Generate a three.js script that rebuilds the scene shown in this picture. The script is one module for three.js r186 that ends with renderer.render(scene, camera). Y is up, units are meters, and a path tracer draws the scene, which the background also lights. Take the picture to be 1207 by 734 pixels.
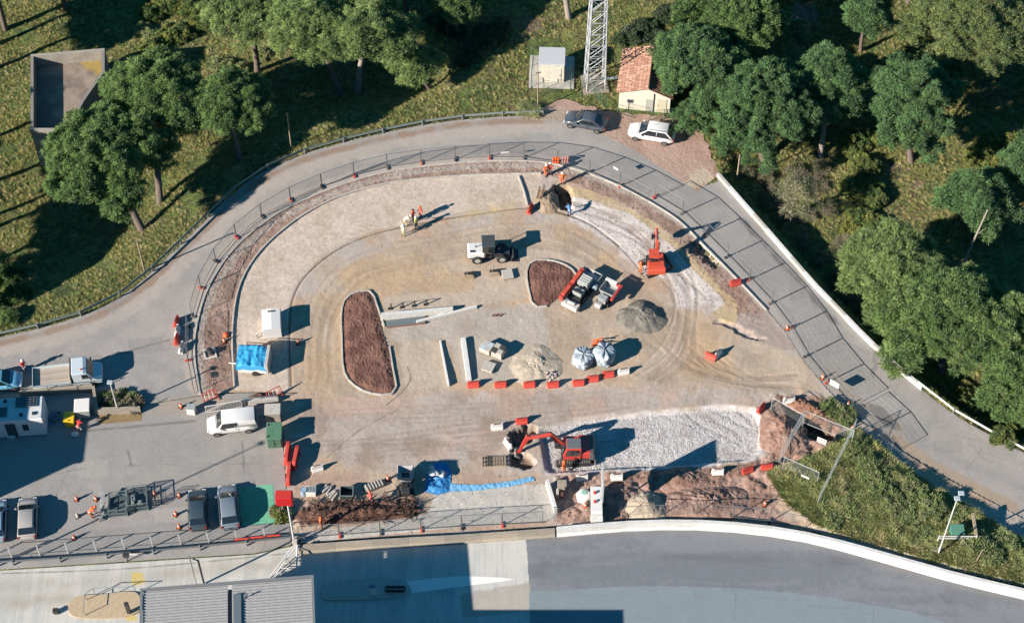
import * as THREE from 'three';
import { mergeGeometries, mergeVertices } from 'three/addons/utils/BufferGeometryUtils.js';
import { RoundedBoxGeometry } from 'three/addons/geometries/RoundedBoxGeometry.js';
import { MarchingCubes } from 'three/addons/objects/MarchingCubes.js';

// ---------- camera, sky, sun, exposure ----------
const scene = new THREE.Scene();
const FOCAL = 2350, TILT = 36.4 * Math.PI / 180, DIST = 186;      // long lens on a drone, axis 36 degrees off straight down
const CAM = new THREE.Vector3(0, DIST * Math.cos(TILT), DIST * Math.sin(TILT));
const camera = new THREE.PerspectiveCamera(2 * Math.atan(367 / FOCAL) * 180 / Math.PI, 1207 / 734, 1, 900);
camera.position.copy(CAM); camera.lookAt(0, 0, 0);
const SUN_EL = 26 * Math.PI / 180, SUN_AZ = 30 * Math.PI / 180;
const sunDir = new THREE.Vector3(-Math.cos(SUN_AZ) * Math.cos(SUN_EL), Math.sin(SUN_EL), Math.sin(SUN_AZ) * Math.cos(SUN_EL));
{ // clear deep blue sky, paler towards the horizon
  const W = 256, Hs = 128, d = new Float32Array(W * Hs * 4), zen = [0.006, 0.07, 0.16], hor = [0.035, 0.11, 0.2];
  for (let j = 0; j < Hs; j++) { const el = Math.max(0, Math.sin(((j + 0.5) / Hs - 0.5) * Math.PI)), t = Math.pow(1 - el, 3); for (let i = 0; i < W; i++) for (let c = 0; c < 4; c++) d[(j * W + i) * 4 + c] = c === 3 ? 1 : zen[c] + (hor[c] - zen[c]) * t; }
  const t = new THREE.DataTexture(d, W, Hs, THREE.RGBAFormat, THREE.FloatType); t.mapping = THREE.EquirectangularReflectionMapping; t.magFilter = THREE.LinearFilter; t.needsUpdate = true; scene.background = t; scene.environment = t;
}
const sun = new THREE.DirectionalLight(new THREE.Color(1.0, 0.94, 0.86), 4.6);
sun.position.copy(sunDir).multiplyScalar(200); sun.castShadow = true; sun.shadow.radius = 1;
Object.assign(sun.shadow.camera, { left: -90, right: 90, top: 90, bottom: -90, near: 10, far: 500 }); sun.shadow.mapSize.set(4096, 4096);
sun.name = 'sun'; scene.add(sun); scene.add(sun.target);
const renderer = new THREE.WebGLRenderer({ antialias: true });
renderer.toneMapping = THREE.LinearToneMapping; renderer.toneMappingExposure = 2.35;
renderer.shadowMap.enabled = true;

// ---------- small tools ----------
const V = (x, y, z) => new THREE.Vector3(x, y, z);
function rngOf(s) { return () => { s |= 0; s = s + 0x6D2B79F5 | 0; let t = Math.imul(s ^ s >>> 15, 1 | s); t = t + Math.imul(t ^ t >>> 7, 61 | t) ^ t; return ((t ^ t >>> 14) >>> 0) / 4294967296; }; }
let R = rngOf(7);
const rr = (a, b) => a + (b - a) * R();
const clamp = (x, a = 0, b = 1) => Math.min(b, Math.max(a, x));
const ss = (a, b, x) => { const t = clamp((x - a) / (b - a)); return t * t * (3 - 2 * t); };
const lerp = (a, b, t) => a + (b - a) * t;
const HT = new Float32Array(65536); { const r = rngOf(99); for (let i = 0; i < 65536; i++) HT[i] = r() * 2 - 1; }
function vn(x, y) {
  const ix = Math.floor(x), iy = Math.floor(y); let fx = x - ix, fy = y - iy; fx = fx * fx * (3 - 2 * fx); fy = fy * fy * (3 - 2 * fy);
  const a = (ix & 255) + ((iy & 255) << 8), b = ((ix + 1) & 255) + ((iy & 255) << 8), c = (ix & 255) + (((iy + 1) & 255) << 8), d = ((ix + 1) & 255) + (((iy + 1) & 255) << 8);
  return (HT[a] * (1 - fx) + HT[b] * fx) * (1 - fy) + (HT[c] * (1 - fx) + HT[d] * fx) * fy;
}
function fbm(x, y, o = 4) { let s = 0, a = 0.5; for (let i = 0; i < o; i++) { s += a * vn(x, y); x = x * 2.03 + 17.1; y = y * 2.03 + 9.7; a *= 0.5; } return s; }
// survey points: (u, v) of the survey photograph -> point at height h above datum
const camR = V(1, 0, 0), camU = V(0, Math.sin(TILT), -Math.cos(TILT)), camF = V(0, -Math.cos(TILT), -Math.sin(TILT));
function G(u, v, h = 0) {
  const d = camF.clone().addScaledVector(camR, (u - 603.5) / FOCAL).addScaledVector(camU, (367 - v) / FOCAL);
  const t = (h - CAM.y) / d.y; return CAM.clone().addScaledVector(d, t);
}
const G2 = (list) => list.map(([u, v]) => { const p = G(u, v); return [p.x, p.z]; });
function inPoly(poly, x, z) { let c = false; for (let i = 0, j = poly.length - 1; i < poly.length; j = i++) { const [xi, zi] = poly[i], [xj, zj] = poly[j]; if ((zi > z) !== (zj > z) && x < (xj - xi) * (z - zi) / (zj - zi) + xi) c = !c; } return c; }
function distLine(line, x, z, closed) { let m = 1e9; for (let i = 0; i < line.length - (closed ? 0 : 1); i++) { const [ax, az] = line[i], [bx, bz] = line[(i + 1) % line.length]; const dx = bx - ax, dz = bz - az, t = clamp(((x - ax) * dx + (z - az) * dz) / (dx * dx + dz * dz)); m = Math.min(m, Math.hypot(x - ax - dx * t, z - az - dz * t)); } return m; }
const smooth = (list, n = 6) => { const c = new THREE.CatmullRomCurve3(G2(list).map(([x, z]) => V(x, 0, z)), false, 'centripetal'); return c.getPoints((list.length - 1) * n); };
function resample(pts, step) { const c = new THREE.CurvePath(); for (let i = 0; i < pts.length - 1; i++) c.add(new THREE.LineCurve3(pts[i], pts[i + 1])); const L = c.getLength(), n = Math.max(1, Math.round(L / step)); const o = []; for (let i = 0; i <= n; i++) o.push(c.getPointAt(i / n)); return o; }

// base colours: sRGB as surfaces look in full sunlight on the level -> reflectance
const s2l = (c) => { c /= 255; return c <= 0.04045 ? c / 12.92 : Math.pow((c + 0.055) / 1.055, 2.4); };
const KS = [1.45, 1.5, 1.56];
const alb = (r, g, b) => [Math.min(0.9, s2l(r) / KS[0]), Math.min(0.9, s2l(g) / KS[1]), Math.min(0.9, s2l(b) / KS[2])];
const C = (a) => new THREE.Color().setRGB(...a);
const mats = {};
function M(name, col, rough = 0.8, o = {}) {
  if (mats[name]) return mats[name];
  const m = new (o.clearcoat || o.transmission ? THREE.MeshPhysicalMaterial : THREE.MeshStandardMaterial)({ color: Array.isArray(col) ? C(col) : col, roughness: rough, side: THREE.DoubleSide, ...o });
  m.name = name; return mats[name] = m;
}
// tiling mottle used as colour modulation on plain materials (grain, dirt)
function tile(n, f, srgb = true) {
  const d = new Uint8Array(n * n * 4); for (let y = 0; y < n; y++) for (let x = 0; x < n; x++) { const c = f(x, y, n); const i = (y * n + x) * 4; for (let k = 0; k < 3; k++) d[i + k] = clamp(Array.isArray(c) ? c[k] : c, 0, 1) * 255; d[i + 3] = 255; }
  const t = new THREE.DataTexture(d, n, n); t.wrapS = t.wrapT = THREE.RepeatWrapping; t.magFilter = THREE.LinearFilter; t.minFilter = THREE.LinearMipmapLinearFilter; t.generateMipmaps = true; if (srgb) t.colorSpace = THREE.SRGBColorSpace; t.needsUpdate = true; return t;
}
function pn(x, y, n, f) { // periodic noise: f cells across n
  const wrap = (i) => ((i % f) + f) % f; const px = x / n * f, py = y / n * f, ix = Math.floor(px), iy = Math.floor(py); let fx = px - ix, fy = py - iy; fx = fx * fx * (3 - 2 * fx); fy = fy * fy * (3 - 2 * fy);
  const h = (a, b) => HT[(wrap(a) * 127 + wrap(b) * 311 + f * 53) & 65535];
  return (h(ix, iy) * (1 - fx) + h(ix + 1, iy) * fx) * (1 - fy) + (h(ix, iy + 1) * (1 - fx) + h(ix + 1, iy + 1) * fx) * fy;
}
const grime = tile(256, (x, y, n) => 0.95 + 0.05 * pn(x, y, n, 8) + 0.045 * pn(x, y, n, 23) + 0.05 * pn(x, y, n, 90));
const gritBump = tile(512, (x, y, n) => 0.5 + 0.25 * pn(x, y, n, 64) + 0.25 * pn(x, y, n, 170), false);

const used = {};
const numbered = (n) => { const k = used[n] = (used[n] ?? -1) + 1; return k ? n + '_' + String(k).padStart(3, '0') : n; };
function tag(o, label, category, group, kind) { o.userData = { label, category }; if (group) o.userData.group = group; if (kind) o.userData.kind = kind; return o; }
function thing(name, label, category, group) { const o = new THREE.Group(); o.name = numbered(name); scene.add(o); return tag(o, label, category, group); }
function part(parent, name, geo, mat, label) { const m = new THREE.Mesh(geo, mat); m.name = name; m.castShadow = m.receiveShadow = true; parent.add(m); if (label) m.userData.label = label; return m; }
function struct(name, geo, mat, label) { const m = new THREE.Mesh(geo, mat); m.name = numbered(name); m.castShadow = m.receiveShadow = true; scene.add(m); m.userData = { kind: 'structure', label }; return m; }
function single(name, geo, mat, label, category, group) { const m = new THREE.Mesh(geo, mat); m.name = numbered(name); m.castShadow = m.receiveShadow = true; scene.add(m); return tag(m, label, category, group); }
function copy(o, label) { const c = o.clone(); c.userData = { ...o.userData }; c.name = numbered(o.name.replace(/_\d\d\d$/, '')); if (label) c.userData.label = label; scene.add(c); return c; }
// put a thing whose local +x runs from survey point 1 to survey point 2 (given at height h)
function along(o, u1, v1, u2, v2, h = 0, y = 0) { const a = G(u1, v1, h), b = G(u2, v2, h); o.position.set((a.x + b.x) / 2, y, (a.z + b.z) / 2); o.rotation.y = Math.atan2(-(b.z - a.z), b.x - a.x); return a.distanceTo(b); }
function at(o, u, v, turn = 0, h = 0, y = 0) { const p = G(u, v, h); o.position.set(p.x, y, p.z); o.rotation.y = turn; return o; }

// geometry makers
const norm = (g) => { let q = g.index ? g.toNonIndexed() : g; for (const k of Object.keys(q.attributes)) if (!['position', 'normal', 'uv'].includes(k)) q.deleteAttribute(k); if (!q.attributes.uv) q.setAttribute('uv', new THREE.BufferAttribute(new Float32Array(q.attributes.position.count * 2), 2)); return q; };
const merge = (list) => list.length === 1 ? list[0] : mergeGeometries(list.map(norm));
const box = (w, h, d, x = 0, y = 0, z = 0, rx = 0, ry = 0, rz = 0) => { const g = new THREE.BoxGeometry(w, h, d); if (rx || ry || rz) g.applyMatrix4(new THREE.Matrix4().makeRotationFromEuler(new THREE.Euler(rx, ry, rz))); return g.translate(x, y, z); };
const rbox = (w, h, d, r, x = 0, y = 0, z = 0, rx = 0, ry = 0, rz = 0) => { const g = new RoundedBoxGeometry(w, h, d, 2, r); if (rx || ry || rz) g.applyMatrix4(new THREE.Matrix4().makeRotationFromEuler(new THREE.Euler(rx, ry, rz))); return g.translate(x, y, z); };
function rod(a, b, r, r2 = r, seg = 8) { const d = b.clone().sub(a), L = d.length(); const g = new THREE.CylinderGeometry(r2, r, L, seg); g.applyQuaternion(new THREE.Quaternion().setFromUnitVectors(V(0, 1, 0), d.normalize())); return g.translate((a.x + b.x) / 2, (a.y + b.y) / 2, (a.z + b.z) / 2); }
const cylz = (r, w, x, y, z, seg = 18) => new THREE.CylinderGeometry(r, r, w, seg).rotateX(Math.PI / 2).translate(x, y, z);
function prism(pts, depth, z0 = -depth / 2, bevel = 0) { const s = new THREE.Shape(pts.map(([x, y]) => new THREE.Vector2(x, y))); const g = new THREE.ExtrudeGeometry(s, { depth: depth - 2 * bevel, bevelEnabled: bevel > 0, bevelSize: bevel, bevelThickness: bevel, bevelSegments: 2, bevelOffset: -bevel, curveSegments: 6 }); return g.translate(0, 0, z0 + bevel); }
function tube(pts, r, seg = 24, rad = 6) { return new THREE.TubeGeometry(new THREE.CatmullRomCurve3(pts, false, 'centripetal'), seg, r, rad); }
// flat sheet from a world polygon [[x,z]..] at height y, uv in the given world window
function sheet(poly, y, win, holes = []) {
  const s = new THREE.Shape(poly.map(([x, z]) => new THREE.Vector2(x, -z))); s.holes = holes.map((h) => new THREE.Path(h.map(([x, z]) => new THREE.Vector2(x, -z))));
  const g = new THREE.ShapeGeometry(s).rotateX(-Math.PI / 2).translate(0, y, 0); const p = g.attributes.position, uv = new Float32Array(p.count * 2);
  for (let i = 0; i < p.count; i++) { uv[2 * i] = (p.getX(i) - win[0]) / (win[2] - win[0]); uv[2 * i + 1] = (win[3] - p.getZ(i)) / (win[3] - win[1]); }
  g.setAttribute('uv', new THREE.BufferAttribute(uv, 2)); return g;
}
// ---------- ground plan (survey points) ----------
const kerbOuterPx = [[236, 466], [230, 430], [229, 402], [233, 378], [241, 350], [255, 322], [272, 298], [297, 274], [331, 250], [368, 232], [410, 216], [452, 204], [505, 196], [560, 191], [612, 190], [642, 192], [672, 198], [702, 208], [737, 223], [772, 242], [802, 262], [827, 287], [852, 312], [880, 341], [904, 366]];
const kerbInnerPx = [[276, 456], [274, 425], [274, 385], [279, 348], [289, 322], [306, 297], [331, 273], [362, 251], [401, 232], [450, 218], [502, 211], [560, 207], [638, 205]];
const kerbOuter = smooth(kerbOuterPx), kerbInner = smooth(kerbInnerPx);
const guardPx = [[-60, 410], [0, 397], [60, 383], [120, 362], [165, 332], [192, 307], [217, 283], [241, 260], [264, 236], [300, 208], [350, 184], [400, 169], [460, 155], [520, 144], [580, 138], [640, 136]];
const eastPx = [[846, 207], [875, 240], [905, 274], [932, 305], [960, 337], [990, 368], [1020, 399], [1050, 427], [1080, 453], [1130, 491], [1207, 533], [1280, 570]];
const guard = smooth(guardPx), east = smooth(eastPx);
const siteEastPx = [[925, 390], [945, 422], [972, 455], [1004, 490], [1030, 508], [1062, 532], [1100, 556], [1140, 577], [1207, 612], [1260, 640]];
const southPx = [[1260, 708], [1207, 694], [1120, 674], [1060, 659], [1010, 644], [960, 629], [900, 619], [830, 614], [760, 614], [655, 621], [540, 630], [450, 634], [350, 641]];
const kO = kerbOuter.map((p) => [p.x, p.z]);
const siteWest = G2([[344, 642], [338, 580], [334, 520], [330, 478], [324, 462], [280, 462]]);
const sitePoly = [...kO, ...G2(siteEastPx), ...G2(southPx), ...siteWest];
const eastW = east.map((p) => [p.x, p.z]), guardW = guard.map((p) => [p.x, p.z]);
const laybyPx = [[625, 140], [640, 128], [662, 118], [690, 124], [715, 130], [745, 134], [790, 138], [822, 152], [838, 178], [847, 207]];
// everything paved or built up: outside it the land rises or falls
const platform = [...guardW, ...G2(laybyPx.slice(1)), ...eastW.slice(1), ...G2([[1400, 640], [1400, 1000], [-200, 1000], [-200, 420]])];
const WIN = [-60, -44, 60, 40];
const pads = [G2([[620, 45], [672, 45], [680, 130], [620, 130]]), G2([[722, 40], [800, 40], [800, 140], [722, 140]])];
function landHeight(x, z) {
  if (inPoly(platform, x, z)) return -0.06;
  const d = distLine(platform, x, z, true);
  const hump = fbm(x * 0.09, z * 0.09, 3) * 0.9 + fbm(x * 0.5, z * 0.5, 2) * 0.16;
  const e = ss(14, 26, x + z * 0.35 + 4);
  const pd = Math.min(...pads.map((p) => inPoly(p, x, z) ? 0 : distLine(p, x, z, true)));
  const fall = ss(-3, -10, x) * (ss(1.2, 9, d) * 2.6 + Math.min(Math.max(0, d - 6), 25) * 0.06);
  const up = ss(0.4, 6, pd) * ss(0.6, 12, d) * (0.3 + hump) - fall, down = -ss(0.25, 2.4, d) * 2.3 + ss(3, 9, d) * (0.5 + hump * 0.8);
  return -0.06 + lerp(up, down, e) + ss(0.3, 1.5, d) * 0.05;
}
function GL(u, v, extra = 0) { let h = 0, p; for (let i = 0; i < 6; i++) { p = G(u, v, h + extra); h = landHeight(p.x, p.z); } p.y = h; return p; }

// ---------- land (grass hillside) ----------
{
  const line = (a, b, fine, far) => { const o = []; for (let x = a; x <= b + 1e-6; x += fine) o.push(x); for (let k = 1, s = fine; k < 26; k++) { s *= 1.28; o.push(o[o.length - 1] + s); if (o[o.length - 1] > far) break; } for (let k = 1, s = fine; k < 26; k++) { s *= 1.28; o.unshift(o[0] - s); if (o[0] < -far) break; } return o; };
  const xs = line(-62, 62, 0.45, 420), zs = line(-50, 36, 0.45, 420), nx = xs.length, nz = zs.length;
  const pos = new Float32Array(nx * nz * 3), col = new Float32Array(nx * nz * 3), uv = new Float32Array(nx * nz * 2), idx = [];
  const bare = [G2([[1042, 172], [1095, 172], [1100, 265], [1040, 262]]), G2([[880, 170], [985, 165], [990, 262], [900, 262]]), G2([[230, 55], [330, 60], [335, 95], [240, 95]]), G2([[570, 30], [680, 8], [690, 22], [580, 60]]), G2([[930, 0], [985, 0], [960, 22], [935, 22]])];
  const bcol = [alb(172, 146, 122), alb(150, 134, 98), alb(168, 144, 108), alb(160, 140, 112), alb(190, 170, 156)];
  const g1 = alb(146, 156, 80), g2 = alb(120, 140, 68), g3 = alb(178, 172, 104), g4 = alb(150, 138, 98);
  for (let j = 0; j < nz; j++) for (let i = 0; i < nx; i++) {
    const x = xs[i], z = zs[j], k = j * nx + i, inS = inPoly(sitePoly, x, z) && distLine(sitePoly, x, z, true) > 0.5;
    pos.set([x, inS ? -4 : landHeight(x, z), z], k * 3);
    const a = ss(-0.25, 0.3, fbm(x * 0.12 + 5, z * 0.12, 3)), b = ss(-0.1, 0.45, fbm(x * 0.3 + 50, z * 0.3 + 8, 3)), c = ss(0.12, 0.5, fbm(x * 0.2 + 90, z * 0.2 + 30, 3));
    let q = [0, 1, 2].map((n) => lerp(lerp(lerp(g2[n], g1[n], a), g3[n], b * 0.75), g4[n], c * 0.8));
    bare.forEach((poly, n) => { const d = distLine(poly, x, z, true) * (inPoly(poly, x, z) ? 1 : -1); const w = ss(-0.6, 1.0, d + fbm(x, z, 3) * 1.4); q = q.map((v, t) => lerp(v, bcol[n][t], w * 0.9)); });
    const de = distLine(guardW, x, z); const w2 = ss(1.6, 0.4, de + fbm(x, z, 2)) * 0.7; q = q.map((v, t) => lerp(v, alb(140, 115, 85)[t], w2));
    col.set(q, k * 3); uv.set([x / 7, z / 7], k * 2);
  }
  for (let j = 0; j < nz - 1; j++) for (let i = 0; i < nx - 1; i++) { const a = j * nx + i; idx.push(a, a + nx, a + 1, a + 1, a + nx, a + nx + 1); }
  const g = new THREE.BufferGeometry(); g.setAttribute('position', new THREE.BufferAttribute(pos, 3)); g.setAttribute('color', new THREE.BufferAttribute(col, 3)); g.setAttribute('uv', new THREE.BufferAttribute(uv, 2)); g.setIndex(idx); g.computeVertexNormals();
  const t = tile(1024, (x, y, n) => { const v = 0.72 + 0.13 * pn(x, y, n, 14) + 0.14 * pn(x, y, n, 47) + 0.2 * pn(x, y, n, 190); const w = 0.04 * pn(x, y, n, 31); return [v + w, v, v - w]; });
  const bt = tile(512, (x, y, n) => 0.5 + 0.25 * pn(x, y, n, 30) + 0.25 * pn(x, y, n, 110), false);
  struct('ground', g, M('grass_land', 0xffffff, 1, { vertexColors: true, map: t, bumpMap: bt, bumpScale: 0.12 }), 'grassy and stony hillside around the road');
}
const H = (a) => (n) => a[n];
// ---------- asphalt: road round the site, yard, lay-by ----------
function raster(win, W, Hh, polys, blur) { // soft mask (0..1) of world polygons or strokes
  const c = document.createElement('canvas'); c.width = W; c.height = Hh; const x = c.getContext('2d'); x.fillStyle = '#000'; x.fillRect(0, 0, W, Hh);
  const sx = W / (win[2] - win[0]), sz = Hh / (win[3] - win[1]);
  for (const p of polys) {
    const pts = p.pts ?? p; x.beginPath(); pts.forEach(([a, b], i) => x[i ? 'lineTo' : 'moveTo']((a - win[0]) * sx, (b - win[1]) * sz));
    if (p.w) { x.lineWidth = p.w * sx; x.lineCap = 'round'; x.lineJoin = 'round'; x.strokeStyle = `rgba(255,255,255,${p.a ?? 1})`; x.stroke(); } else { x.closePath(); x.fillStyle = `rgba(255,255,255,${p.a ?? 1})`; x.fill(); }
  }
  let y = x; if (blur) { const b = document.createElement('canvas'); b.width = W; b.height = Hh; y = b.getContext('2d'); y.filter = `blur(${(blur * sx).toFixed(2)}px)`; y.drawImage(c, 0, 0); }
  const d = y.getImageData(0, 0, W, Hh).data, o = new Float32Array(W * Hh); for (let i = 0; i < o.length; i++) o[i] = d[i * 4] / 255; return o;
}
const enc = (v) => { v = clamp(v); return 255 * (v <= 0.0031308 ? v * 12.92 : 1.055 * Math.pow(v, 1 / 2.4) - 0.055); };
function plan(win, W, Hh, base, layers, grain) {
  const d = new Uint8Array(W * Hh * 4), sx = (win[2] - win[0]) / W, sz = (win[3] - win[1]) / Hh;
  for (const L of layers) L.mask = raster(win, W, Hh, L.polys, L.blur ?? 0.3);
  for (let j = 0; j < Hh; j++) for (let i = 0; i < W; i++) {
    const x = win[0] + (i + 0.5) * sx, z = win[1] + (j + 0.5) * sz, k = j * W + i; let c = base(x, z);
    const n1 = fbm(x * 1.1, z * 1.1, 4), n2 = vn(x * 7.3, z * 7.3);
    for (const L of layers) { const m = L.mask[k]; if (m < 0.004) continue; const e = L.edge ?? 0.35; let w = L.soft ? m * (0.75 + n1 * 0.8) : ss(0.5 - e * 0.6, 0.5 + e * 0.6, m + (n1 * 0.9 + n2 * 0.12) * e); w = clamp(w) * (L.a ?? 1); const q = typeof L.col === 'function' ? L.col(x, z) : L.col; c = [lerp(c[0], q[0], w), lerp(c[1], q[1], w), lerp(c[2], q[2], w)]; }
    const gr = 1 + grain * (HT[(k * 7 + (k >> 9) * 13) & 65535] * 0.5 + vn(x * 13, z * 13) * 0.6 + n1 * 0.5);
    const o = ((Hh - 1 - j) * W + i) * 4; d[o] = enc(c[0] * gr); d[o + 1] = enc(c[1] * gr); d[o + 2] = enc(c[2] * gr); d[o + 3] = 255;
  }
  const t = new THREE.DataTexture(d, W, Hh); t.colorSpace = THREE.SRGBColorSpace; t.magFilter = THREE.LinearFilter; t.minFilter = THREE.LinearMipmapLinearFilter; t.generateMipmaps = true; t.needsUpdate = true; return t;
}
const mix3 = (a, b, t) => [lerp(a[0], b[0], t), lerp(a[1], b[1], t), lerp(a[2], b[2], t)];
const ln = (list, w, a = 1, n = 8) => ({ pts: smooth(list, n).map((p) => [p.x, p.z]), w, a });
const asphA = alb(174, 168, 164), asphB = alb(160, 156, 153), asphDust = alb(188, 177, 168), asphDark = alb(104, 102, 102);
const off = (list, du, dv) => list.map(([u, v]) => [u + du, v + dv]);
const cracks = [], cr = rngOf(515), cv = (a, b) => a + (b - a) * cr();
for (let k = 0; k < 60; k++) { let u, v; const z = k % 3; if (z === 0) { u = cv(0, 330); v = cv(490, 640); } else if (z === 1) { const t = cr(); u = lerp(860, 1180, t) + cv(-20, 20); v = lerp(290, 560, t) + cv(-14, 14); } else { u = cv(20, 640); const t = u / 640; v = lerp(400, 160, Math.pow(t, 0.55)) + cv(-4, 22); } const a = cv(0, 3.14), p = [[u, v]]; for (let q = 0; q < 4; q++) p.push([p[q][0] + Math.cos(a) * cv(6, 16) + cv(-3, 3), p[q][1] + Math.sin(a) * cv(4, 10) + cv(-3, 3)]); cracks.push(ln(p, cv(0.03, 0.09), cv(0.4, 0.9), 3)); }
const patches = []; for (const [u, v, w, h] of [[1100, 520, 34, 16], [930, 330, 20, 26], [60, 420, 60, 14], [150, 400, 40, 18], [260, 540, 50, 22], [180, 600, 40, 16], [420, 182, 50, 10], [560, 156, 40, 9], [1040, 470, 22, 20], [90, 545, 36, 20]]) patches.push(G2([[u, v], [u + w, v - h * 0.2], [u + w * 1.05, v + h * 0.8], [u + w * 0.05, v + h]]));
const roadTex = plan(WIN, 1700, 1190, (x, z) => mix3(asphA, asphB, ss(-0.3, 0.35, fbm(x * 0.16, z * 0.16, 4) + 0.35 * fbm(x * 0.9, z * 0.9, 4))), [
  { polys: patches.slice(0, 5), col: alb(150, 146, 143), a: 0.55, blur: 0.05, edge: 0.1 }, { polys: patches.slice(5), col: alb(184, 179, 174), a: 0.5, blur: 0.05, edge: 0.1 }, { polys: cracks, col: alb(112, 109, 107), a: 0.7, blur: 0.03, soft: true },
  { polys: [ln(off(guardPx, 12, 13), 1.6)], col: asphDust, a: 0.75, blur: 0.6 },
  { polys: [ln(off(guardPx, 5, 6), 0.7)], col: alb(150, 122, 100), a: 0.8, blur: 0.4 },
  { polys: [ln(off(kerbOuterPx.slice(0, 20), -6, -4), 1.3)], col: asphDust, a: 0.8, blur: 0.5 },
  { polys: [ln([[60, 400], [180, 360], [260, 290], [330, 222], [450, 180], [600, 162], [700, 176], [800, 226], [880, 300], [960, 385], [1060, 480], [1207, 575]], 0.9, 0.9), ln([[50, 412], [180, 378], [280, 292], [350, 226], [470, 184], [600, 170], [690, 184], [790, 236], [870, 310], [940, 392], [1040, 490], [1207, 590]], 0.9, 0.9)], col: alb(170, 164, 157), a: 0.55, blur: 0.8, soft: true },
  { polys: [ln([[1040, 488], [1100, 528], [1207, 575]], 0.35)], col: alb(126, 124, 122), a: 0.8, blur: 0.4, soft: true },
  { polys: [ln([[872, 255], [905, 292], [945, 335], [985, 380]], 0.55), ln([[1032, 412], [1033, 430], [1028, 445]], 0.5), ln([[985, 380], [1005, 398]], 0.3)], col: asphDark, a: 0.8, blur: 0.35 },
  { polys: [G2([[960, 430], [1000, 475], [1062, 520], [1075, 505], [1015, 470], [985, 430]])], col: alb(170, 155, 138), a: 0.6, blur: 0.6 },
  { polys: [G2([[1018, 474], [1040, 500], [1068, 512], [1060, 500], [1040, 480]])], col: alb(120, 118, 117), a: 0.75, blur: 0.3 },
  { polys: [G2([[1030, 508], [1100, 556], [1207, 612], [1207, 596], [1120, 552], [1050, 508]])], col: alb(172, 152, 130), a: 0.85, blur: 0.5 },
  { polys: [G2([[110, 492], [245, 484], [330, 500], [330, 480], [235, 462], [160, 478]])], col: alb(176, 158, 136), a: 0.5, blur: 0.9 },
  { polys: [G2([[170, 438], [205, 430], [210, 455], [180, 458]])], col: alb(172, 166, 160), a: 0.8, blur: 0.6, soft: true },
  { polys: [ln([[20, 560], [140, 552], [250, 540], [320, 530]], 2.2), ln([[120, 600], [230, 560], [320, 560]], 1.6)], col: alb(168, 162, 154), a: 0.5, blur: 0.8, soft: true },
  { polys: [ln([[150, 530], [155, 550]], 0.18), ln([[285, 520], [288, 560]], 0.15), ln([[40, 445], [200, 400]], 0.2), ln([[100, 508], [230, 496]], 0.25), ln([[0, 600], [60, 560], [330, 545]], 0.12)], col: asphDark, a: 0.6, blur: 0.1 },
  { polys: [G2([[232, 640], [0, 660], [0, 632], [120, 622], [250, 612], [335, 606], [335, 632]])], col: alb(150, 148, 146), a: 0.6, blur: 0.3 },
], 0.16);
const asphMat = M('asphalt', 0xffffff, 0.92, { map: roadTex, bumpMap: (() => { const b = gritBump.clone(); b.repeat.set(60, 42); b.needsUpdate = true; return b; })(), bumpScale: 0.012 });
{
  const roadPoly = [...guardW, ...G2([[660, 140], [700, 150], [745, 172], [790, 200], [822, 222], [846, 214]]), ...eastW, ...G2([...siteEastPx].reverse()), ...[...kO].reverse(), ...G2([[160, 478], [105, 462], [0, 458], [-60, 452]])];
  struct('road', sheet(roadPoly, 0, WIN), asphMat, 'curved grey asphalt road round the works');
  struct('yard', sheet([...G2([[-90, 453], [0, 459], [104, 463], [159, 479], [235, 467], [279, 463], [323, 463], [329, 478], [333, 520], [337, 580], [343, 642], [300, 652], [0, 671], [-90, 678]])], 0.002, WIN), asphMat, 'asphalt parking yard beside the works');
  const lt = plan([5, -30, 24, -14], 768, 640, (x, z) => mix3(alb(186, 156, 142), alb(168, 140, 126), ss(-0.3, 0.3, fbm(x * 0.5, z * 0.5, 4))), [
    { polys: [G2([[640, 130], [700, 128], [712, 152], [740, 178], [700, 152], [640, 142]])], col: alb(168, 152, 136), blur: 0.8 },
    { polys: [ln([[700, 145], [760, 180], [835, 215]], 0.8), ln([[720, 165], [840, 200]], 0.5)], col: alb(182, 158, 140), soft: true, a: 0.7 }, { polys: [G2([[800, 230], [846, 212], [830, 195], [815, 200]])], col: alb(195, 178, 158), blur: 0.5 }], 0.2);
  const ragged = resample(smooth(laybyPx, 8), 0.4).map((p) => [p.x + fbm(p.x * 2, p.z * 2, 2) * 0.5, p.z + fbm(p.x * 2 + 40, p.z * 2, 2) * 0.5]);
  struct('lay_by', sheet([...ragged, ...G2([[822, 226], [790, 204], [745, 176], [700, 153], [660, 143]])], 0.006, [5, -30, 24, -14]), M('layby_earth', 0xffffff, 1, { map: lt, bumpMap: gritBump, bumpScale: 0.05 }), 'reddish bare earth lay-by in front of the hut');
}
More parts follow.
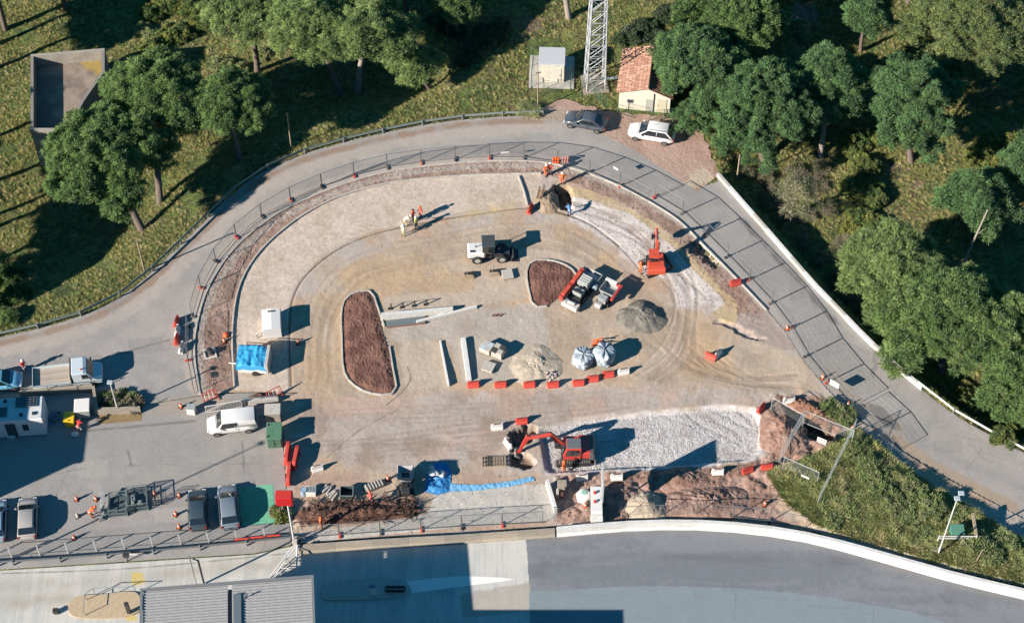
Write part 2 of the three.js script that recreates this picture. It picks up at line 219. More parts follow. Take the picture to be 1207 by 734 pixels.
// ---------- the works: one rough earth sheet with relief ----------
const SW = [-33, -21, 46, 30], TW = 1600, TH = 1033;
const sandA = alb(214, 197, 182), sandB = alb(204, 186, 168), dirtA = alb(202, 183, 164), dirtB = alb(184, 164, 144), ochre = alb(200, 176, 138), stone = alb(226, 217, 212), greyd = alb(194, 182, 172), red = alb(168, 134, 118), redD = alb(140, 106, 92), gravel = alb(222, 218, 218);
const P_sand = G2([[276, 460], [274, 385], [279, 348], [306, 297], [331, 273], [362, 251], [401, 232], [450, 218], [502, 211], [560, 207], [638, 205], [640, 240], [610, 243], [560, 248], [500, 258], [450, 270], [410, 283], [375, 305], [350, 335], [341, 360], [338, 400], [340, 462]]);
const P_strip = [...kO.slice(0, 97), ...G2([[690, 212], [640, 206]]), ...[...kerbInner].reverse().map((p) => [p.x, p.z]), ...G2([[240, 468]])];
const P_stripE = G2([[640, 194], [690, 206], [737, 226], [800, 264], [850, 314], [890, 352], [905, 372], [895, 392], [870, 375], [840, 340], [806, 298], [770, 262], [720, 235], [690, 222], [645, 206]]);
const P_stone = G2([[665, 228], [700, 232], [740, 244], [790, 278], [820, 318], [852, 350], [850, 372], [800, 365], [790, 330], [760, 322], [735, 300], [700, 275], [668, 258]]);
const P_band = G2([[662, 216], [720, 234], [775, 264], [812, 298], [845, 334], [870, 356], [868, 384], [835, 372], [858, 356], [820, 322], [790, 288], [745, 254], [700, 238], [662, 228]]);
const P_bed = G2([[637, 508], [680, 495], [760, 487], [850, 479], [888, 482], [898, 500], [896, 530], [880, 541], [800, 548], [720, 552], [645, 556]]);
const P_bedS = G2([[636, 506], [680, 494], [760, 486], [850, 477], [890, 480], [902, 500], [900, 534], [884, 545], [800, 552], [720, 556], [643, 560]]);
const P_grey = G2([[400, 470], [560, 462], [760, 456], [890, 462], [900, 480], [640, 498], [560, 545], [510, 560], [400, 545], [345, 520], [342, 480]]);
const P_conc = G2([[455, 380], [560, 365], [640, 358], [650, 395], [640, 445], [545, 458], [530, 400], [462, 404]]);
const P_south = G2([[345, 560], [500, 555], [640, 560], [650, 622], [346, 640]]);
const P_slab = G2([[503, 607], [514, 580], [600, 573], [648, 570], [657, 612], [520, 624], [350, 641], [346, 629], [430, 619]]);
const P_earthS = G2([[655, 560], [720, 556], [800, 553], [885, 547], [905, 538], [930, 560], [915, 600], [935, 625], [900, 616], [800, 612], [655, 618]]);
const P_earthE = G2([[890, 482], [915, 466], [960, 466], [1000, 482], [990, 520], [945, 560], [905, 548], [903, 505]]);
const P_bank = G2([[905, 560], [955, 545], [985, 528], [1008, 510], [1032, 528], [1080, 567], [1132, 599], [1200, 640], [1260, 672], [1260, 700], [1207, 690], [1120, 668], [1060, 652], [1010, 636], [960, 620], [925, 590]]);
const P_mulch = G2([[350, 602], [380, 592], [440, 590], [490, 586], [500, 606], [440, 614], [350, 622]]);
const P_island1px = [[418, 346], [430, 343], [438, 345], [444, 360], [450, 392], [458, 412], [464, 440], [467, 458], [462, 465], [448, 466], [430, 462], [414, 452], [406, 440], [403, 400], [403, 365], [408, 352]];
const P_island2px = [[627, 309], [640, 307], [655, 309], [672, 316], [680, 326], [676, 338], [662, 348], [645, 362], [630, 362], [624, 345], [621, 320]];
const P_island1 = G2(P_island1px), P_island2 = G2(P_island2px);
const pit = [{ poly: G2([[650, 218], [672, 220], [676, 235], [672, 246], [664, 248], [655, 236]]), d: 1.15 }, { poly: G2([[600, 520], [606, 506], [620, 500], [634, 505], [628, 520], [612, 530], [604, 532]]), d: 0.8 }, { poly: G2([[600, 535], [622, 534], [632, 545], [626, 552], [602, 550]]), d: 0.55 }, { poly: G2([[920, 474], [938, 480], [960, 494], [985, 508], [978, 524], [955, 515], [930, 498]]), d: 1.5 }, { poly: G2([[842, 378], [862, 382], [885, 392], [905, 400], [897, 402], [868, 390], [842, 381]]), d: 0.22 }, { poly: G2([[812, 282], [835, 292], [848, 312], [842, 318], [825, 302]]), d: 0.5 }];
const tk = rngOf(909), tv = (a, b) => a + (b - a) * tk();
const pair = (list, pts, w, a) => { list.push(ln(pts, w, a), ln(off(pts, 9, 5), w, a)); };   // the two wheels of one machine
const arcs = [], arcs2 = [], arcs3 = [], arcs4 = [];
for (let k = 0; k < 12; k++) { const o = tv(2, 30), p = tv(-3, 3); pair(arcs, [[352 + o + p, 445], [352 + o, 390], [362 + o + p, 350 + o * 0.3], [392 + o, 312 + o * 0.5], [440 + p, 288 + o], [520, 270 + o + p], [600 + p, 258 + o], [660, 262 + o + p], [710 + p, 290 + o], [745, 320 + o + p], [770 + p, 350 + o]], tv(0.1, 0.26), tv(0.35, 0.9)); }
for (let k = 0; k < 16; k++) { const o = tv(-4, 52); arcs2.push(ln([[750 + o, 300 - o * 0.1], [768 + o, 322], [786 + o * 0.8, 348], [790 + o * 0.6, 380 + o * 0.2], [770 + o, 410 + o * 0.3], [735 + o, 440 + o * 0.2]].map(([u, v]) => [u + tv(-3, 3), v + tv(-2, 2)]), tv(0.07, 0.2), tv(0.4, 1))); }
for (let k = 0; k < 18; k++) { const o = tv(0, 100), q = tv(0, 26); arcs3.push(ln([[760 + o, 400 + q], [795 + o * 0.9, 424 + q * 0.8], [850 + o * 0.6, 443 + q * 0.5], [940, 440 + q * 0.8]].map(([u, v]) => [u + tv(-4, 4), v + tv(-2, 2)]), tv(0.07, 0.2), tv(0.4, 1))); }
for (let k = 0; k < 12; k++) { const o = tv(0, 34); arcs4.push(ln([[666 + o, 234 + o * 0.8], [715 + o, 250 + o], [760 + o, 283 + o], [802 + o, 326 + o * 0.8]].map(([u, v]) => [u + tv(-3, 3), v + tv(-2, 2)]), tv(0.06, 0.16), tv(0.4, 1))); }
const straights = []; for (let k = 0; k < 26; k++) { const v = tv(466, 545), u = tv(350, 640), L = tv(80, 260), sl = tv(-0.16, 0.02); pair(straights, [[u, v], [u + L * 0.5, v + L * sl * 0.5 + tv(-3, 3)], [u + L, v + L * sl]], tv(0.08, 0.22), tv(0.3, 0.9)); }
const bedRuts = [ln([[808, 484], [830, 500], [856, 512], [874, 522]], 0.2), ln([[838, 490], [856, 500], [870, 508], [876, 518]], 0.2), ln([[850, 484], [866, 494], [882, 502]], 0.2), ln([[870, 482], [884, 492], [888, 500]], 0.18), ln([[780, 486], [800, 494], [818, 500]], 0.15), ln([[880, 532], [894, 538]], 0.15)];
const siteLayers = [
  { polys: [G2([[345, 460], [345, 380], [390, 320], [470, 285], [600, 262], [660, 262], [720, 300], [770, 350], [900, 400], [960, 440], [940, 460], [760, 456], [560, 462], [460, 470]])], col: (x, z) => mix3(mix3(dirtA, dirtB, ss(-0.25, 0.3, fbm(x * 0.35, z * 0.35, 4))), alb(206, 176, 142), 0.75 * ss(0.02, 0.4, fbm(x * 0.22 + 61, z * 0.22 + 8, 4))), blur: 0.6 },
  { polys: [P_sand], col: (x, z) => { const c = mix3(sandA, sandB, ss(-0.2, 0.4, fbm(x * 0.5 + 9, z * 0.5, 3))), k = 1 + 0.12 * vn(x * 4.2 + 7, z * 4.2) + 0.08 * vn(x * 9, z * 9 + 3); return [c[0] * k, c[1] * k, c[2] * k]; }, blur: 0.15, edge: 0.15 },
  { polys: [P_strip, P_stripE], col: (x, z) => mix3(alb(176, 150, 136), alb(154, 126, 112), ss(-0.3, 0.3, fbm(x * 0.8, z * 0.8, 4))), blur: 0.2 },
  { polys: [ln(off(kerbOuterPx, 5, 5), 0.7)], col: alb(186, 176, 166), blur: 0.3, a: 0.8 },
  { polys: [P_stone], col: (x, z) => mix3(stone, alb(198, 184, 176), ss(0, 0.4, fbm(x * 0.6 + 70, z * 0.6, 4))), blur: 0.5, edge: 0.5 },
  { polys: [G2([[858, 372], [905, 372], [945, 415], [920, 410], [880, 398], [840, 378]])], col: alb(178, 162, 152), blur: 0.4, edge: 0.5 },
  { polys: [P_band], col: ochre, blur: 0.25, edge: 0.3, a: 0.85 },
  { polys: [P_grey], col: (x, z) => mix3(mix3(greyd, alb(168, 150, 136), ss(-0.2, 0.35, fbm(x * 0.4 + 20, z * 0.4 + 7, 4))), alb(204, 176, 160), 0.8 * ss(0.0, 0.35, fbm(x * 0.28 + 44, z * 0.28 + 3, 4))), blur: 0.8, edge: 0.6 },
  { polys: [P_conc], col: alb(192, 182, 170), blur: 0.5, edge: 0.4, a: 0.9 },
  { polys: [G2([[470, 408], [528, 402], [534, 452], [478, 462]]), G2([[450, 352], [560, 335], [620, 330], [622, 352], [560, 362], [455, 372]])], col: sandB, blur: 0.3, a: 0.8 },
  { polys: [G2([[470, 330], [560, 318], [560, 344], [500, 348]])], col: alb(198, 170, 138), blur: 0.6, a: 0.7 },
  { polys: [P_south], col: (x, z) => mix3(alb(196, 176, 156), alb(188, 160, 142), ss(-0.2, 0.3, fbm(x * 0.5, z * 0.5 + 60, 4))), blur: 0.5, edge: 0.5 },
  { polys: [P_slab], col: alb(204, 199, 191), blur: 0.12, edge: 0.2 },
  { polys: [P_earthS], col: (x, z) => mix3(alb(184, 152, 138), alb(152, 120, 106), ss(-0.2, 0.25, fbm(x * 0.9, z * 0.9, 4))), blur: 0.3, edge: 0.4 },
  { polys: [P_earthE], col: (x, z) => mix3(alb(184, 152, 136), alb(156, 122, 106), ss(-0.2, 0.25, fbm(x * 0.9 + 30, z * 0.9, 4))), blur: 0.3, edge: 0.4 },
  { polys: [P_bank], col: (x, z) => mix3(alb(150, 156, 92), alb(174, 162, 112), ss(-0.1, 0.3, fbm(x * 0.5, z * 0.5, 4))), blur: 0.4, edge: 0.5 },
  { polys: [P_bedS], edge: 0.5, col: (x, z) => mix3(gravel, alb(198, 190, 188), ss(0, 0.4, fbm(x * 0.7 + 33, z * 0.7, 3))), blur: 0.3 },
  { polys: [P_mulch], col: alb(112, 80, 66), blur: 0.3, edge: 0.5 },
  { polys: pit.slice(0, 4).map((p) => p.poly), col: alb(134, 112, 96), blur: 0.25, edge: 0.5 },
  { polys: arcs, col: alb(156, 136, 114), soft: true, blur: 0.06, a: 0.45 },
  { polys: straights, col: alb(156, 140, 126), soft: true, blur: 0.05, a: 0.6 },
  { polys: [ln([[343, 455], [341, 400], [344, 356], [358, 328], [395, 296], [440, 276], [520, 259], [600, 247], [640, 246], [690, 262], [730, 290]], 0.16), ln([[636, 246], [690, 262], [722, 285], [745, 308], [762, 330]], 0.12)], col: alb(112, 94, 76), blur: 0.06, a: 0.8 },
  { polys: [...arcs2, ...arcs3, ...arcs4], col: alb(142, 120, 102), soft: true, blur: 0.04, a: 0.55 },
  { polys: [G2([[820, 425], [800, 418], [810, 440], [850, 450], [860, 440]]), G2([[548, 380], [560, 378], [562, 390], [540, 395]])], col: alb(146, 124, 98), soft: true, blur: 0.8, a: 0.8 },
  { polys: [ln([[700, 470], [560, 480], [420, 500], [360, 540]], 0.7), ln([[760, 475], [620, 488], [500, 512], [420, 560]], 0.6), ln([[470, 520], [480, 580]], 0.8), ln([[380, 480], [460, 520], [580, 560]], 0.5)], col: alb(166, 148, 132), soft: true, blur: 0.5, a: 0.7 },
  { polys: [ln([[560, 250], [600, 246]], 1.0), ln([[540, 258], [556, 256]], 0.6)], col: alb(206, 180, 132), soft: true, blur: 0.4, a: 0.9 },
  { polys: [ln([[480, 432], [484, 446], [476, 460], [455, 478]], 0.14), ln([[470, 482], [420, 510], [385, 540]], 0.1)], col: alb(128, 116, 100), blur: 0.05, a: 0.7 },
  { polys: bedRuts, col: alb(150, 140, 136), soft: true, blur: 0.1, a: 0.5 },
];
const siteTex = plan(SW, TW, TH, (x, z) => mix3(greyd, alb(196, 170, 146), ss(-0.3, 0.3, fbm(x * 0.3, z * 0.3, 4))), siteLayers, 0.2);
const RW = 1024, RH = 661;
const mk = (polys, blur) => raster(SW, RW, RH, polys, blur);
const hm = { bed: mk([P_bed], 0.25), strip: mk([P_strip, P_stripE], 0.4), ruts: mk([...arcs2, ...arcs3, ...arcs4, ...bedRuts], 0.07), arcs: mk([...arcs, ...straights], 0.08), earth: mk([P_earthS, P_earthE], 0.5), bank: mk([P_bank], 1.4), sand: mk([P_sand], 0.3), mulch: mk([P_mulch], 0.3), step: mk([ln([[343, 455], [341, 400], [344, 356], [358, 328], [395, 296], [440, 276], [520, 259], [600, 247], [640, 246], [690, 262], [730, 290]], 0.14)], 0.05), isl: mk([P_island1, P_island2], 0.1), pits: mk(pit.map((p) => p.poly), 0.9) };
for (const p of pit) p.m = mk([p.poly], 0.1);
function smp(a, x, z) { const fx = clamp((x - SW[0]) / (SW[2] - SW[0]) * RW - 0.5, 0, RW - 1.01), fz = clamp((z - SW[1]) / (SW[3] - SW[1]) * RH - 0.5, 0, RH - 1.01), i = fx | 0, j = fz | 0, u = fx - i, v = fz - j, k = j * RW + i; return (a[k] * (1 - u) + a[k + 1] * u) * (1 - v) + (a[k + RW] * (1 - u) + a[k + RW + 1] * u) * v; }
function siteHeight(x, z) {
  let h = 0.05 + fbm(x * 0.4, z * 0.4, 3) * 0.05;
  const rough = fbm(x * 3.1, z * 3.1, 3), fine = vn(x * 6.1, z * 6.1), st = smp(hm.strip, x, z), ea = smp(hm.earth, x, z), bed = ss(0.15, 0.85, smp(hm.bed, x, z)), bk = smp(hm.bank, x, z), sa = smp(hm.sand, x, z), is = smp(hm.isl, x, z);
  h += (1 - sa) * (1 - is) * (rough * 0.022 + fine * 0.012) + sa * fine * 0.01;
  h += st * (rough * 0.035 + fine * 0.02 + 0.02) + ea * (rough * 0.13 + fine * 0.04 + fbm(x * 0.9, z * 0.9, 3) * 0.35 + 0.06) + bk * (0.9 + rough * 0.25 + fbm(x * 0.5, z * 0.5, 3) * 0.8) + smp(hm.mulch, x, z) * (0.25 + rough * 0.35);
  h -= smp(hm.ruts, x, z) * 0.065 + smp(hm.arcs, x, z) * 0.03 + smp(hm.step, x, z) * 0.1;
  h -= bed * (0.42 + fine * 0.03);
  if (smp(hm.pits, x, z) > 0.004) { const wx = x + fbm(x * 1.7, z * 1.7, 3) * 0.5, wz = z + fbm(x * 1.7 + 31, z * 1.7, 3) * 0.5; for (const p of pit) { const m = smp(p.m, wx, wz); if (m > 0.01) h -= ss(0.2, 0.8, m) * p.d * (1 + rough * 0.5); } }
  return h;
}
{
  const s = 0.125, x0 = SW[0], z0 = SW[1], nx = Math.round((SW[2] - x0) / s), nz = Math.round((SW[3] - z0) / s), id = new Int32Array((nx + 1) * (nz + 1)).fill(-1), pos = [], uv = [], idx = [];
  const inside = new Uint8Array(nx * nz); for (let j = 0; j < nz; j++) for (let i = 0; i < nx; i++) inside[j * nx + i] = inPoly(sitePoly, x0 + (i + 0.5) * s, z0 + (j + 0.5) * s) ? 1 : 0;
  const vert = (i, j) => { const k = j * (nx + 1) + i; if (id[k] < 0) { id[k] = pos.length / 3; const x = x0 + i * s, z = z0 + j * s; pos.push(x, siteHeight(x, z), z); uv.push((x - SW[0]) / (SW[2] - SW[0]), (SW[3] - z) / (SW[3] - SW[1])); } return id[k]; };
  for (let j = 0; j < nz; j++) for (let i = 0; i < nx; i++) if (inside[j * nx + i]) { const a = vert(i, j), b = vert(i + 1, j), c = vert(i, j + 1), d = vert(i + 1, j + 1); idx.push(a, c, b, b, c, d); }
  const g = new THREE.BufferGeometry(); g.setAttribute('position', new THREE.Float32BufferAttribute(pos, 3)); g.setAttribute('uv', new THREE.Float32BufferAttribute(uv, 2)); g.setIndex(idx); g.computeVertexNormals();
  const b = gritBump.clone(); b.repeat.set(26, 17); b.needsUpdate = true;
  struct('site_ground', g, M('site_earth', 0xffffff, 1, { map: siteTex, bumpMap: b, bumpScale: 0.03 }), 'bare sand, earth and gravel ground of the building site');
}
const GS = (u, v) => { let p = G(u, v, 0.05), h = 0; for (let i = 0; i < 3; i++) { h = siteHeight(p.x, p.z); p = G(u, v, h); } p.y = h; return p; };
// ---------- motorway and its concrete apron ----------
{
  const MW = [-56, 20, 56, 46], cracks2 = [], stains = [], q = rngOf(616), qv = (a, b) => a + (b - a) * q();
  for (let k = 0; k < 26; k++) { const u = qv(640, 1190), v = 650 + (u > 950 ? (u - 950) * 0.2 : 0) + qv(0, 70), a = qv(-0.3, 0.3) + (k % 4 ? 0 : 1.4), p = [[u, v]]; for (let t = 0; t < 4; t++) p.push([p[t][0] + Math.cos(a) * qv(6, 22), p[t][1] + Math.sin(a) * qv(5, 12) + qv(-2, 2)]); cracks2.push(ln(p, qv(0.03, 0.08), qv(0.4, 0.9), 3)); }
  for (let k = 0; k < 34; k++) { const u = qv(380, 1190), v = 645 + (u > 950 ? (u - 950) * 0.2 : 0) + qv(0, 80); stains.push(ln([[u, v], [u + qv(1, 26), v + qv(-2, 2)]], qv(0.1, 0.5), qv(0.2, 0.8), 3)); }
  const conc = alb(216, 213, 207), concB = alb(200, 200, 196), dk = alb(128, 132, 140), lt = alb(140, 152, 159);
  const t = plan(MW, 2048, 475, (x, z) => mix3(alb(126, 130, 137), alb(138, 141, 147), ss(-0.3, 0.3, fbm(x * 0.12, z * 0.8, 4) + 0.5 * fbm(x * 2.3, z * 2.3, 4))), [
    { polys: [G2([[-200, 600], [617, 600], [622, 660], [627, 760], [640, 1100], [-300, 1100]])], col: (x, z) => mix3(conc, concB, ss(-0.3, 0.3, fbm(x * 1.6, z * 0.2, 4) + 0.35 * vn(x * 6.5, z * 0.35))), blur: 0.02, edge: 0.05 },
    { polys: [G2([[542, 700], [624, 686], [628, 720], [545, 728]])], col: alb(178, 168, 156), blur: 0.2, a: 0.7 },
    { polys: [G2([[624, 697], [760, 690], [880, 693], [980, 704], [1080, 722], [1130, 740], [1130, 1000], [630, 1000]])], col: lt, blur: 0.15, edge: 0.3 },
    { polys: [ln([[-10, 690], [100, 686], [240, 672], [340, 662]], 0.9), ln([[-10, 712], [80, 706]], 1.2)], col: alb(176, 166, 150), soft: true, blur: 0.4, a: 0.8 },
    { polys: [ln([[0, 676], [150, 670], [340, 652]], 0.12)], col: alb(130, 122, 110), blur: 0.06, a: 0.7 },
    { polys: [G2([[154, 675], [168, 674], [168, 681], [155, 682]]), G2([[153, 682], [170, 681], [172, 688], [154, 689]]), G2([[146, 725], [160, 724], [162, 732], [148, 732]])], col: alb(222, 196, 92), blur: 0.1, edge: 0.5, a: 0.75 },
    { polys: [G2([[630, 674], [638, 672], [640, 680], [632, 681]]), G2([[1118, 690], [1126, 692], [1124, 700], [1116, 697]])], col: alb(92, 84, 84), blur: 0.3, soft: true },
    { polys: [ln([[1140, 713], [1160, 716]], 0.25), ln([[1118, 709], [1126, 711]], 0.4), ln([[985, 660], [1010, 658]], 0.9, 0.6), ln([[700, 652], [1000, 668], [1200, 712]], 0.2, 0.6), ln([[640, 664], [760, 656], [900, 660]], 0.8, 0.5)], col: alb(96, 94, 96), soft: true, blur: 0.2, a: 0.6 },
    { polys: cracks2, col: alb(92, 94, 98), a: 0.7, blur: 0.03, soft: true }, { polys: stains, col: alb(104, 104, 108), a: 0.55, blur: 0.25, soft: true },
    { polys: [ln([[640, 634], [760, 624], [860, 624], [960, 638], [1060, 668], [1207, 706]], 0.7)], col: alb(138, 134, 132), soft: true, blur: 0.3 },
  ], 0.1);
  const north = G2([[1300, 716], [1207, 696], [1120, 676], [1060, 661], [1010, 646], [960, 631], [900, 621], [830, 616], [760, 616], [655, 623], [540, 632], [450, 636], [345, 643.5], [300, 653.5], [0, 672.5], [-120, 680]]);
  struct('motorway', sheet([...north, ...G2([[-200, 1100], [1400, 1100]])], 0, MW), M('motorway_surface', 0xffffff, 0.9, { map: t, bumpMap: (() => { const b = gritBump.clone(); b.repeat.set(60, 14); b.needsUpdate = true; return b; })(), bumpScale: 0.012 }), 'grey motorway lanes with pale concrete toll apron');
  // tined grooves of the apron: thin sawn joints
  const paint = M('road_paint', alb(250, 249, 246), 0.7);
  struct('painted_gore', sheet(G2([[478, 700], [480, 685], [540, 678.5], [590, 680.5], [608, 682.5], [590, 685.5], [545, 691]]), 0.008, [0, 20, 4, 24]), paint, 'white painted wedge at the nose of the lane island');
}
// ---------- kerbs, laid stone by stone ----------
const mConc = M('concrete', alb(205, 200, 192), 0.9, { map: grime }), mConcD = M('old_concrete', alb(172, 162, 148), 0.95, { map: grime }), mConcW = M('white_concrete', alb(238, 237, 234), 0.9, { map: grime });
const mGalv = M('galvanised_steel', alb(176, 180, 182), 0.45, { metalness: 0.5 }), mDark = M('dark_metal', alb(58, 60, 62), 0.5), mBlack = M('black_rubber', alb(44, 44, 46), 0.85), mRed = M('red_plastic', alb(226, 84, 70), 0.6, { map: grime }), mWhite = M('white_plastic', alb(238, 234, 230), 0.55), mOrange = M('orange_plastic', alb(245, 110, 50), 0.55), mGreenF = M('green_mesh', alb(72, 112, 92), 0.7), mWood = M('weathered_wood', alb(178, 160, 136), 0.9, { map: grime });
const kerbGeo = new RoundedBoxGeometry(0.98, 0.3, 0.15, 2, 0.02), kerbMats = [mConc, M('kerb_b', alb(196, 190, 182), 0.9, { map: grime }), M('kerb_c', alb(212, 206, 198), 0.9, { map: grime })];
function kerbLine(name, label, pts, top = 0.16, step = 1, group) {
  const o = thing(name, label, 'kerb', group), q = resample(pts, step);
  for (let i = 0; i < q.length - 1; i++) { const a = q[i], b = q[i + 1], m = part(o, 'kerb_stone', kerbGeo, kerbMats[(i * 7 + (i >> 2)) % 3]); m.position.set((a.x + b.x) / 2, top - 0.15 + rr(-0.006, 0.006), (a.z + b.z) / 2); m.rotation.y = Math.atan2(-(b.z - a.z), b.x - a.x); m.scale.x = a.distanceTo(b) / 1.0; }
  return o;
}
kerbLine('outer_kerb', 'long curved pale kerb between asphalt road and reddish soil strip', kerbOuter, 0.17);
kerbLine('inner_kerb', 'curved pale kerb between soil strip and beige sand bed', kerbInner, 0.22);
kerbLine('straight_kerb', 'short straight pale kerb running across the sand bed by the pit', smooth([[611, 208], [617, 224], [622, 243]]), 0.24);
kerbLine('island_kerb', 'pale kerb round the long brown planting bed', smooth([[459, 409], [464, 440], [467, 458], [462, 465], [448, 466], [430, 462], [414, 452], [406, 440], [403, 400], [403, 365], [408, 352], [418, 346], [430, 343], [438, 345], [444, 360], [453, 386]]), 0.24, 0.9);
kerbLine('island_kerb', 'pale kerb round the small brown planting bed beside the paver', smooth([[645, 362], [630, 362], [624, 345], [621, 320], [627, 309], [640, 307], [655, 309], [672, 316], [680, 326]]), 0.24, 0.9);
// brown soil of the two planting beds, raked in furrows
function soilBed(poly, label, seed) {
  const xs = poly.map((p) => p[0]), zs = poly.map((p) => p[1]), x0 = Math.min(...xs), x1 = Math.max(...xs), z0 = Math.min(...zs), z1 = Math.max(...zs), s = 0.07, nx = Math.ceil((x1 - x0) / s), nz = Math.ceil((z1 - z0) / s), pos = [], col = [], idx = [], id = {};
  const a = alb(138, 100, 86), b = alb(106, 72, 62);
  const vert = (i, j) => { const k = i + '_' + j; if (id[k] === undefined) { id[k] = pos.length / 3; const x = x0 + i * s, z = z0 + j * s, d = distLine(poly, x, z, true); const w = fbm(x * 2.4 + seed, z * 1.2, 3), f = Math.sin((x * 1.0 + w * 1.1 - z * 0.3) * 12); pos.push(x, 0.12 + ss(0, 0.7, d) * 0.14 + f * 0.022 + fbm(x * 7, z * 7, 3) * 0.05, z); const t = ss(-0.4, 0.4, fbm(x * 1.3 + seed, z * 1.3, 4)); col.push(...mix3(a, b, t)); } return id[k]; };
  for (let j = 0; j < nz; j++) for (let i = 0; i < nx; i++) { const x = x0 + (i + 0.5) * s, z = z0 + (j + 0.5) * s; if (inPoly(poly, x, z)) { const p = vert(i, j), q = vert(i + 1, j), r = vert(i, j + 1), t = vert(i + 1, j + 1); idx.push(p, r, q, q, r, t); } }
  const g = new THREE.BufferGeometry(); g.setAttribute('position', new THREE.Float32BufferAttribute(pos, 3)); g.setAttribute('color', new THREE.Float32BufferAttribute(col, 3)); g.setIndex(idx); g.computeVertexNormals();
  struct('soil_bed', g, M('bed_soil', 0xffffff, 1, { vertexColors: true }), label);
}
soilBed(P_island1, 'raked brown soil filling the long planting bed', 3); soilBed(P_island2, 'brown soil filling the small planting bed beside the paver', 11);
// ---------- guard rails ----------
function guardrail(name, label, pts, mat, yOf, h = 0.75, step = 4) {
  const o = thing(name, label, 'guard rail'), q = resample(pts, step), post = new THREE.BoxGeometry(0.1, h + 0.3, 0.14);
  const prof = [[-0.15, 0], [-0.1, 0.06], [-0.03, 0.06], [0, 0.01], [0.03, 0.06], [0.1, 0.06], [0.15, 0], [0.145, -0.012], [0.1, 0.045], [0.03, 0.045], [0, -0.006], [-0.03, 0.045], [-0.1, 0.045], [-0.145, -0.012]].map(([y, z]) => [z, y]);
  const rail = prism(prof, 1).rotateY(Math.PI / 2);
  for (let i = 0; i < q.length - 1; i++) { const a = q[i], b = q[i + 1], y = (yOf(a) + yOf(b)) / 2, ang = Math.atan2(-(b.z - a.z), b.x - a.x); const m = part(o, 'rail', rail, mat); m.position.set((a.x + b.x) / 2, y + h - 0.15, (a.z + b.z) / 2); m.rotation.set(0, ang, 0); m.scale.x = a.distanceTo(b) * 1.005; }
  for (const p of q) { const m = part(o, 'post', post, mGalv); m.position.set(p.x, yOf(p) + (h - 0.3) / 2, p.z); }
  return o;
}
guardrail('guard_rail', 'grey green steel guard rail along the grassy side of the road', guard, M('rail_green', alb(150, 164, 156), 0.5, { metalness: 0.35 }), () => 0);
guardrail('guard_rail', 'pale steel guard rail along the road below the pines', east.slice(48), M('rail_pale', alb(205, 208, 202), 0.5, { metalness: 0.3 }), () => 0);
{ // low concrete parapet on the outer side of the east bend
  const o = thing('parapet_wall', 'low white concrete parapet along the bend above the shaded slope', 'wall'), q = resample(east.slice(0, 50), 2), g = rbox(1, 1.2, 0.32, 0.03);
  for (let i = 0; i < q.length - 1; i++) { const a = q[i], b = q[i + 1], m = part(o, 'wall_block', g, i % 3 ? mConcW : mConc); m.position.set((a.x + b.x) / 2, -0.12, (a.z + b.z) / 2); m.rotation.y = Math.atan2(-(b.z - a.z), b.x - a.x); m.scale.x = a.distanceTo(b) * 0.998; }
}
{ // concrete barrier between works and motorway
  const prof = [[-0.3, 0], [0.3, 0], [0.3, 0.1], [0.16, 0.3], [0.12, 0.95], [-0.12, 0.95], [-0.16, 0.3], [-0.3, 0.1]];
  const g = prism(prof, 1, -0.5).rotateY(Math.PI / 2);
  const line = (name, label, px, mat, sc) => { const o = thing(name, label, 'barrier'), q = resample(smooth(px), 3); for (let i = 0; i < q.length - 1; i++) { const a = q[i], b = q[i + 1], m = part(o, 'barrier_block', g, mat[i % mat.length]); m.position.set((a.x + b.x) / 2, 0.004, (a.z + b.z) / 2); m.rotation.y = Math.atan2(-(b.z - a.z), b.x - a.x); m.scale.set(a.distanceTo(b) * 0.996, sc, 1.25); } };
  line('motorway_barrier', 'bright white concrete barrier curving along the asphalt motorway', [[656, 629], [700, 625], [760, 621], [830, 621], [900, 627], [960, 637], [1010, 650], [1060, 664], [1120, 681], [1207, 702], [1290, 722]], [mConcW, M('white_concrete_b', alb(232, 231, 227), 0.9, { map: grime })], 1);
  line('motorway_barrier', 'beige concrete barrier along the toll apron', [[352, 649], [450, 642], [540, 637], [654, 629]], [mConcD, M('old_concrete_b', alb(184, 172, 156), 0.95, { map: grime })], 0.8);
}
guardrail('guard_rail', 'dark steel guard rail between yard fence and toll apron', smooth([[-40, 669], [60, 663], [160, 655], [250, 647], [345, 637]]), M('rail_dark', alb(112, 116, 118), 0.5, { metalness: 0.4 }), () => 0.01, 0.8);

// ---------- mesh fences ----------
function panelGeo(L, Hh, r = 0.028) {
  const f = merge([rod(V(-L / 2, 0.02, 0), V(-L / 2, Hh, 0), r), rod(V(L / 2, 0.02, 0), V(L / 2, Hh, 0), r), rod(V(-L / 2, Hh, 0), V(L / 2, Hh, 0), r), rod(V(-L / 2, 0.16, 0), V(L / 2, 0.16, 0), r)]);
  const w = []; for (let x = -L / 2 + 0.12; x < L / 2; x += 0.12) w.push(box(0.006, Hh - 0.16, 0.006, x, Hh / 2 + 0.08, 0)); for (let y = 0.4; y < Hh; y += 0.24) w.push(box(L, 0.006, 0.006, 0, y, 0.004));
  return [f, merge(w), rbox(0.62, 0.13, 0.22, 0.03)];
}
const fp = panelGeo(3.4, 2.0);
const footMats = [M('foot_grey', alb(112, 106, 100), 0.9), mRed, M('foot_black', alb(60, 58, 58), 0.9), M('foot_orange', alb(214, 110, 84), 0.8)];
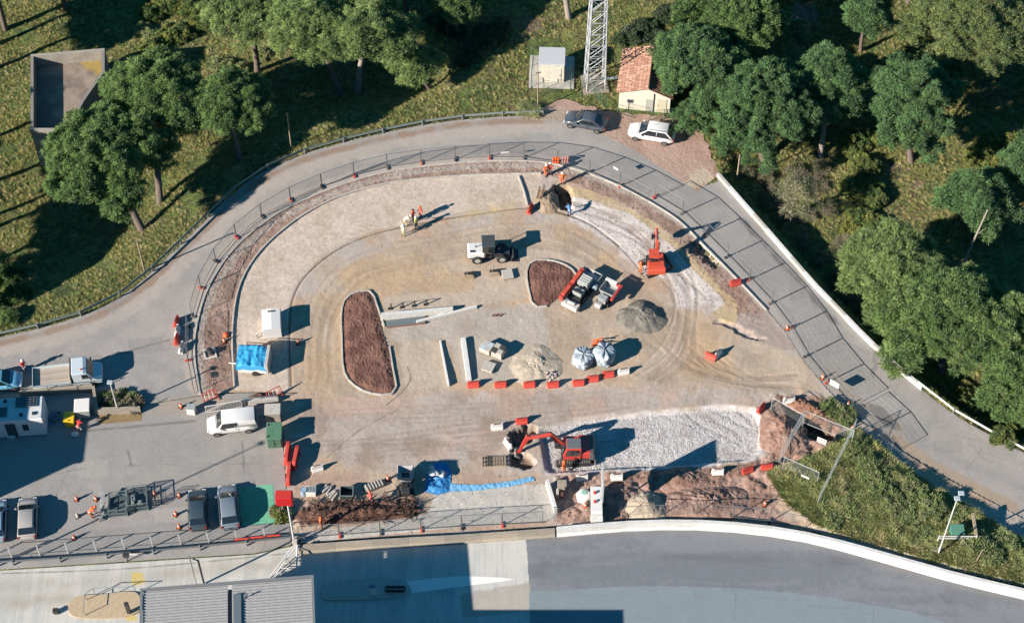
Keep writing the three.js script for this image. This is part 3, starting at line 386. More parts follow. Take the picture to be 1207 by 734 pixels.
function fenceRun(pts, label, group, feet = 0, y = 0.03, step = 3.46, name = 'fence_panel', tilt = 0, steel = M('fence_steel', alb(132, 134, 136), 0.5, { metalness: 0.3 })) {
  const q = resample(pts, step);
  for (let i = 0; i < q.length - 1; i++) {
    const a = q[i], b = q[i + 1], o = thing(name, label, 'fence panel', group); o.position.set((a.x + b.x) / 2, y, (a.z + b.z) / 2); o.rotation.set(tilt, Math.atan2(-(b.z - a.z), b.x - a.x), 0, 'YXZ');
    const s = a.distanceTo(b) / 3.46; part(o, 'frame', fp[0], steel).scale.x = s; part(o, 'wire_mesh', fp[1], steel).scale.x = s;
    const f = part(o, 'foot', fp[2], footMats[(i * 3 + feet) % 4]); f.position.set(-1.72 * s, 0.065, 0); f.rotation.y = Math.PI / 2;
  }
}
fenceRun(smooth(off(kerbOuterPx.slice(3, 20), -7, -4)), 'temporary wire fence panel standing on the road edge outside the curved kerb', 'fence panels along the curved kerb', 0);
fenceRun(smooth([[772, 232], [808, 254], [838, 284], [868, 314], [900, 348], [925, 376], [945, 412], [972, 447], [1004, 480]]), 'temporary wire fence panel on the road edge of the east bend', 'fence panels along the east bend', 1);
fenceRun(smooth([[1004, 484], [1030, 508], [1050, 536]]), 'temporary wire fence panel beside the worn patch of the east road', 'fence panels by the worn road patch', 2);
fenceRun(smooth([[222, 386], [220, 412], [224, 440], [229, 464]]), 'temporary wire fence panel at the stacked red and white blocks', 'fence panels at the west kerb', 2);
fenceRun(smooth([[352, 635], [450, 628], [540, 622], [640, 617]]), 'temporary wire fence panel between works and beige barrier', 'fence panels behind the beige barrier', 2, 0.05);
fenceRun(smooth([[735, 611], [820, 609], [900, 614], [950, 624]]), 'temporary wire fence panel between earth heap and white barrier', 'fence panels behind the white barrier', 2, 0.05);
for (const [px, lab, y] of [[[[918, 548], [946, 500]], 'wire fence panel on the west edge of the shrub bank', 0.5], [[[962, 602], [1006, 512]], 'wire fence panel on the east edge of the shrub bank', 0.6], [[[946, 500], [1004, 524]], 'wire fence panel with white notice above the trench', 0.2], [[[908, 484], [946, 505]], 'wire fence panel along the red earth edge of the trench', 0.1], [[[921, 558], [962, 576]], 'wire fence panel with narrow white plate on the shrub bank', 0.7]]) fenceRun(smooth(px), lab, lab, 0, y, 3.6, 'fence_panel', 0, M('fence_bright', alb(206, 212, 212), 0.45, { metalness: 0.2 }));
function board(w, h, label, name = 'notice_board') { const o = thing(name, label, 'sign'); part(o, 'panel', rbox(w, h, 0.03, 0.01), mWhite); return o; }
{ // white boards hung on the fence panels
  const put = (o, u1, v1, u2, v2, h, tilt = 0) => { along(o, u1, v1, u2, v2, h, h); o.rotation.order = 'YXZ'; o.rotation.x = tilt; return o; };
  const o = board(0.85, 0.75, 'white notice with grey lettering on the fence above the trench'); for (let k = 0; k < 3; k++) for (let j = 0; j < 2; j++) part(o, 'print', box(0.16 + 0.05 * ((k + j) % 2), 0.12, 0.01, -0.24 + k * 0.24, 0.16 - j * 0.3, 0.02), M('grey_print', alb(120, 124, 130), 0.7)); put(o, 963, 517, 975, 522, 1.5);
  put(board(0.75, 0.24, 'narrow white plate on the fence of the shrub bank'), 945, 560, 954, 564, 1.9);
  put(board(0.95, 0.75, 'white square board on the fence beside the worn road patch'), 978, 449, 990, 456, 1.2); put(board(0.55, 0.3, 'small white plate on the fence at the lay-by bend'), 722, 196, 730, 201, 1.4);
  put(board(0.8, 0.22, 'long white plate on the fence over the curved kerb'), 590, 180, 600, 179, 1.4);
}
{ // tall fence along the yard above the toll apron
  const o0 = [[-20, 660], [345, 632]], pts = resample(smooth(o0), 2.5), Hh = 1.7;
  for (let i = 0; i < pts.length - 1; i++) { const a = pts[i], b = pts[i + 1], L = a.distanceTo(b), o = thing('yard_fence_section', 'pale steel post and wire fence section along the yard edge', 'fence', 'fence sections along the yard edge'); o.position.set((a.x + b.x) / 2, 0.01, (a.z + b.z) / 2); o.rotation.y = Math.atan2(-(b.z - a.z), b.x - a.x); part(o, 'post', box(0.09, Hh, 0.09, -L / 2, Hh / 2, 0), M('post_white', alb(208, 210, 210), 0.5)); part(o, 'top_rail', rod(V(-L / 2, Hh - 0.04, 0), V(L / 2, Hh - 0.04, 0), 0.025), mGalv); part(o, 'bottom_rail', rod(V(-L / 2, 0.3, 0), V(L / 2, 0.3, 0), 0.02), mGalv); const w = []; for (let x = -L / 2 + 0.25; x < L / 2; x += 0.25) w.push(box(0.006, Hh, 0.006, x, Hh / 2, 0)); part(o, 'wire_mesh', merge(w), mGalv); }
}
// ---------- buildings ----------
{ // toll building: two ribbed roofs
  const h = 6.8, a = G(165, 694, h), b = G(369.5, 678, h), e = b.clone().sub(a), L = e.length(), ang = Math.atan2(-e.z, e.x), dep = 16;
  const o = thing('toll_building', 'toll building with two pale ribbed metal roofs', 'building'); o.position.set(a.x, 0, a.z); o.rotation.y = ang;
  const mR = M('ribbed_roof', alb(178, 178, 178), 0.6, { map: grime }), mW = M('building_wall', alb(176, 172, 164), 0.9, { map: grime });
  part(o, 'wall', box(L - 0.8, h - 0.25, dep - 0.8, L / 2, (h - 0.25) / 2, dep / 2 + 0.3), mW);
  const rib = (x0, x1) => { const pts = [], p = 0.26; for (let z = 0.25; z < dep; z += p) pts.push([z, 0], [z + p * 0.55, 0], [z + p * 0.65, 0.07], [z + p * 0.9, 0.07]); const g = prism([...pts, [dep, 0], [dep, -0.1], [0.25, -0.1]], x1 - x0, 0).rotateY(-Math.PI / 2); return g.translate(x1, h - 0.02, 0); };
  const s1 = L * 0.502, s2 = L * 0.527, gut = M('gutter', alb(150, 152, 154), 0.5, { metalness: 0.3 });
  part(o, 'roof', rib(0.25, s1), mR, 'left roof, ribbed metal'); part(o, 'roof', rib(s2, L - 0.2), mR, 'right roof, ribbed metal');
  part(o, 'edge_trim', box(L, 0.22, 0.22, L / 2, h - 0.02, 0.1), gut); part(o, 'edge_trim', box(0.2, 0.24, dep, 0.1, h + 0.0, dep / 2 + 0.22), gut); part(o, 'edge_trim', box(0.2, 0.24, dep, L - 0.1, h + 0.0, dep / 2 + 0.22), gut);
  part(o, 'valley_gutter', box(s2 - s1 - 0.04, 0.1, dep - 0.5, (s1 + s2) / 2, h - 0.3, dep / 2 + 0.3), mDark);
  part(o, 'skylight', box(0.62, 0.12, 3.6, L * 0.558, h + 0.12, 3.0), M('skylight', alb(112, 122, 128), 0.3)); part(o, 'vent', merge([rod(V(L * 0.6, h, 1.6), V(L * 0.6, h + 0.5, 1.6), 0.05), rod(V(L * 0.6, h + 0.5, 1.6), V(L * 0.6 + 0.3, h + 0.45, 1.5), 0.08)]), mGalv);
  const c = thing('toll_canopy', 'wide toll canopy roof beyond the toll building', 'canopy'); const p = G(557, 812); c.position.set(p.x, 0, p.z); part(c, 'roof', box(14, 0.6, 9, -7, 6.8, 4.5), mR); for (const x of [-12, -2]) part(c, 'column', box(0.5, 6.5, 0.5, x, 3.25, 4.5), mConc);
}
{ // yard building beyond the left edge, whose shade falls over the yard
  const o = thing('site_office_block', 'tall office block beside the yard', 'building'); const p = G(-118, 640); o.position.set(p.x, 0, p.z); o.rotation.y = 0.02;
  part(o, 'wall', box(8, 8.0, 7.6, -4, 4.0, -3.8), mConc); part(o, 'roof', box(8.3, 0.2, 7.9, -4, 8.1, -3.8), mConcD);
}
{ // tiled hut
  const a = G(729, 127), b = G(789, 133), e = b.clone().sub(a), W = e.length(), D = 5.6, hL = 2.5, hR = 2.3, ang = Math.atan2(-e.z, e.x), rx = W * 0.55, hr = 3.35, ov = 0.22;
  const o = thing('tiled_hut', 'small cream hut with a weathered red tiled roof below the mast', 'building'); o.position.set(a.x, 0, a.z); o.rotation.y = ang;
  const cream = M('cream_render', alb(242, 235, 216), 0.95, { map: grime });
  part(o, 'wall', prism([[0, -0.1], [W, -0.1], [W, hR], [rx, hr], [0, hL]], D, 0).translate(0, 0, -D), cream);
  const tA = [M('tile_a', alb(190, 140, 112), 0.95, { map: grime }), M('tile_b', alb(172, 120, 96), 0.95, { map: grime }), M('tile_c', alb(206, 160, 134), 0.95, { map: grime }), M('tile_d', alb(150, 108, 90), 0.95, { map: grime })];
  const slope = (x0, y0, x1, y1) => { const len = Math.hypot(x1 - x0, y1 - y0), al = Math.atan2(y1 - y0, x1 - x0), n = Math.round(len / 0.36), step = len / n, D2 = D + 2 * ov, m = Math.round(D2 / 0.24), wz = D2 / m; const geo = new THREE.CylinderGeometry(wz * 0.5, wz * 0.42, step * 1.15, 7, 1, true, Math.PI / 2, Math.PI); geo.rotateX(Math.PI / 2).rotateY(Math.PI / 2).rotateX(0);
    const deck = part(o, 'roof_deck', box(len, 0.05, D2, 0, 0, 0, 0, 0, al), tA[3]); deck.position.set((x0 + x1) / 2, (y0 + y1) / 2, -D / 2);
    for (let i = 0; i < n; i++) { const list = [], f = (i + 0.5) / n; for (let j = 0; j < m; j++) { const g = norm(geo.clone()).rotateZ(al + rr(-0.03, 0.03)).translate(lerp(x0, x1, f) - Math.sin(al) * 0.05 * (al > 1.57 ? -1 : 1), lerp(y0, y1, f) + 0.05 + rr(-0.01, 0.01), ov - (j + 0.5) * wz), c = tCol[Math.floor(R() * 3.999)], k = rr(0.92, 1.08), ca = new Float32Array(g.attributes.position.count * 3); for (let q = 0; q < ca.length; q++) ca[q] = c[q % 3] * k; g.setAttribute('color', new THREE.BufferAttribute(ca, 3)); list.push(g); } const t = part(o, 'tile_course', mergeGeometries(list), M('roof_tile', 0xffffff, 0.95, { vertexColors: true })); t.userData.kind = 'stuff'; } };
  const tCol = [alb(186, 142, 120), alb(174, 130, 110), alb(196, 156, 134), alb(164, 122, 104)];
  slope(-ov, hL - 0.06, rx, hr + 0.04); slope(W + ov, hR - 0.06, rx, hr + 0.04);
  part(o, 'ridge', merge([...Array(14)].map((_, i) => cylz(0.13, 0.46, rx, hr + 0.08, ov - 0.2 - i * (D + 2 * ov - 0.3) / 13.5, 10))), tA[2]);
  const door = part(o, 'door', box(0.95, 1.9, 0.05, W * 0.84, 0.95, 0.03), M('pale_door', alb(214, 204, 180), 0.8)); part(door, 'handle', box(0.05, 0.05, 0.08, W * 0.84 - 0.36, 1.0, 0.08), mDark);
  part(o, 'door', box(0.75, 1.7, 0.05, W * 0.6, 0.85, 0.03), M('grey_door', alb(186, 184, 176), 0.8)); const w1 = part(o, 'window', box(0.6, 0.5, 0.05, W * 0.22, 1.2, 0.03), M('frame_grey', alb(150, 152, 152), 0.7)); part(w1, 'pane', box(0.5, 0.4, 0.02, W * 0.22, 1.2, 0.06), M('dark_glass', alb(64, 74, 84), 0.1)); part(o, 'drain_pipe', rod(V(W * 0.68, 0, 0.06), V(W * 0.68, 2.6, 0.06), 0.035), mDark);
}
{ // small equipment cabin on a pad
  const o = thing('equipment_cabin', 'small white equipment cabin on a concrete pad beside the lattice mast', 'cabin'); at(o, 650, 99, -0.04);
  part(o, 'pad', box(4.6, 0.24, 4.4, 0, 0.05, -1.6), mConc); part(o, 'wall', box(2.5, 2.6, 2.2, 0, 1.45, -1.2), M('cabin_cream', alb(240, 234, 216), 0.8, { map: grime })); part(o, 'roof', rbox(2.66, 0.14, 2.4, 0.03, 0, 2.82, -1.2), M('cabin_roof', alb(206, 210, 214), 0.5)); part(o, 'door', box(0.9, 2.0, 0.05, 0.5, 1.2, -0.08), M('door_pale', alb(226, 222, 208), 0.7)); part(o, 'door_handle', box(0.06, 0.12, 0.06, 0.85, 1.25, -0.03), mDark);
  const f = (pts, lab) => { const q = resample(pts, 1.5); const t = thing('green_fence', lab, 'fence'); for (let i = 0; i < q.length - 1; i++) { const a = q[i], b = q[i + 1]; part(t, 'post', rod(V(a.x, -0.1, a.z), V(a.x, 1.5, a.z), 0.035), mGreenF); const w = [rod(V(a.x, 1.45, a.z), V(b.x, 1.45, b.z), 0.02), rod(V(a.x, 0.1, a.z), V(b.x, 0.1, b.z), 0.02)]; for (let k = 1; k < 14; k++) { const x = lerp(a.x, b.x, k / 14), z = lerp(a.z, b.z, k / 14); w.push(box(0.008, 1.4, 0.008, x, 0.75, z)); } for (let k = 1; k < 6; k++) { w.push(rod(V(a.x, k * 0.24, a.z), V(b.x, k * 0.24, b.z), 0.005, 0.005, 4)); } part(t, 'mesh_panel', merge(w), mGreenF); } };
  f(smooth([[626, 104], [628, 78], [630, 66]]), 'green wire fence on the grass side of the equipment cabin'); f(smooth([[641, 106], [656, 108]]), 'green wire gate in front of the equipment cabin'); f(smooth([[672, 108], [676, 82]]), 'green wire fence between equipment cabin and mast'); f(smooth([[684, 106], [704, 112], [708, 124], [716, 130]]), 'green wire fence at the foot of the lattice mast'); f(smooth([[728, 134], [748, 140]]), 'green wire fence in front of the tiled hut'); f(smooth([[766, 142], [802, 138], [812, 132]]), 'green wire fence behind the white car');
}
{ // lattice mast
  const o = thing('lattice_mast', 'tall galvanised lattice mast standing on the grass', 'mast'); at(o, 701, 100, 0.12); const w0 = 0.95, w1 = 0.55, Hh = 24, n = 15, wid = (y) => lerp(w0, w1, y / Hh), c = [[-1, -1], [1, -1], [1, 1], [-1, 1]], P3 = (k, y) => V(c[k % 4][0] * wid(y), y, c[k % 4][1] * wid(y)), ms = M('mast_steel', alb(200, 204, 208), 0.5, { metalness: 0.2 });
  for (let k = 0; k < 4; k++) { part(o, 'leg', rod(P3(k, -0.2), P3(k, Hh), 0.075, 0.06), ms); for (let i = 0; i < n; i++) { const y0 = i * Hh / n, y1 = (i + 1) * Hh / n; part(o, 'brace', rod(P3(k, y0), P3(k + 1, y1), 0.035, 0.035, 5), ms); part(o, 'brace', rod(P3(k + 1, y0), P3(k, y1), 0.035, 0.035, 5), ms); part(o, 'cross_bar', rod(P3(k, y1), P3(k + 1, y1), 0.035, 0.035, 5), ms); } }
  part(o, 'foundation', box(2.6, 0.35, 2.6, 0, 0.05, 0), mConcD); part(o, 'cable_tray', box(0.3, 0.06, 3.2, 2.0, 1.0, 0.2, 0, 1.57), M('tray', alb(150, 170, 168), 0.5)); part(o, 'feeder_cables', merge([0, 1, 2].map((k) => rod(V(0.5 + k * 0.08, 0.4, -0.5), V(0.3 + k * 0.06, Hh, -0.3), 0.03))), mDark);
}
{ // open concrete tank on the hillside
  const o = thing('concrete_tank', 'open roofless concrete tank on the hillside beside the umbrella pines', 'tank'); const top = 2.0, fl = 0.55, px = [[37, 65], [121, 58], [121, 84], [97, 118], [78, 152], [37, 152]], q = px.map(([u, v]) => G(u, v, top)), poly = q.map((p) => [p.x, p.z]);
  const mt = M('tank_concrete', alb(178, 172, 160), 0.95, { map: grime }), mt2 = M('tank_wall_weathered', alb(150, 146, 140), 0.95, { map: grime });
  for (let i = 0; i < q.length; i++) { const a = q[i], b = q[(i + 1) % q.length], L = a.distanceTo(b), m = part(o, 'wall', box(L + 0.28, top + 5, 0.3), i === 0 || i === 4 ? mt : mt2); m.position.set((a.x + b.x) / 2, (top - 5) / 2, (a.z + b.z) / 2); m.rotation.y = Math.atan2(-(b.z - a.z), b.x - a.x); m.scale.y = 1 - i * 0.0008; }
  const ins = poly.map(([x, z]) => { const cx = q.reduce((s, p) => s + p.x, 0) / 6, cz = q.reduce((s, p) => s + p.z, 0) / 6; return [lerp(x, cx, 0.02), lerp(z, cz, 0.02)]; });
  const t = plan([-52, -36, -38, -22], 256, 256, (x, z) => mix3(alb(158, 142, 128), alb(132, 118, 108), ss(-0.3, 0.3, fbm(x * 0.7, z * 0.7, 4))), [{ polys: [G2([[88, 70], [122, 68], [122, 98], [104, 86]])], col: alb(170, 146, 84), blur: 0.3, edge: 0.6 }], 0.25);
  part(o, 'floor', sheet(ins, fl, [-52, -36, -38, -22]), M('tank_floor', 0xffffff, 1, { map: t }));
}
// ---------- vehicles ----------
const mGlass = M('vehicle_glass', alb(38, 46, 52), 0.06, { clearcoat: 1, clearcoatRoughness: 0.03 }), mTyre = M('tyre', alb(46, 45, 45), 0.9), mRim = M('rim', alb(150, 152, 154), 0.4, { metalness: 0.6 }), mTrim = M('trim_black', alb(42, 42, 44), 0.6), mHead = M('headlight_glass', alb(220, 224, 226), 0.1), mTail = M('tail_light', alb(170, 30, 26), 0.25), mPlate = M('plate', alb(226, 224, 214), 0.6);
const paint = (name, c, o = {}) => M('paint_' + name, c, 0.35, { clearcoat: 0.8, clearcoatRoughness: 0.08, ...o });
function loft(rings) { // rings: arrays of V, same length; closed across, capped
  const n = rings[0].length, pos = [], idx = []; rings.forEach((r) => r.forEach((p) => pos.push(p.x, p.y, p.z)));
  for (let i = 0; i < rings.length - 1; i++) for (let j = 0; j < n; j++) { const a = i * n + j, b = i * n + (j + 1) % n; idx.push(a, a + n, b, b, a + n, b + n); }
  for (const k of [0, rings.length - 1]) { const c = pos.length / 3; const m = rings[k].reduce((s, p) => s.add(p), V(0, 0, 0)).divideScalar(n); pos.push(m.x, m.y, m.z); for (let j = 0; j < n; j++) { const a = k * n + j, b = k * n + (j + 1) % n; k ? idx.push(a, c, b) : idx.push(a, b, c); } }
  const g = new THREE.BufferGeometry(); g.setAttribute('position', new THREE.Float32BufferAttribute(pos, 3)); g.setIndex(idx); const q = g.toNonIndexed(); q.computeVertexNormals(); const m = mergeVertices((q.deleteAttribute('normal'), q), 1e-3); m.computeVertexNormals(); return m;
}
function slab4(a, b, c, d, t = 0.012) { // thin glazed plate on four corners (a,b,c,d around)
  const n = b.clone().sub(a).cross(d.clone().sub(a)).normalize(); const q = [a, b, c, d], pos = []; q.forEach((p) => pos.push(...p.clone().addScaledVector(n, t).toArray())); q.forEach((p) => pos.push(...p.clone().addScaledVector(n, -t).toArray()));
  const g = new THREE.BufferGeometry(); g.setAttribute('position', new THREE.Float32BufferAttribute(pos, 3)); g.setIndex([0, 1, 2, 0, 2, 3, 4, 6, 5, 4, 7, 6, 0, 4, 5, 0, 5, 1, 1, 5, 6, 1, 6, 2, 2, 6, 7, 2, 7, 3, 3, 7, 4, 3, 4, 0]); const k = g.toNonIndexed(); k.computeVertexNormals(); return k;
}
function car(name, label, cat, P) {
  const { L, W, H: Hh, belt = 0.92, hoodF = 0.72, hood = 0.9, boot = 0.92, x1, x2, x3, x4, wr = 0.78, mat, sideGlass = 1, rear = true } = P, o = thing(name, label, cat), f = L / 2;
  const top = (x) => x > x1 ? lerp(hood, hoodF, ss(x1, f, x) ** 1.5) : x < x4 ? boot : belt;
  const rings = []; for (let i = 0; i <= 24; i++) { const t = 0.5 - 0.5 * Math.cos(Math.PI * i / 24), x = -f + t * L, e = Math.abs(x / f), w = W / 2 * (1 - 0.26 * Math.pow(e, 6)), y0 = 0.24 + 0.14 * Math.pow(e, 8), y1 = top(x) - 0.22 * Math.pow(e, 12); rings.push([V(x, y0, -w * 0.86), V(x, y0 + 0.14, -w * 0.985), V(x, lerp(y0, y1, 0.6), -w), V(x, y1 - 0.07, -w * 0.95), V(x, y1, -w * 0.82), V(x, y1 + 0.02, 0), V(x, y1, w * 0.82), V(x, y1 - 0.07, w * 0.95), V(x, lerp(y0, y1, 0.6), w), V(x, y0 + 0.14, w * 0.985), V(x, y0, w * 0.86)]); }
  const body = part(o, 'body', loft(rings), mat);
  const wb = W / 2 * 0.9, wt = W / 2 * wr, cab = (x, y, w) => [V(x, belt - 0.15, -wb), V(x, lerp(belt - 0.05, y, 0.55), -lerp(wb, w, 0.5)), V(x, y - 0.05, -w), V(x, y, -w * 0.84), V(x, y + 0.025, 0), V(x, y, w * 0.84), V(x, y - 0.05, w), V(x, lerp(belt - 0.05, y, 0.55), lerp(wb, w, 0.5)), V(x, belt - 0.15, wb)];
  const st = [[x4, boot, wb * 0.95], [lerp(x4, x3, 0.5), lerp(boot, Hh - 0.04, 0.5), lerp(wb * 0.95, wt, 0.5)], [x3, Hh - 0.04, wt], [lerp(x3, x2, 0.5), Hh, wt], [x2, Hh - 0.05, wt], [lerp(x2, x1, 0.5), lerp(Hh - 0.05, hood - 0.03, 0.5), lerp(wt, wb * 0.95, 0.5)], [x1, hood - 0.03, wb * 0.95]];
  part(o, 'cabin', loft(st.map(([x, y, w]) => cab(x, y, w))), mat);
  const k = 0.9, win = (xa, ya, wa, xb, yb, wb2, s) => slab4(V(xa, ya, -wa * k), V(xb, yb, -wb2 * k), V(xb, yb, wb2 * k), V(xa, ya, wa * k), 0.045);
  part(o, 'windscreen', win(lerp(x1, x2, 0.1), lerp(hood, Hh - 0.05, 0.12), lerp(wb, wt, 0.15), lerp(x1, x2, 0.88), lerp(hood, Hh - 0.05, 0.92), lerp(wb, wt, 0.85)), mGlass);
  if (rear) part(o, 'rear_window', win(lerp(x4, x3, 0.12), lerp(boot, Hh - 0.04, 0.2), lerp(wb, wt, 0.2), lerp(x4, x3, 0.86), lerp(boot, Hh - 0.04, 0.9), lerp(wb, wt, 0.85)), mGlass);
  for (const s of [-1, 1]) {
    const y0 = belt + 0.03, y1 = Hh - 0.1, w = (y) => lerp(wb, wt, (y - belt) / (Hh - belt)) * 1.0 + 0.015, xm = (x1 + x4) / 2 - 0.1;
    const xf0 = x1 - 0.28, xf1 = x2 - 0.02, xr0 = x4 + 0.25, xr1 = x3 + 0.1;
    const pane = (a0, a1, b0, b1) => slab4(V(a0, y0, s * w(y0)), V(a1, y1, s * w(y1)), V(b1, y1, s * w(y1)), V(b0, y0, s * w(y0)), 0.02);
    part(o, 'side_window', pane(xf0, xf1, xm + 0.04, xm + 0.04), mGlass); if (sideGlass) part(o, 'side_window', pane(xm - 0.04, xm - 0.04, xr0, xr1), mGlass);
    part(o, 'door_seam', merge([box(0.018, 0.62, 0.02, x1 - 0.3, belt - 0.33, s * (W / 2 - 0.005)), box(0.018, 0.62, 0.02, xm, belt - 0.33, s * (W / 2 - 0.005)), box(0.018, 0.5, 0.02, x3 + 0.35, belt - 0.3, s * (W / 2 - 0.005)), box(L * 0.5, 0.03, 0.02, 0, 0.42, s * (W / 2 - 0.004))]), mTrim); part(o, 'door_handle', merge([box(0.16, 0.03, 0.03, xm + 0.2, belt - 0.1, s * (W / 2 - 0.01)), box(0.16, 0.03, 0.03, x3 + 0.55, belt - 0.1, s * (W / 2 - 0.01))]), mTrim);
    part(o, 'mirror', rbox(0.16, 0.13, 0.2, 0.04, x1 - 0.35, belt + 0.06, s * (W / 2 + 0.08)), mat);
    part(o, 'headlight', rbox(0.18, 0.14, 0.36, 0.04, f - 0.14, hoodF - 0.12, s * W * 0.34), mHead); part(o, 'tail_light', rbox(0.08, 0.3, 0.16, 0.03, -f + 0.06, boot - 0.18, s * W * 0.4), mTail);
    for (const x of [-L * 0.31, L * 0.315]) { const r = P.wheel ?? 0.32, wh = part(o, 'wheel', cylz(r, 0.22, x, r, s * (W / 2 - 0.1), 22), mTyre); part(wh, 'rim', cylz(r * 0.62, 0.03, x, r, s * (W / 2 + 0.015), 14), mRim); }
  }
  part(o, 'bonnet_seam', merge([-1, 1].map((q) => box((f - x1) * 0.75, 0.012, 0.02, lerp(x1, f, 0.45), lerp(hood, hoodF, 0.22) + 0.022, q * W * 0.37, 0, 0, -0.12)).concat([box(0.02, 0.012, W * 0.7, x1 + 0.06, hood + 0.022, 0)])), mTrim); part(o, 'wipers', merge([-0.3, 0.25].map((z) => rod(V(x1 - 0.06, hood + 0.05, z), V(lerp(x1, x2, 0.3), lerp(hood, Hh, 0.3) + 0.07, z + 0.4), 0.012, 0.012, 4))), mTrim);
  part(o, 'number_plate', box(0.03, 0.11, 0.5, f - 0.02, 0.45, 0), mPlate); part(o, 'bumper_trim', merge([box(0.1, 0.14, W * 0.7, f - 0.06, 0.36, 0), box(0.1, 0.14, W * 0.7, -f + 0.06, 0.36, 0)]), mTrim);
  return o;
}
const hatch = (L, W, Hh, mat) => ({ L, W, H: Hh, mat, hood: 0.95, hoodF: 0.7, boot: 0.96, wr: 0.74, x1: L * 0.275, x2: L * 0.07, x3: -L * 0.32, x4: -L * 0.468 }), saloon = (L, W, Hh, mat) => ({ L, W, H: Hh, mat, hood: 0.92, hoodF: 0.68, wr: 0.72, x1: L * 0.24, x2: L * 0.05, x3: -L * 0.2, x4: -L * 0.39, boot: 0.96 });
along(car('saloon_car', 'dark grey saloon car parked on the lay-by near the equipment cabin', 'car', saloon(4.4, 1.78, 1.45, paint('dark_grey', alb(84, 90, 100)))), 711, 146.5, 670, 138, 0.6);
{ const o = car('people_carrier', 'white people carrier parked in front of the tiled hut', 'car', { ...hatch(4.7, 1.85, 1.68, paint('white', alb(244, 242, 240))), belt: 0.98 }); along(o, 795, 160, 742, 151, 0.7); part(o, 'roof_aerial', rod(V(-0.2, 1.66, 0.1), V(-0.35, 1.95, 0.1), 0.012), mTrim); part(o, 'roof_rails', merge([-1, 1].map((s) => box(2.0, 0.05, 0.04, -0.7, 1.7, s * 0.6))), mGalv); }
along(car('hatchback_car', 'dark blue grey hatchback between traffic cone and grey estate car', 'car', hatch(4.1, 1.72, 1.47, paint('slate', alb(66, 80, 90)))), 233, 620, 232, 579, 0.7);
along(car('estate_car', 'silver blue estate car parked beside the green mat', 'car', { ...hatch(4.45, 1.78, 1.5, paint('silver_blue', alb(126, 138, 150))) }), 271, 617, 267, 575, 0.7);
along(car('hatchback_car', 'silver hatchback parked alone at the yard fence', 'car', hatch(4.2, 1.76, 1.5, paint('silver', alb(178, 174, 170)))), 31, 632, 32, 588, 0.7);
along(car('hatchback_car', 'pale blue car cut by the left edge beside the silver hatchback', 'car', hatch(4.2, 1.76, 1.5, paint('pale_blue', alb(150, 176, 196)))), -6, 636, -4, 590, 0.7);
along(car('hatchback_car', 'sky blue car standing behind the flatbed lorry', 'car', hatch(4.2, 1.8, 1.5, paint('sky_blue', alb(120, 188, 220)))), -28, 450, 24, 446, 0.7);
{ const o = car('panel_van', 'white panel van parked at the white gate of the works', 'van', { L: 4.5, W: 1.85, H: 1.86, belt: 1.05, hood: 1.02, hoodF: 0.82, boot: 1.2, x1: 1.35, x2: 0.8, x3: -2.08, x4: -2.2, wr: 0.86, mat: paint('white', 0), sideGlass: 0, rear: true, wheel: 0.33 }); along(o, 300, 494, 246, 500, 0.8); for (const s of [-1, 1]) part(o, 'lettering', merge([0, 1, 2, 3, 4, 5].map((k) => box(0.13, 0.1 + 0.04 * (k % 2), 0.02, -0.25 - k * 0.19, 1.28, s * 0.9))), M('van_print', alb(176, 180, 186), 0.6)); }
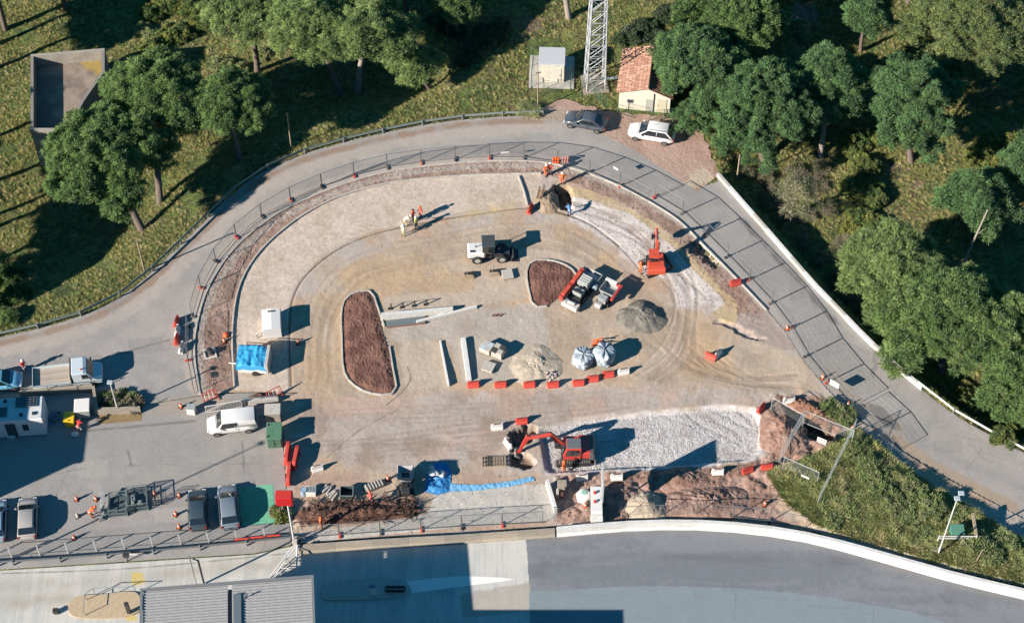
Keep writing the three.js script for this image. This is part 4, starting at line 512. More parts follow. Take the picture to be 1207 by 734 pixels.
{ // flatbed lorry
  const o = thing('flatbed_lorry', 'white crew cab lorry with an empty wooden flatbed', 'lorry'), w = 1.0, mt = paint('lorry', alb(214, 226, 232));
  part(o, 'chassis', box(5.6, 0.22, 0.8, -0.2, 0.55, 0), mDark); const bed = part(o, 'bed', merge([box(3.4, 0.08, 2.06, -1.45, 0.86, 0)]), M('bed_wood', alb(202, 190, 176), 0.9, { map: grime }));
  for (let k = 0; k < 9; k++) part(o, 'bed_plank', box(3.36, 0.03, 0.215, -1.45, 0.916, -0.9 + k * 0.225), M('bed_wood_' + k % 3, alb(198 - 8 * (k % 3), 186 - 8 * (k % 3), 172 - 8 * (k % 3)), 0.9, { map: grime }));
  for (const s of [-1, 1]) part(o, 'side_board', box(3.4, 0.36, 0.04, -1.45, 1.08, s * 1.05), mt); part(o, 'tail_board', box(0.04, 0.36, 2.06, -3.17, 1.08, 0), mt); part(o, 'headboard', box(0.05, 0.9, 2.06, 0.28, 1.32, 0), mGalv);
  part(o, 'ladder_rack', merge([box(0.06, 1.1, 0.06, 0.33, 1.6, 0.95), box(0.06, 1.1, 0.06, 0.33, 1.6, -0.95), box(0.06, 0.06, 2.0, 0.33, 2.15, 0)]), mDark);
  const cb = part(o, 'cab', prism([[0.42, 0.45], [3.0, 0.45], [3.08, 0.75], [3.0, 1.05], [2.3, 1.28], [1.78, 2.1], [1.5, 2.2], [0.5, 2.2], [0.42, 2.1]], 1.92, -0.96, 0.1), mt);
  part(o, 'windscreen', slab4(V(2.27, 1.36, -0.78), V(1.84, 2.06, -0.7), V(1.84, 2.06, 0.7), V(2.27, 1.36, 0.78), 0.035), mGlass);
  for (const s of [-1, 1]) { part(o, 'door_window', prism([[1.3, 1.35], [2.1, 1.35], [1.72, 1.98], [1.3, 1.98]], 0.03, s > 0 ? 0.945 : -0.975), mGlass); part(o, 'mirror', rbox(0.12, 0.3, 0.2, 0.03, 2.1, 1.5, s * 1.12), mTrim); part(o, 'headlight', rbox(0.14, 0.2, 0.3, 0.04, 2.98, 0.86, s * 0.72), mHead); for (const x of [-1.7, 2.15]) { const wh = part(o, 'wheel', cylz(0.36, 0.28, x, 0.36, s * 0.84), mTyre); part(wh, 'rim', cylz(0.2, 0.03, x, 0.36, s * 0.99, 12), mRim); } }
  part(o, 'beacon', new THREE.CylinderGeometry(0.07, 0.08, 0.14, 12).translate(1.3, 2.3, 0.5), mOrange); along(o, 38, 447, 122, 437, 0.9);
}
// ---------- machines ----------
const mMR = paint('machine_red', alb(216, 72, 58), { map: grime, roughness: 0.5 }), mMO = paint('machine_orange', alb(234, 94, 62), { map: grime, roughness: 0.5 }), mMG = M('machine_grey', alb(176, 182, 180), 0.5, { map: grime }), mMD = M('machine_dark', alb(54, 56, 60), 0.55), mMW = paint('machine_white', alb(240, 238, 236)), mSteel = M('worn_steel', alb(170, 166, 160), 0.45, { metalness: 0.4, map: grime }), mChrome = M('chrome', alb(210, 212, 214), 0.2, { metalness: 0.9 });
function stadium(L, Hh, n = 8) { const r = Hh / 2, p = []; for (let i = 0; i <= n; i++) { const a = -Math.PI / 2 + Math.PI * i / n; p.push([L / 2 - r + r * Math.cos(a), r + r * Math.sin(a)]); } for (let i = 0; i <= n; i++) { const a = Math.PI / 2 + Math.PI * i / n; p.push([-L / 2 + r + r * Math.cos(a), r + r * Math.sin(a)]); } return p; }
function excavator(label, s, swing, boom, mt, cabMat, canopy, cover = mMD, weight = M('counterweight_grey', alb(96, 98, 100), 0.6)) {
  const o = thing('excavator', label, 'excavator');
  for (const k of [-1, 1]) { const t = part(o, 'track', prism(stadium(2.6 * s, 0.55 * s), 0.4 * s, -0.2 * s, 0.03).translate(0, 0, k * 0.8 * s), mBlack); const sh = []; for (let i = 0; i < 13; i++) sh.push(box(0.1 * s, 0.05 * s, 0.42 * s, (-1.05 + i * 0.175) * s, 0.56 * s, k * 0.8 * s)); part(t, 'track_shoes', merge(sh), mSteel); }
  part(o, 'undercarriage', box(1.5 * s, 0.3 * s, 1.3 * s, 0, 0.38 * s, 0), mMD); part(o, 'dozer_blade', prism([[1.35, 0.08], [1.5, 0.02], [1.55, 0.2], [1.5, 0.42], [1.42, 0.42]].map(([x, y]) => [x * s, y * s]), 1.9 * s), mSteel);
  const u = new THREE.Group(); u.name = 'upper_house'; u.rotation.y = swing; o.add(u); const S = (g) => g.scale(s, s, s);
  part(u, 'platform', S(rbox(2.3, 0.16, 1.7, 0.06, -0.25, 0.72, 0)), mMD); part(u, 'engine_cover', S(rbox(1.0, 0.75, 1.65, 0.16, -0.75, 1.15, 0)), cover); part(u, 'counterweight', S(prism([[-1.45, 0.72], [-1.1, 0.72], [-1.1, 1.5], [-1.35, 1.5], [-1.48, 1.3]], 1.7, -0.85, 0.05)), weight); part(u, 'side_cover', S(rbox(1.0, 0.6, 0.55, 0.08, 0.25, 1.08, 0.5)), mt);
  if (canopy) { part(u, 'canopy_roof', S(rbox(1.1, 0.08, 1.0, 0.03, -0.15, 2.3, -0.2)), mt); for (const [x, z] of [[-0.6, -0.6], [0.3, -0.6], [-0.6, 0.2], [0.3, 0.2]]) part(u, 'canopy_post', S(rod(V(x, 0.8, z), V(x, 2.28, z), 0.04)), mMD); part(u, 'seat', S(merge([rbox(0.5, 0.14, 0.5, 0.05, -0.25, 1.2, -0.2), rbox(0.14, 0.6, 0.5, 0.05, -0.5, 1.5, -0.2)])), mTrim); }
  else { part(u, 'cab', S(prism([[-0.5, 0.8], [0.72, 0.8], [0.78, 1.3], [0.55, 2.2], [-0.5, 2.2]], 0.95, -0.9, 0.06)), cabMat); part(u, 'cab_roof', S(rbox(1.0, 0.07, 0.85, 0.03, 0.02, 2.23, -0.42)), M('cab_roof', alb(110, 114, 118), 0.5)); part(u, 'front_window', S(slab4(V(0.81, 1.3, -0.82), V(0.6, 2.1, -0.82), V(0.6, 2.1, -0.04), V(0.81, 1.3, -0.04), 0.02)), mGlass); part(u, 'side_window', S(prism([[-0.35, 1.35], [0.62, 1.35], [0.45, 2.05], [-0.35, 2.05]], 0.02, -0.925)), mGlass); part(u, 'side_window', S(prism([[-0.35, 1.35], [0.62, 1.35], [0.45, 2.05], [-0.35, 2.05]], 0.02, 0.055)), mGlass); }
  // boom, stick and bucket in the plane z = .1
  const [b0, b1, b2, b3, b4] = boom.map(([x, y]) => [x, y]); const zz = 0.12;
  const beam = (pts, w0, w1, d) => { const up = [], dn = []; pts.forEach((p, i) => { const a = pts[Math.max(0, i - 1)], b = pts[Math.min(pts.length - 1, i + 1)], L = Math.hypot(b[0] - a[0], b[1] - a[1]), nx = -(b[1] - a[1]) / L, ny = (b[0] - a[0]) / L, w = lerp(w0, w1, i / (pts.length - 1)) * (i === 1 && pts.length > 2 ? 1.35 : 1); up.push([p[0] + nx * w, p[1] + ny * w]); dn.unshift([p[0] - nx * w, p[1] - ny * w]); }); return S(prism([...up, ...dn], d, zz - d / 2, 0.02)); };
  part(u, 'boom', beam([b0, b1, b2], 0.15, 0.12, 0.26), mt); part(u, 'stick', beam([[b2[0] - (b3[0] - b2[0]) * 0.15, b2[1] - (b3[1] - b2[1]) * 0.15], b2, b3], 0.13, 0.09, 0.2), mt);
  part(u, 'boom_cylinder', S(merge([rod(V(b0[0] + 0.2, b0[1] - 0.25, zz + 0.22), V(b1[0], b1[1] - 0.05, zz + 0.22), 0.055), rod(V(b0[0] + 0.2, b0[1] - 0.25, zz - 0.22), V(b1[0], b1[1] - 0.05, zz - 0.22), 0.055)])), mMD); part(u, 'stick_cylinder', S(merge([rod(V(b1[0] + 0.1, b1[1] + 0.25, zz), V(lerp(b1[0], b2[0], 0.7), b2[1] + 0.35, zz), 0.06), rod(V(lerp(b1[0], b2[0], 0.7), b2[1] + 0.35, zz), V(b2[0], b2[1] + 0.18, zz), 0.03)])), mMD);
  const bk = [[0, 0], [0.18, 0.12], [0.32, -0.1], [0.3, -0.42], [0.1, -0.62], [-0.25, -0.6], [-0.2, -0.54], [0.06, -0.55], [0.23, -0.4], [0.24, -0.12]].map(([x, y]) => [b3[0] + x, b3[1] + y]);
  part(u, 'bucket', S(merge([prism(bk, 0.75, zz - 0.375), prism([[0, 0], [0.32, -0.1], [0.3, -0.42], [0.1, -0.62], [-0.25, -0.6]].map(([x, y]) => [b3[0] + x, b3[1] + y]), 0.03, zz - 0.375), prism([[0, 0], [0.32, -0.1], [0.3, -0.42], [0.1, -0.62], [-0.25, -0.6]].map(([x, y]) => [b3[0] + x, b3[1] + y]), 0.03, zz + 0.345)])), mSteel);
  part(u, 'bucket_link', S(merge([rod(V(lerp(b2[0], b3[0], 0.6), lerp(b2[1], b3[1], 0.6) + 0.2, zz), V(b3[0] + 0.2, b3[1] + 0.12, zz), 0.035)])), mMD);
  return o;
}
{ const o = excavator('red tracked excavator with a dark cab digging at the gravel bed', 1.25, Math.PI - 0.06, [[0.45, 0.95], [1.7, 2.6], [3.3, 2.1], [3.9, 0.25]], mMR, mMR, false, mMR); const p = G(676, 534); o.position.set(p.x, -0.36, p.z); o.rotation.y = 0.06; }
{ const o = excavator('orange red mini excavator with raised arm on the pale stone strip', 1.0, 1.15, [[0.4, 0.95], [0.9, 2.7], [1.9, 3.3], [2.5, 1.9]], mMO, mMO, true, mMO, mMO); const p = G(772, 315); o.position.set(p.x, 0.03, p.z); o.rotation.y = 0.45; }
{ // articulated white loader tractor
  const o = thing('wheel_loader', 'white compact loader with a dark canopy on the brown earth', 'loader');
  part(o, 'engine_hood', rbox(1.7, 0.8, 1.45, 0.2, -1.25, 1.15, 0), mMW); part(o, 'hood_vent', box(0.5, 0.02, 0.24, -1.6, 1.56, 0.42), mTrim); part(o, 'exhaust', rod(V(-1.3, 1.5, -0.05), V(-1.3, 1.85, -0.05), 0.05), mTrim); part(o, 'rear_chassis', box(2.2, 0.4, 0.9, -0.9, 0.6, 0), mMD);
  part(o, 'canopy_roof', rbox(1.25, 0.1, 1.45, 0.04, -0.1, 2.45, 0), M('canopy_dark', alb(70, 78, 80), 0.6)); for (const [x, z] of [[-0.65, -0.62], [-0.65, 0.62], [0.4, -0.62], [0.4, 0.62]]) part(o, 'canopy_post', rod(V(x, 1.0, z), V(x, 2.42, z), 0.04), mMD); part(o, 'cab_glass', merge([box(0.02, 1.2, 1.2, 0.42, 1.8, 0), box(1.0, 1.1, 0.02, -0.12, 1.8, 0.64)]), mGlass); part(o, 'seat', merge([rbox(0.5, 0.15, 0.5, 0.05, -0.25, 1.25, 0), rbox(0.14, 0.6, 0.5, 0.05, -0.5, 1.55, 0)]), mTrim); part(o, 'front_chassis', box(1.5, 0.45, 0.8, 1.15, 0.62, 0), mMD); part(o, 'steering_wheel', new THREE.TorusGeometry(0.18, 0.025, 6, 16).rotateX(1.2).translate(0.2, 1.55, 0), mTrim);
  part(o, 'lift_arm', merge([prism([[0.6, 1.1], [0.75, 1.2], [2.1, 0.6], [2.0, 0.45]], 0.1, 0.42), prism([[0.6, 1.1], [0.75, 1.2], [2.1, 0.6], [2.0, 0.45]], 0.1, -0.52)]), M('arm_plum', alb(86, 70, 78), 0.6)); part(o, 'bucket', prism([[2.0, 0.1], [2.75, 0.06], [2.75, 0.1], [2.15, 0.2], [2.08, 0.5], [2.3, 0.72], [2.25, 0.76], [1.98, 0.52]], 1.5), mMD);
  for (const x of [-1.2, 1.15]) for (const s of [-1, 1]) { const w = part(o, 'wheel', new THREE.TorusGeometry(0.38, 0.17, 10, 20).translate(x, 0.54, s * 0.72), mTyre); part(w, 'rim', cylz(0.28, 0.22, x, 0.54, s * 0.74, 16), M('rim_grey', alb(186, 184, 178), 0.5)); }
  along(o, 556, 297, 598, 295, 0.9); 
}
{ // asphalt paver
  const o = thing('asphalt_paver', 'red and grey tracked paver beside the small planting bed', 'paver');
  for (const k of [-1, 1]) part(o, 'track', prism(stadium(3.2, 0.6), 0.35, -0.17, 0.03).translate(0.1, 0, k * 0.75), mBlack); part(o, 'chassis', box(3.9, 0.35, 1.3, 0, 0.65, 0), mMD);
  part(o, 'side_beam', rbox(4.6, 0.62, 0.5, 0.07, -0.05, 1.25, -1.02), mMR); part(o, 'side_cover', merge([rbox(1.5, 0.12, 0.42, 0.04, -1.2, 1.6, -1.0), rbox(1.7, 0.12, 0.42, 0.04, 0.9, 1.6, -1.0)]), mMO);
  part(o, 'engine_box', rbox(1.35, 0.85, 1.25, 0.07, 0.95, 1.35, 0.05), mMG); for (let k = 0; k < 4; k++) part(o, 'engine_rib', box(0.14, 0.06, 1.15, 0.5 + k * 0.3, 1.8, 0.05), M('rib_pale', alb(206, 206, 200), 0.5)); part(o, 'control_stand', rbox(0.8, 0.55, 1.1, 0.05, -0.55, 1.25, 0.1), mMG); part(o, 'console', merge([rbox(0.3, 0.12, 1.0, 0.03, -0.75, 1.6, 0.1), rbox(0.25, 0.4, 0.3, 0.03, -0.3, 1.6, 0.1)]), mMD);
  part(o, 'hopper', merge([slab4(V(1.75, 0.75, -0.8), V(1.75, 1.35, -1.15), V(2.75, 1.35, -1.15), V(2.75, 0.75, -0.8), 0.03), slab4(V(1.75, 0.75, 0.8), V(1.75, 1.35, 1.15), V(2.75, 1.35, 1.15), V(2.75, 0.75, 0.8), 0.03), box(1.0, 0.05, 1.6, 2.25, 0.75, 0), box(0.05, 0.5, 1.9, 2.76, 1.0, 0)]), M('hopper_white', alb(214, 212, 210), 0.5, { map: grime })); part(o, 'screed', rbox(0.8, 0.6, 1.9, 0.05, -2.05, 0.6, 0.05), M('screed_white', alb(222, 216, 208), 0.6, { map: grime })); part(o, 'screed_tank', merge([cylz(0.18, 0.9, -2.0, 1.0, 0.1), rbox(0.5, 0.2, 0.4, 0.04, -2.0, 1.0, -0.6)]), mMG); part(o, 'handrail', merge([rod(V(-1.6, 0.9, 0.9), V(-1.6, 1.9, 0.9), 0.025), rod(V(0.2, 0.9, 0.9), V(0.2, 1.9, 0.9), 0.025), rod(V(-1.6, 1.9, 0.9), V(0.2, 1.9, 0.9), 0.025)]), mDark);
  part(o, 'drum', cylz(0.34, 1.0, 1.2, 0.9, 0.95, 18), M('drum_blue_grey', alb(120, 138, 154), 0.5)); along(o, 668, 362, 700, 320, 0.9); o.scale.setScalar(0.88);
}
{ // tracked dumper with red skip
  const o = thing('skip_dumper', 'small grey dumper with red skip frame beside the paver', 'dumper');
  for (const k of [-1, 1]) part(o, 'track', prism(stadium(2.3, 0.5), 0.32, -0.16, 0.03).translate(0, 0, k * 0.6), mBlack); part(o, 'chassis', box(2.4, 0.3, 1.0, 0, 0.55, 0), mMD); part(o, 'skip', merge([slab4(V(-0.2, 0.8, -0.6), V(-0.3, 1.5, -0.85), V(1.4, 1.5, -0.85), V(1.2, 0.8, -0.6), 0.03), slab4(V(-0.2, 0.8, 0.6), V(-0.3, 1.5, 0.85), V(1.4, 1.5, 0.85), V(1.2, 0.8, 0.6), 0.03), slab4(V(-0.2, 0.8, -0.6), V(-0.3, 1.5, -0.85), V(-0.3, 1.5, 0.85), V(-0.2, 0.8, 0.6), 0.03), slab4(V(1.2, 0.8, -0.6), V(1.4, 1.4, -0.85), V(1.4, 1.4, 0.85), V(1.2, 0.8, 0.6), 0.03), box(1.4, 0.05, 1.2, 0.5, 0.82, 0)]), mMG); part(o, 'red_guard', merge([rbox(2.1, 0.3, 0.3, 0.06, 0.2, 1.35, 0.98), rbox(0.3, 0.3, 0.8, 0.06, 1.35, 1.35, 0.8)]), mMR); part(o, 'white_flap', rbox(0.4, 0.1, 1.4, 0.03, 1.35, 1.6, -0.2), mMW); part(o, 'engine', rbox(0.8, 0.7, 1.0, 0.08, -0.9, 1.0, 0), mMG); part(o, 'roller', cylz(0.42, 0.7, -1.55, 0.45, -0.15, 20), M('roller_steel', alb(176, 170, 172), 0.5, { map: grime })); part(o, 'handle', merge([rod(V(-1.2, 1.2, 0.3), V(-1.7, 1.5, 0.3), 0.03), rod(V(-1.2, 1.2, -0.3), V(-1.7, 1.5, -0.3), 0.03), rod(V(-1.7, 1.5, 0.3), V(-1.7, 1.5, -0.3), 0.03)]), mDark);
  along(o, 707, 358, 724, 334, 0.8); o.scale.setScalar(0.85);
}
{ // small wheeled dumper at the blue tarpaulin
  const o = thing('site_dumper', 'small grey wheeled dumper beside the blue tarpaulin', 'dumper');
  part(o, 'skip', merge([slab4(V(0.1, 0.6, -0.45), V(0, 1.35, -0.7), V(1.35, 1.35, -0.7), V(1.1, 0.6, -0.45), 0.03), slab4(V(0.1, 0.6, 0.45), V(0, 1.35, 0.7), V(1.35, 1.35, 0.7), V(1.1, 0.6, 0.45), 0.03), slab4(V(0.1, 0.6, -0.45), V(0, 1.35, -0.7), V(0, 1.35, 0.7), V(0.1, 0.6, 0.45), 0.03), box(1.0, 0.05, 0.9, 0.6, 0.62, 0), slab4(V(1.1, 0.6, -0.45), V(1.35, 1.2, -0.7), V(1.35, 1.2, 0.7), V(1.1, 0.6, 0.45), 0.03)]), M('skip_pale', alb(214, 214, 214), 0.5, { map: grime })); part(o, 'chassis', box(2.2, 0.3, 0.7, -0.1, 0.5, 0), mMD); part(o, 'engine', rbox(0.8, 0.5, 0.8, 0.08, -1.0, 0.9, 0), mMD); part(o, 'seat', merge([rbox(0.4, 0.14, 0.5, 0.04, -0.6, 1.1, 0), rbox(0.12, 0.4, 0.5, 0.04, -0.82, 1.35, 0)]), mTrim); part(o, 'roll_bar', merge([rod(V(-0.9, 0.8, -0.5), V(-0.9, 2.0, -0.45), 0.035), rod(V(-0.9, 0.8, 0.5), V(-0.9, 2.0, 0.45), 0.035), rod(V(-0.9, 2.0, -0.45), V(-0.9, 2.0, 0.45), 0.035)]), mDark); part(o, 'exhaust', rod(V(-1.1, 1.1, 0.25), V(-1.1, 1.4, 0.25), 0.05), mChrome);
  for (const x of [-0.9, 0.75]) for (const s of [-1, 1]) { const w = part(o, 'wheel', new THREE.TorusGeometry(0.27, 0.13, 8, 16).translate(x, 0.4, s * 0.6), mTyre); part(w, 'rim', cylz(0.18, 0.18, x, 0.4, s * 0.62, 12), mRim); } along(o, 478, 582, 478, 552, 0.8);
}
// ---------- trees and plants ----------
const leafMat = (name, c, t = 0) => M(name, c, 0.75, { });
function tuft(n, r, len, wid, seed, up = 0.35) { // one spray of small leaves round a centre
  const q = rngOf(seed), pos = [], nor = [];
  for (let i = 0; i < n; i++) {
    const a = q() * 6.283, y = q() * 1.5 - 0.5, c = Math.sqrt(Math.max(0, 1 - Math.min(1, y * y))), d = V(c * Math.cos(a), y + up, c * Math.sin(a)).normalize(), p = d.clone().multiplyScalar(r * (0.35 + 0.65 * q())), t = V(q() - 0.5, q() - 0.5, q() - 0.5).cross(d).normalize(), l = len * (0.6 + 0.8 * q()), w = wid * (0.6 + 0.8 * q()), dd = d.clone().addScaledVector(V(q() - 0.5, q() - 0.3, q() - 0.5), 0.9).normalize();
    const A = p.clone().addScaledVector(t, w), B = p.clone().addScaledVector(t, -w), E = p.clone().addScaledVector(dd, l), S = p.clone().addScaledVector(dd, -l * 0.5);
    const fn = A.clone().sub(S).cross(E.clone().sub(S)).normalize(), back = fn.dot(d) < 0; if (back) fn.negate(); const nn = fn.multiplyScalar(0.75).addScaledVector(d, 0.5).normalize();
    for (const v of back ? [S, E, A, S, B, E] : [S, A, E, S, E, B]) { pos.push(v.x, v.y, v.z); nor.push(nn.x, nn.y, nn.z); }
  }
  const g = new THREE.BufferGeometry(); g.setAttribute('position', new THREE.Float32BufferAttribute(pos, 3)); g.setAttribute('normal', new THREE.Float32BufferAttribute(nor, 3)); return g;
}
const pineTuft = [tuft(190, 0.4, 0.17, 0.03, 5), tuft(170, 0.44, 0.2, 0.028, 6)], leafTuft = [tuft(120, 0.42, 0.14, 0.055, 7), tuft(120, 0.42, 0.14, 0.055, 8)], thinTuft = [tuft(60, 0.45, 0.2, 0.02, 9, 0.1)];
const barkPine = M('pine_bark', alb(122, 108, 100), 0.95, { map: grime }), barkPale = M('pale_bark', alb(170, 158, 146), 0.95, { map: grime });
function foliage(parent, name, geo, mat, list, tints) { // list: [position, size]
  const im = new THREE.InstancedMesh(geo, mat, list.length), m = new THREE.Matrix4(), qn = new THREE.Quaternion(), c = new THREE.Color(); im.name = name; im.castShadow = im.receiveShadow = true; im.userData.kind = 'stuff';
  list.forEach(([p, s], i) => { qn.setFromEuler(new THREE.Euler(rr(-0.4, 0.4), rr(0, 6.28), rr(-0.4, 0.4))); m.compose(p, qn, V(s, s * rr(0.75, 1.05), s)); im.setMatrixAt(i, m); const t = tints[Math.floor(clamp(0.5 + 0.9 * fbm(p.x * 0.7 + 3, p.z * 0.7 + p.y, 2) + rr(-0.3, 0.3), 0, 0.999) * tints.length)], k = rr(0.85, 1.18); im.setColorAt(i, c.setRGB(t[0] * k, t[1] * k, t[2] * k)); });
  parent.add(im); return im;
}
const mLeaf = M('leaf', 0xffffff, 1, { transmission: 0.4, thickness: 0, specularIntensity: 0.25 });
const pineT = [[0.170, 0.260, 0.083], [0.140, 0.221, 0.073], [0.206, 0.289, 0.097], [0.119, 0.192, 0.066]], pineLight = [[0.243, 0.319, 0.111], [0.214, 0.289, 0.104], [0.281, 0.348, 0.126], [0.184, 0.250, 0.090]], pineBlue = [[0.133, 0.236, 0.090], [0.111, 0.199, 0.077], [0.163, 0.267, 0.100], [0.092, 0.170, 0.066]];
// crown centre given at survey point (u, v) and height hc; base may be given as its own survey point
function tree(name, label, u, v, hc, rx, ry, o = {}) {
  const { base, tints = pineT, lobes = 11, dens = 1, geo = pineTuft, group, bark = barkPine, flat = 0.5, size = 1 } = o;
  const c = G(u, v, hc), b = base ? GL(base[0], base[1]) : V(c.x + rr(-0.5, 0.5), landHeight(c.x, c.z), c.z + rr(-0.5, 0.5)); c.y = hc;
  const t = thing(name, label, 'tree', group); t.position.copy(b); const cl = c.clone().sub(b);
  const L = [], nl = Math.round(lobes * 1.7), sk = rr(0, 6.28), sa = rr(0.2, 1); for (let i = 0; i < nl; i++) { const a = i * 2.4 + rr(-0.4, 0.4), f = Math.sqrt((i + 0.3) / nl) * 0.86 * (1 + 0.28 * Math.sin(a + sk) * sa); L.push([V(cl.x + Math.cos(a) * rx * f, cl.y + ry * (0.45 - 1.0 * f * f) + rr(-0.35, 0.35), cl.z + Math.sin(a) * rx * f * (o.rz ?? 1)), rx * rr(0.21, 0.31)]); }
  // trunk with limbs to the lobes
  const r0 = 0.13 + rx * 0.045, fork = V(lerp(0, cl.x, 0.72), cl.y - ry * 0.85, lerp(0, cl.z, 0.72)); const mid = V(fork.x * 0.45 + rr(-0.2, 0.2), fork.y * 0.5, fork.z * 0.45 + rr(-0.2, 0.2));
  part(t, 'trunk', merge([rod(V(0, -0.3, 0), mid, r0, r0 * 0.8, 9), rod(mid, fork, r0 * 0.8, r0 * 0.62, 9)]), bark);
  const li = []; L.forEach(([p], i) => { if (i % 3 === 0) { const k = V(lerp(fork.x, p.x, 0.5), lerp(fork.y, p.y, 0.35), lerp(fork.z, p.z, 0.5)); li.push(rod(fork, k, r0 * 0.42, r0 * 0.28, 6), rod(k, p, r0 * 0.28, r0 * 0.1, 5)); } }); part(t, 'limbs', merge(li), bark).userData.kind = 'stuff';
  const list = []; for (const [p, r] of L) { const n = Math.round(17 * dens * r * r + 7); for (let i = 0; i < n; i++) { const y = rr(-0.45, 1), a = rr(0, 6.283), q = Math.sqrt(1 - y * y), s = rr(0.62, 1.12), nn = 1 + 0.3 * fbm(p.x + Math.cos(a) * 2, p.z + y * 2 + Math.sin(a) * 2, 2); list.push([V(p.x + q * Math.cos(a) * r * s * nn, p.y + y * r * (flat + 0.25) * s * nn, p.z + q * Math.sin(a) * r * s * nn), size * rr(0.65, 1.5)]); } }
  foliage(t, 'crown', geo[Math.floor(R() * geo.length)], mLeaf, list, tints);
  return t;
}
const up = (l) => ({ group: l });
R = rngOf(101);
const UM = 'umbrella pines left of the bend';
tree('umbrella_pine', 'broad umbrella pine with leaning trunk beside the open concrete tank', 122, 178, 6.0, 6.16, 2.99, { base: [168, 272], lobes: 17 });
tree('umbrella_pine', 'umbrella pine with dark crown directly behind the leaning pine', 186, 108, 6.0, 5.50, 2.76, { base: [188, 240], lobes: 15 });
tree('umbrella_pine', 'round umbrella pine standing close above the guard rail', 266, 121, 5.8, 4.6, 2.7, { base: [282, 190], lobes: 15 });
tree('pine_tree', 'light green pine with bare trunk on the dry grass', 292, 14, 5.2, 4.62, 2.53, { base: [303, 84], lobes: 13, tints: pineLight });
tree('pine_tree', 'wide light green pine over the shaded slope', 368, 28, 5.8, 5.28, 2.99, { base: [402, 112], lobes: 15, tints: pineLight });
tree('pine_tree', 'grey green pine with forked pale trunk over the shaded slope', 432, 34, 5.8, 5.06, 2.99, { base: [421, 108], lobes: 15, bark: barkPale, tints: pineLight });
tree('pine_tree', 'low drooping pine at the edge of the sunlit grass', 490, 76, 2.2, 2.86, 1.84, { base: [508, 104], lobes: 9, tints: pineLight });
tree('pine_tree', 'small pine at the top edge behind the shaded track', 535, 4, 4, 2.86, 1.84, { lobes: 8 });
tree('pine_tree', 'tall pine whose bare trunk stands behind the lattice mast', 650, -95, 11.16, 4.62, 2.76, { base: [671, 22], lobes: 11, bark: barkPale });
tree('pine_tree', 'dense dark pine overhanging the tiled hut', 826, 74, 4.2, 5.06, 3.45, { base: [852, 128], lobes: 16, tints: pineBlue, dens: 1.1 });
tree('pine_tree', 'wide pine behind the dense pine of the hut', 868, 16, 4.2, 5.72, 2.99, { lobes: 15, tints: pineT });
tree('pine_tree', 'large domed pine above the lay-by', 896, 122, 3.9, 6.16, 3.68, { base: [902, 196], lobes: 19, tints: pineBlue, dens: 1.1 });
tree('pine_tree', 'pine with pale standing trunk next to the domed pine', 978, 92, 4.2, 4.07, 2.99, { base: [967, 186], lobes: 12, bark: barkPale, tints: pineBlue });
tree('pine_tree', 'upright rounded pine between bare patch and wood edge', 1078, 116, 4.4, 5.0, 4.14, { base: [1075, 192], lobes: 17, tints: pineBlue, rz: 1.25 });
tree('pine_tree', 'large yellowish pine at the upper right edge of the wood', 1150, 30, 4.0, 6.16, 3.22, { lobes: 18, tints: [[0.216, 0.261, 0.090], [0.180, 0.234, 0.090], [0.243, 0.270, 0.104]] });
tree('pine_tree', 'small pine at the top edge near the pale track', 1020, 22, 3.2, 2.64, 2.07, { lobes: 8, tints: pineBlue });
tree('pine_tree', 'grey green pine beside the leaning bare trunk', 1152, 236, 2.8, 4.07, 2.99, { lobes: 12, tints: pineBlue, base: [1150, 278] });
tree('pine_tree', 'bright pine at the edge of the shaded slope below the bend', 1054, 308, 3.2, 4.62, 3.45, { base: [1060, 372], lobes: 15, tints: pineLight });
tree('pine_tree', 'largest bright pine beside the pale guard rail', 1114, 366, 3.4, 6.16, 3.68, { base: [1110, 440], lobes: 21, tints: pineT.concat(pineLight), dens: 1.1 });
tree('pine_tree', 'bright pine at the outer side of the largest guard rail pine', 1172, 388, 3.4, 4.84, 3.45, { base: [1176, 452], lobes: 15, tints: pineT.concat(pineLight) });
tree('pine_tree', 'pine at the right edge above the stake', 1204, 452, 3.2, 3.96, 2.99, { lobes: 11, tints: pineT });
tree('pine_tree', 'dark pine at the right edge behind the yellowish shrubs', 1232, 190, 3, 4.18, 2.76, { lobes: 11, tints: pineBlue });
for (const [u, v, h, r] of [[-60, 120, 3.2, 4.2], [-60, -8, 4.5, 4.5], [-62, 172, 3.6, 4.6], [-60, 232, 3.6, 4.8], [-62, 292, 3.6, 4.8], [-66, 28, 4.2, 5], [-130, 222, 6, 5], [-150, 290, 6, 5], [-104, 338, 4.2, 3], [-20, -40, 5.5, 5], [60, -60, 5, 5], [470, -60, 6, 4.6], [960, -50, 5, 4.6], [1085, -55, 5, 5], [1270, 90, 4, 5]]) tree('umbrella_pine', 'pine standing outside the view whose shade falls on the slope', u, v, h, r * 0.9, r * 0.45, { lobes: 13, dens: 0.8, group: 'pines just outside the view' });
tree('young_tree', 'thin pale leaved young tree beside the bend', 938, 226, 2.42, 1.87, 1.72, { base: [930, 254], lobes: 9, geo: thinTuft, tints: [[0.3, 0.29, 0.16], [0.24, 0.25, 0.13], [0.34, 0.31, 0.2]], bark: barkPale, dens: 0.55 });
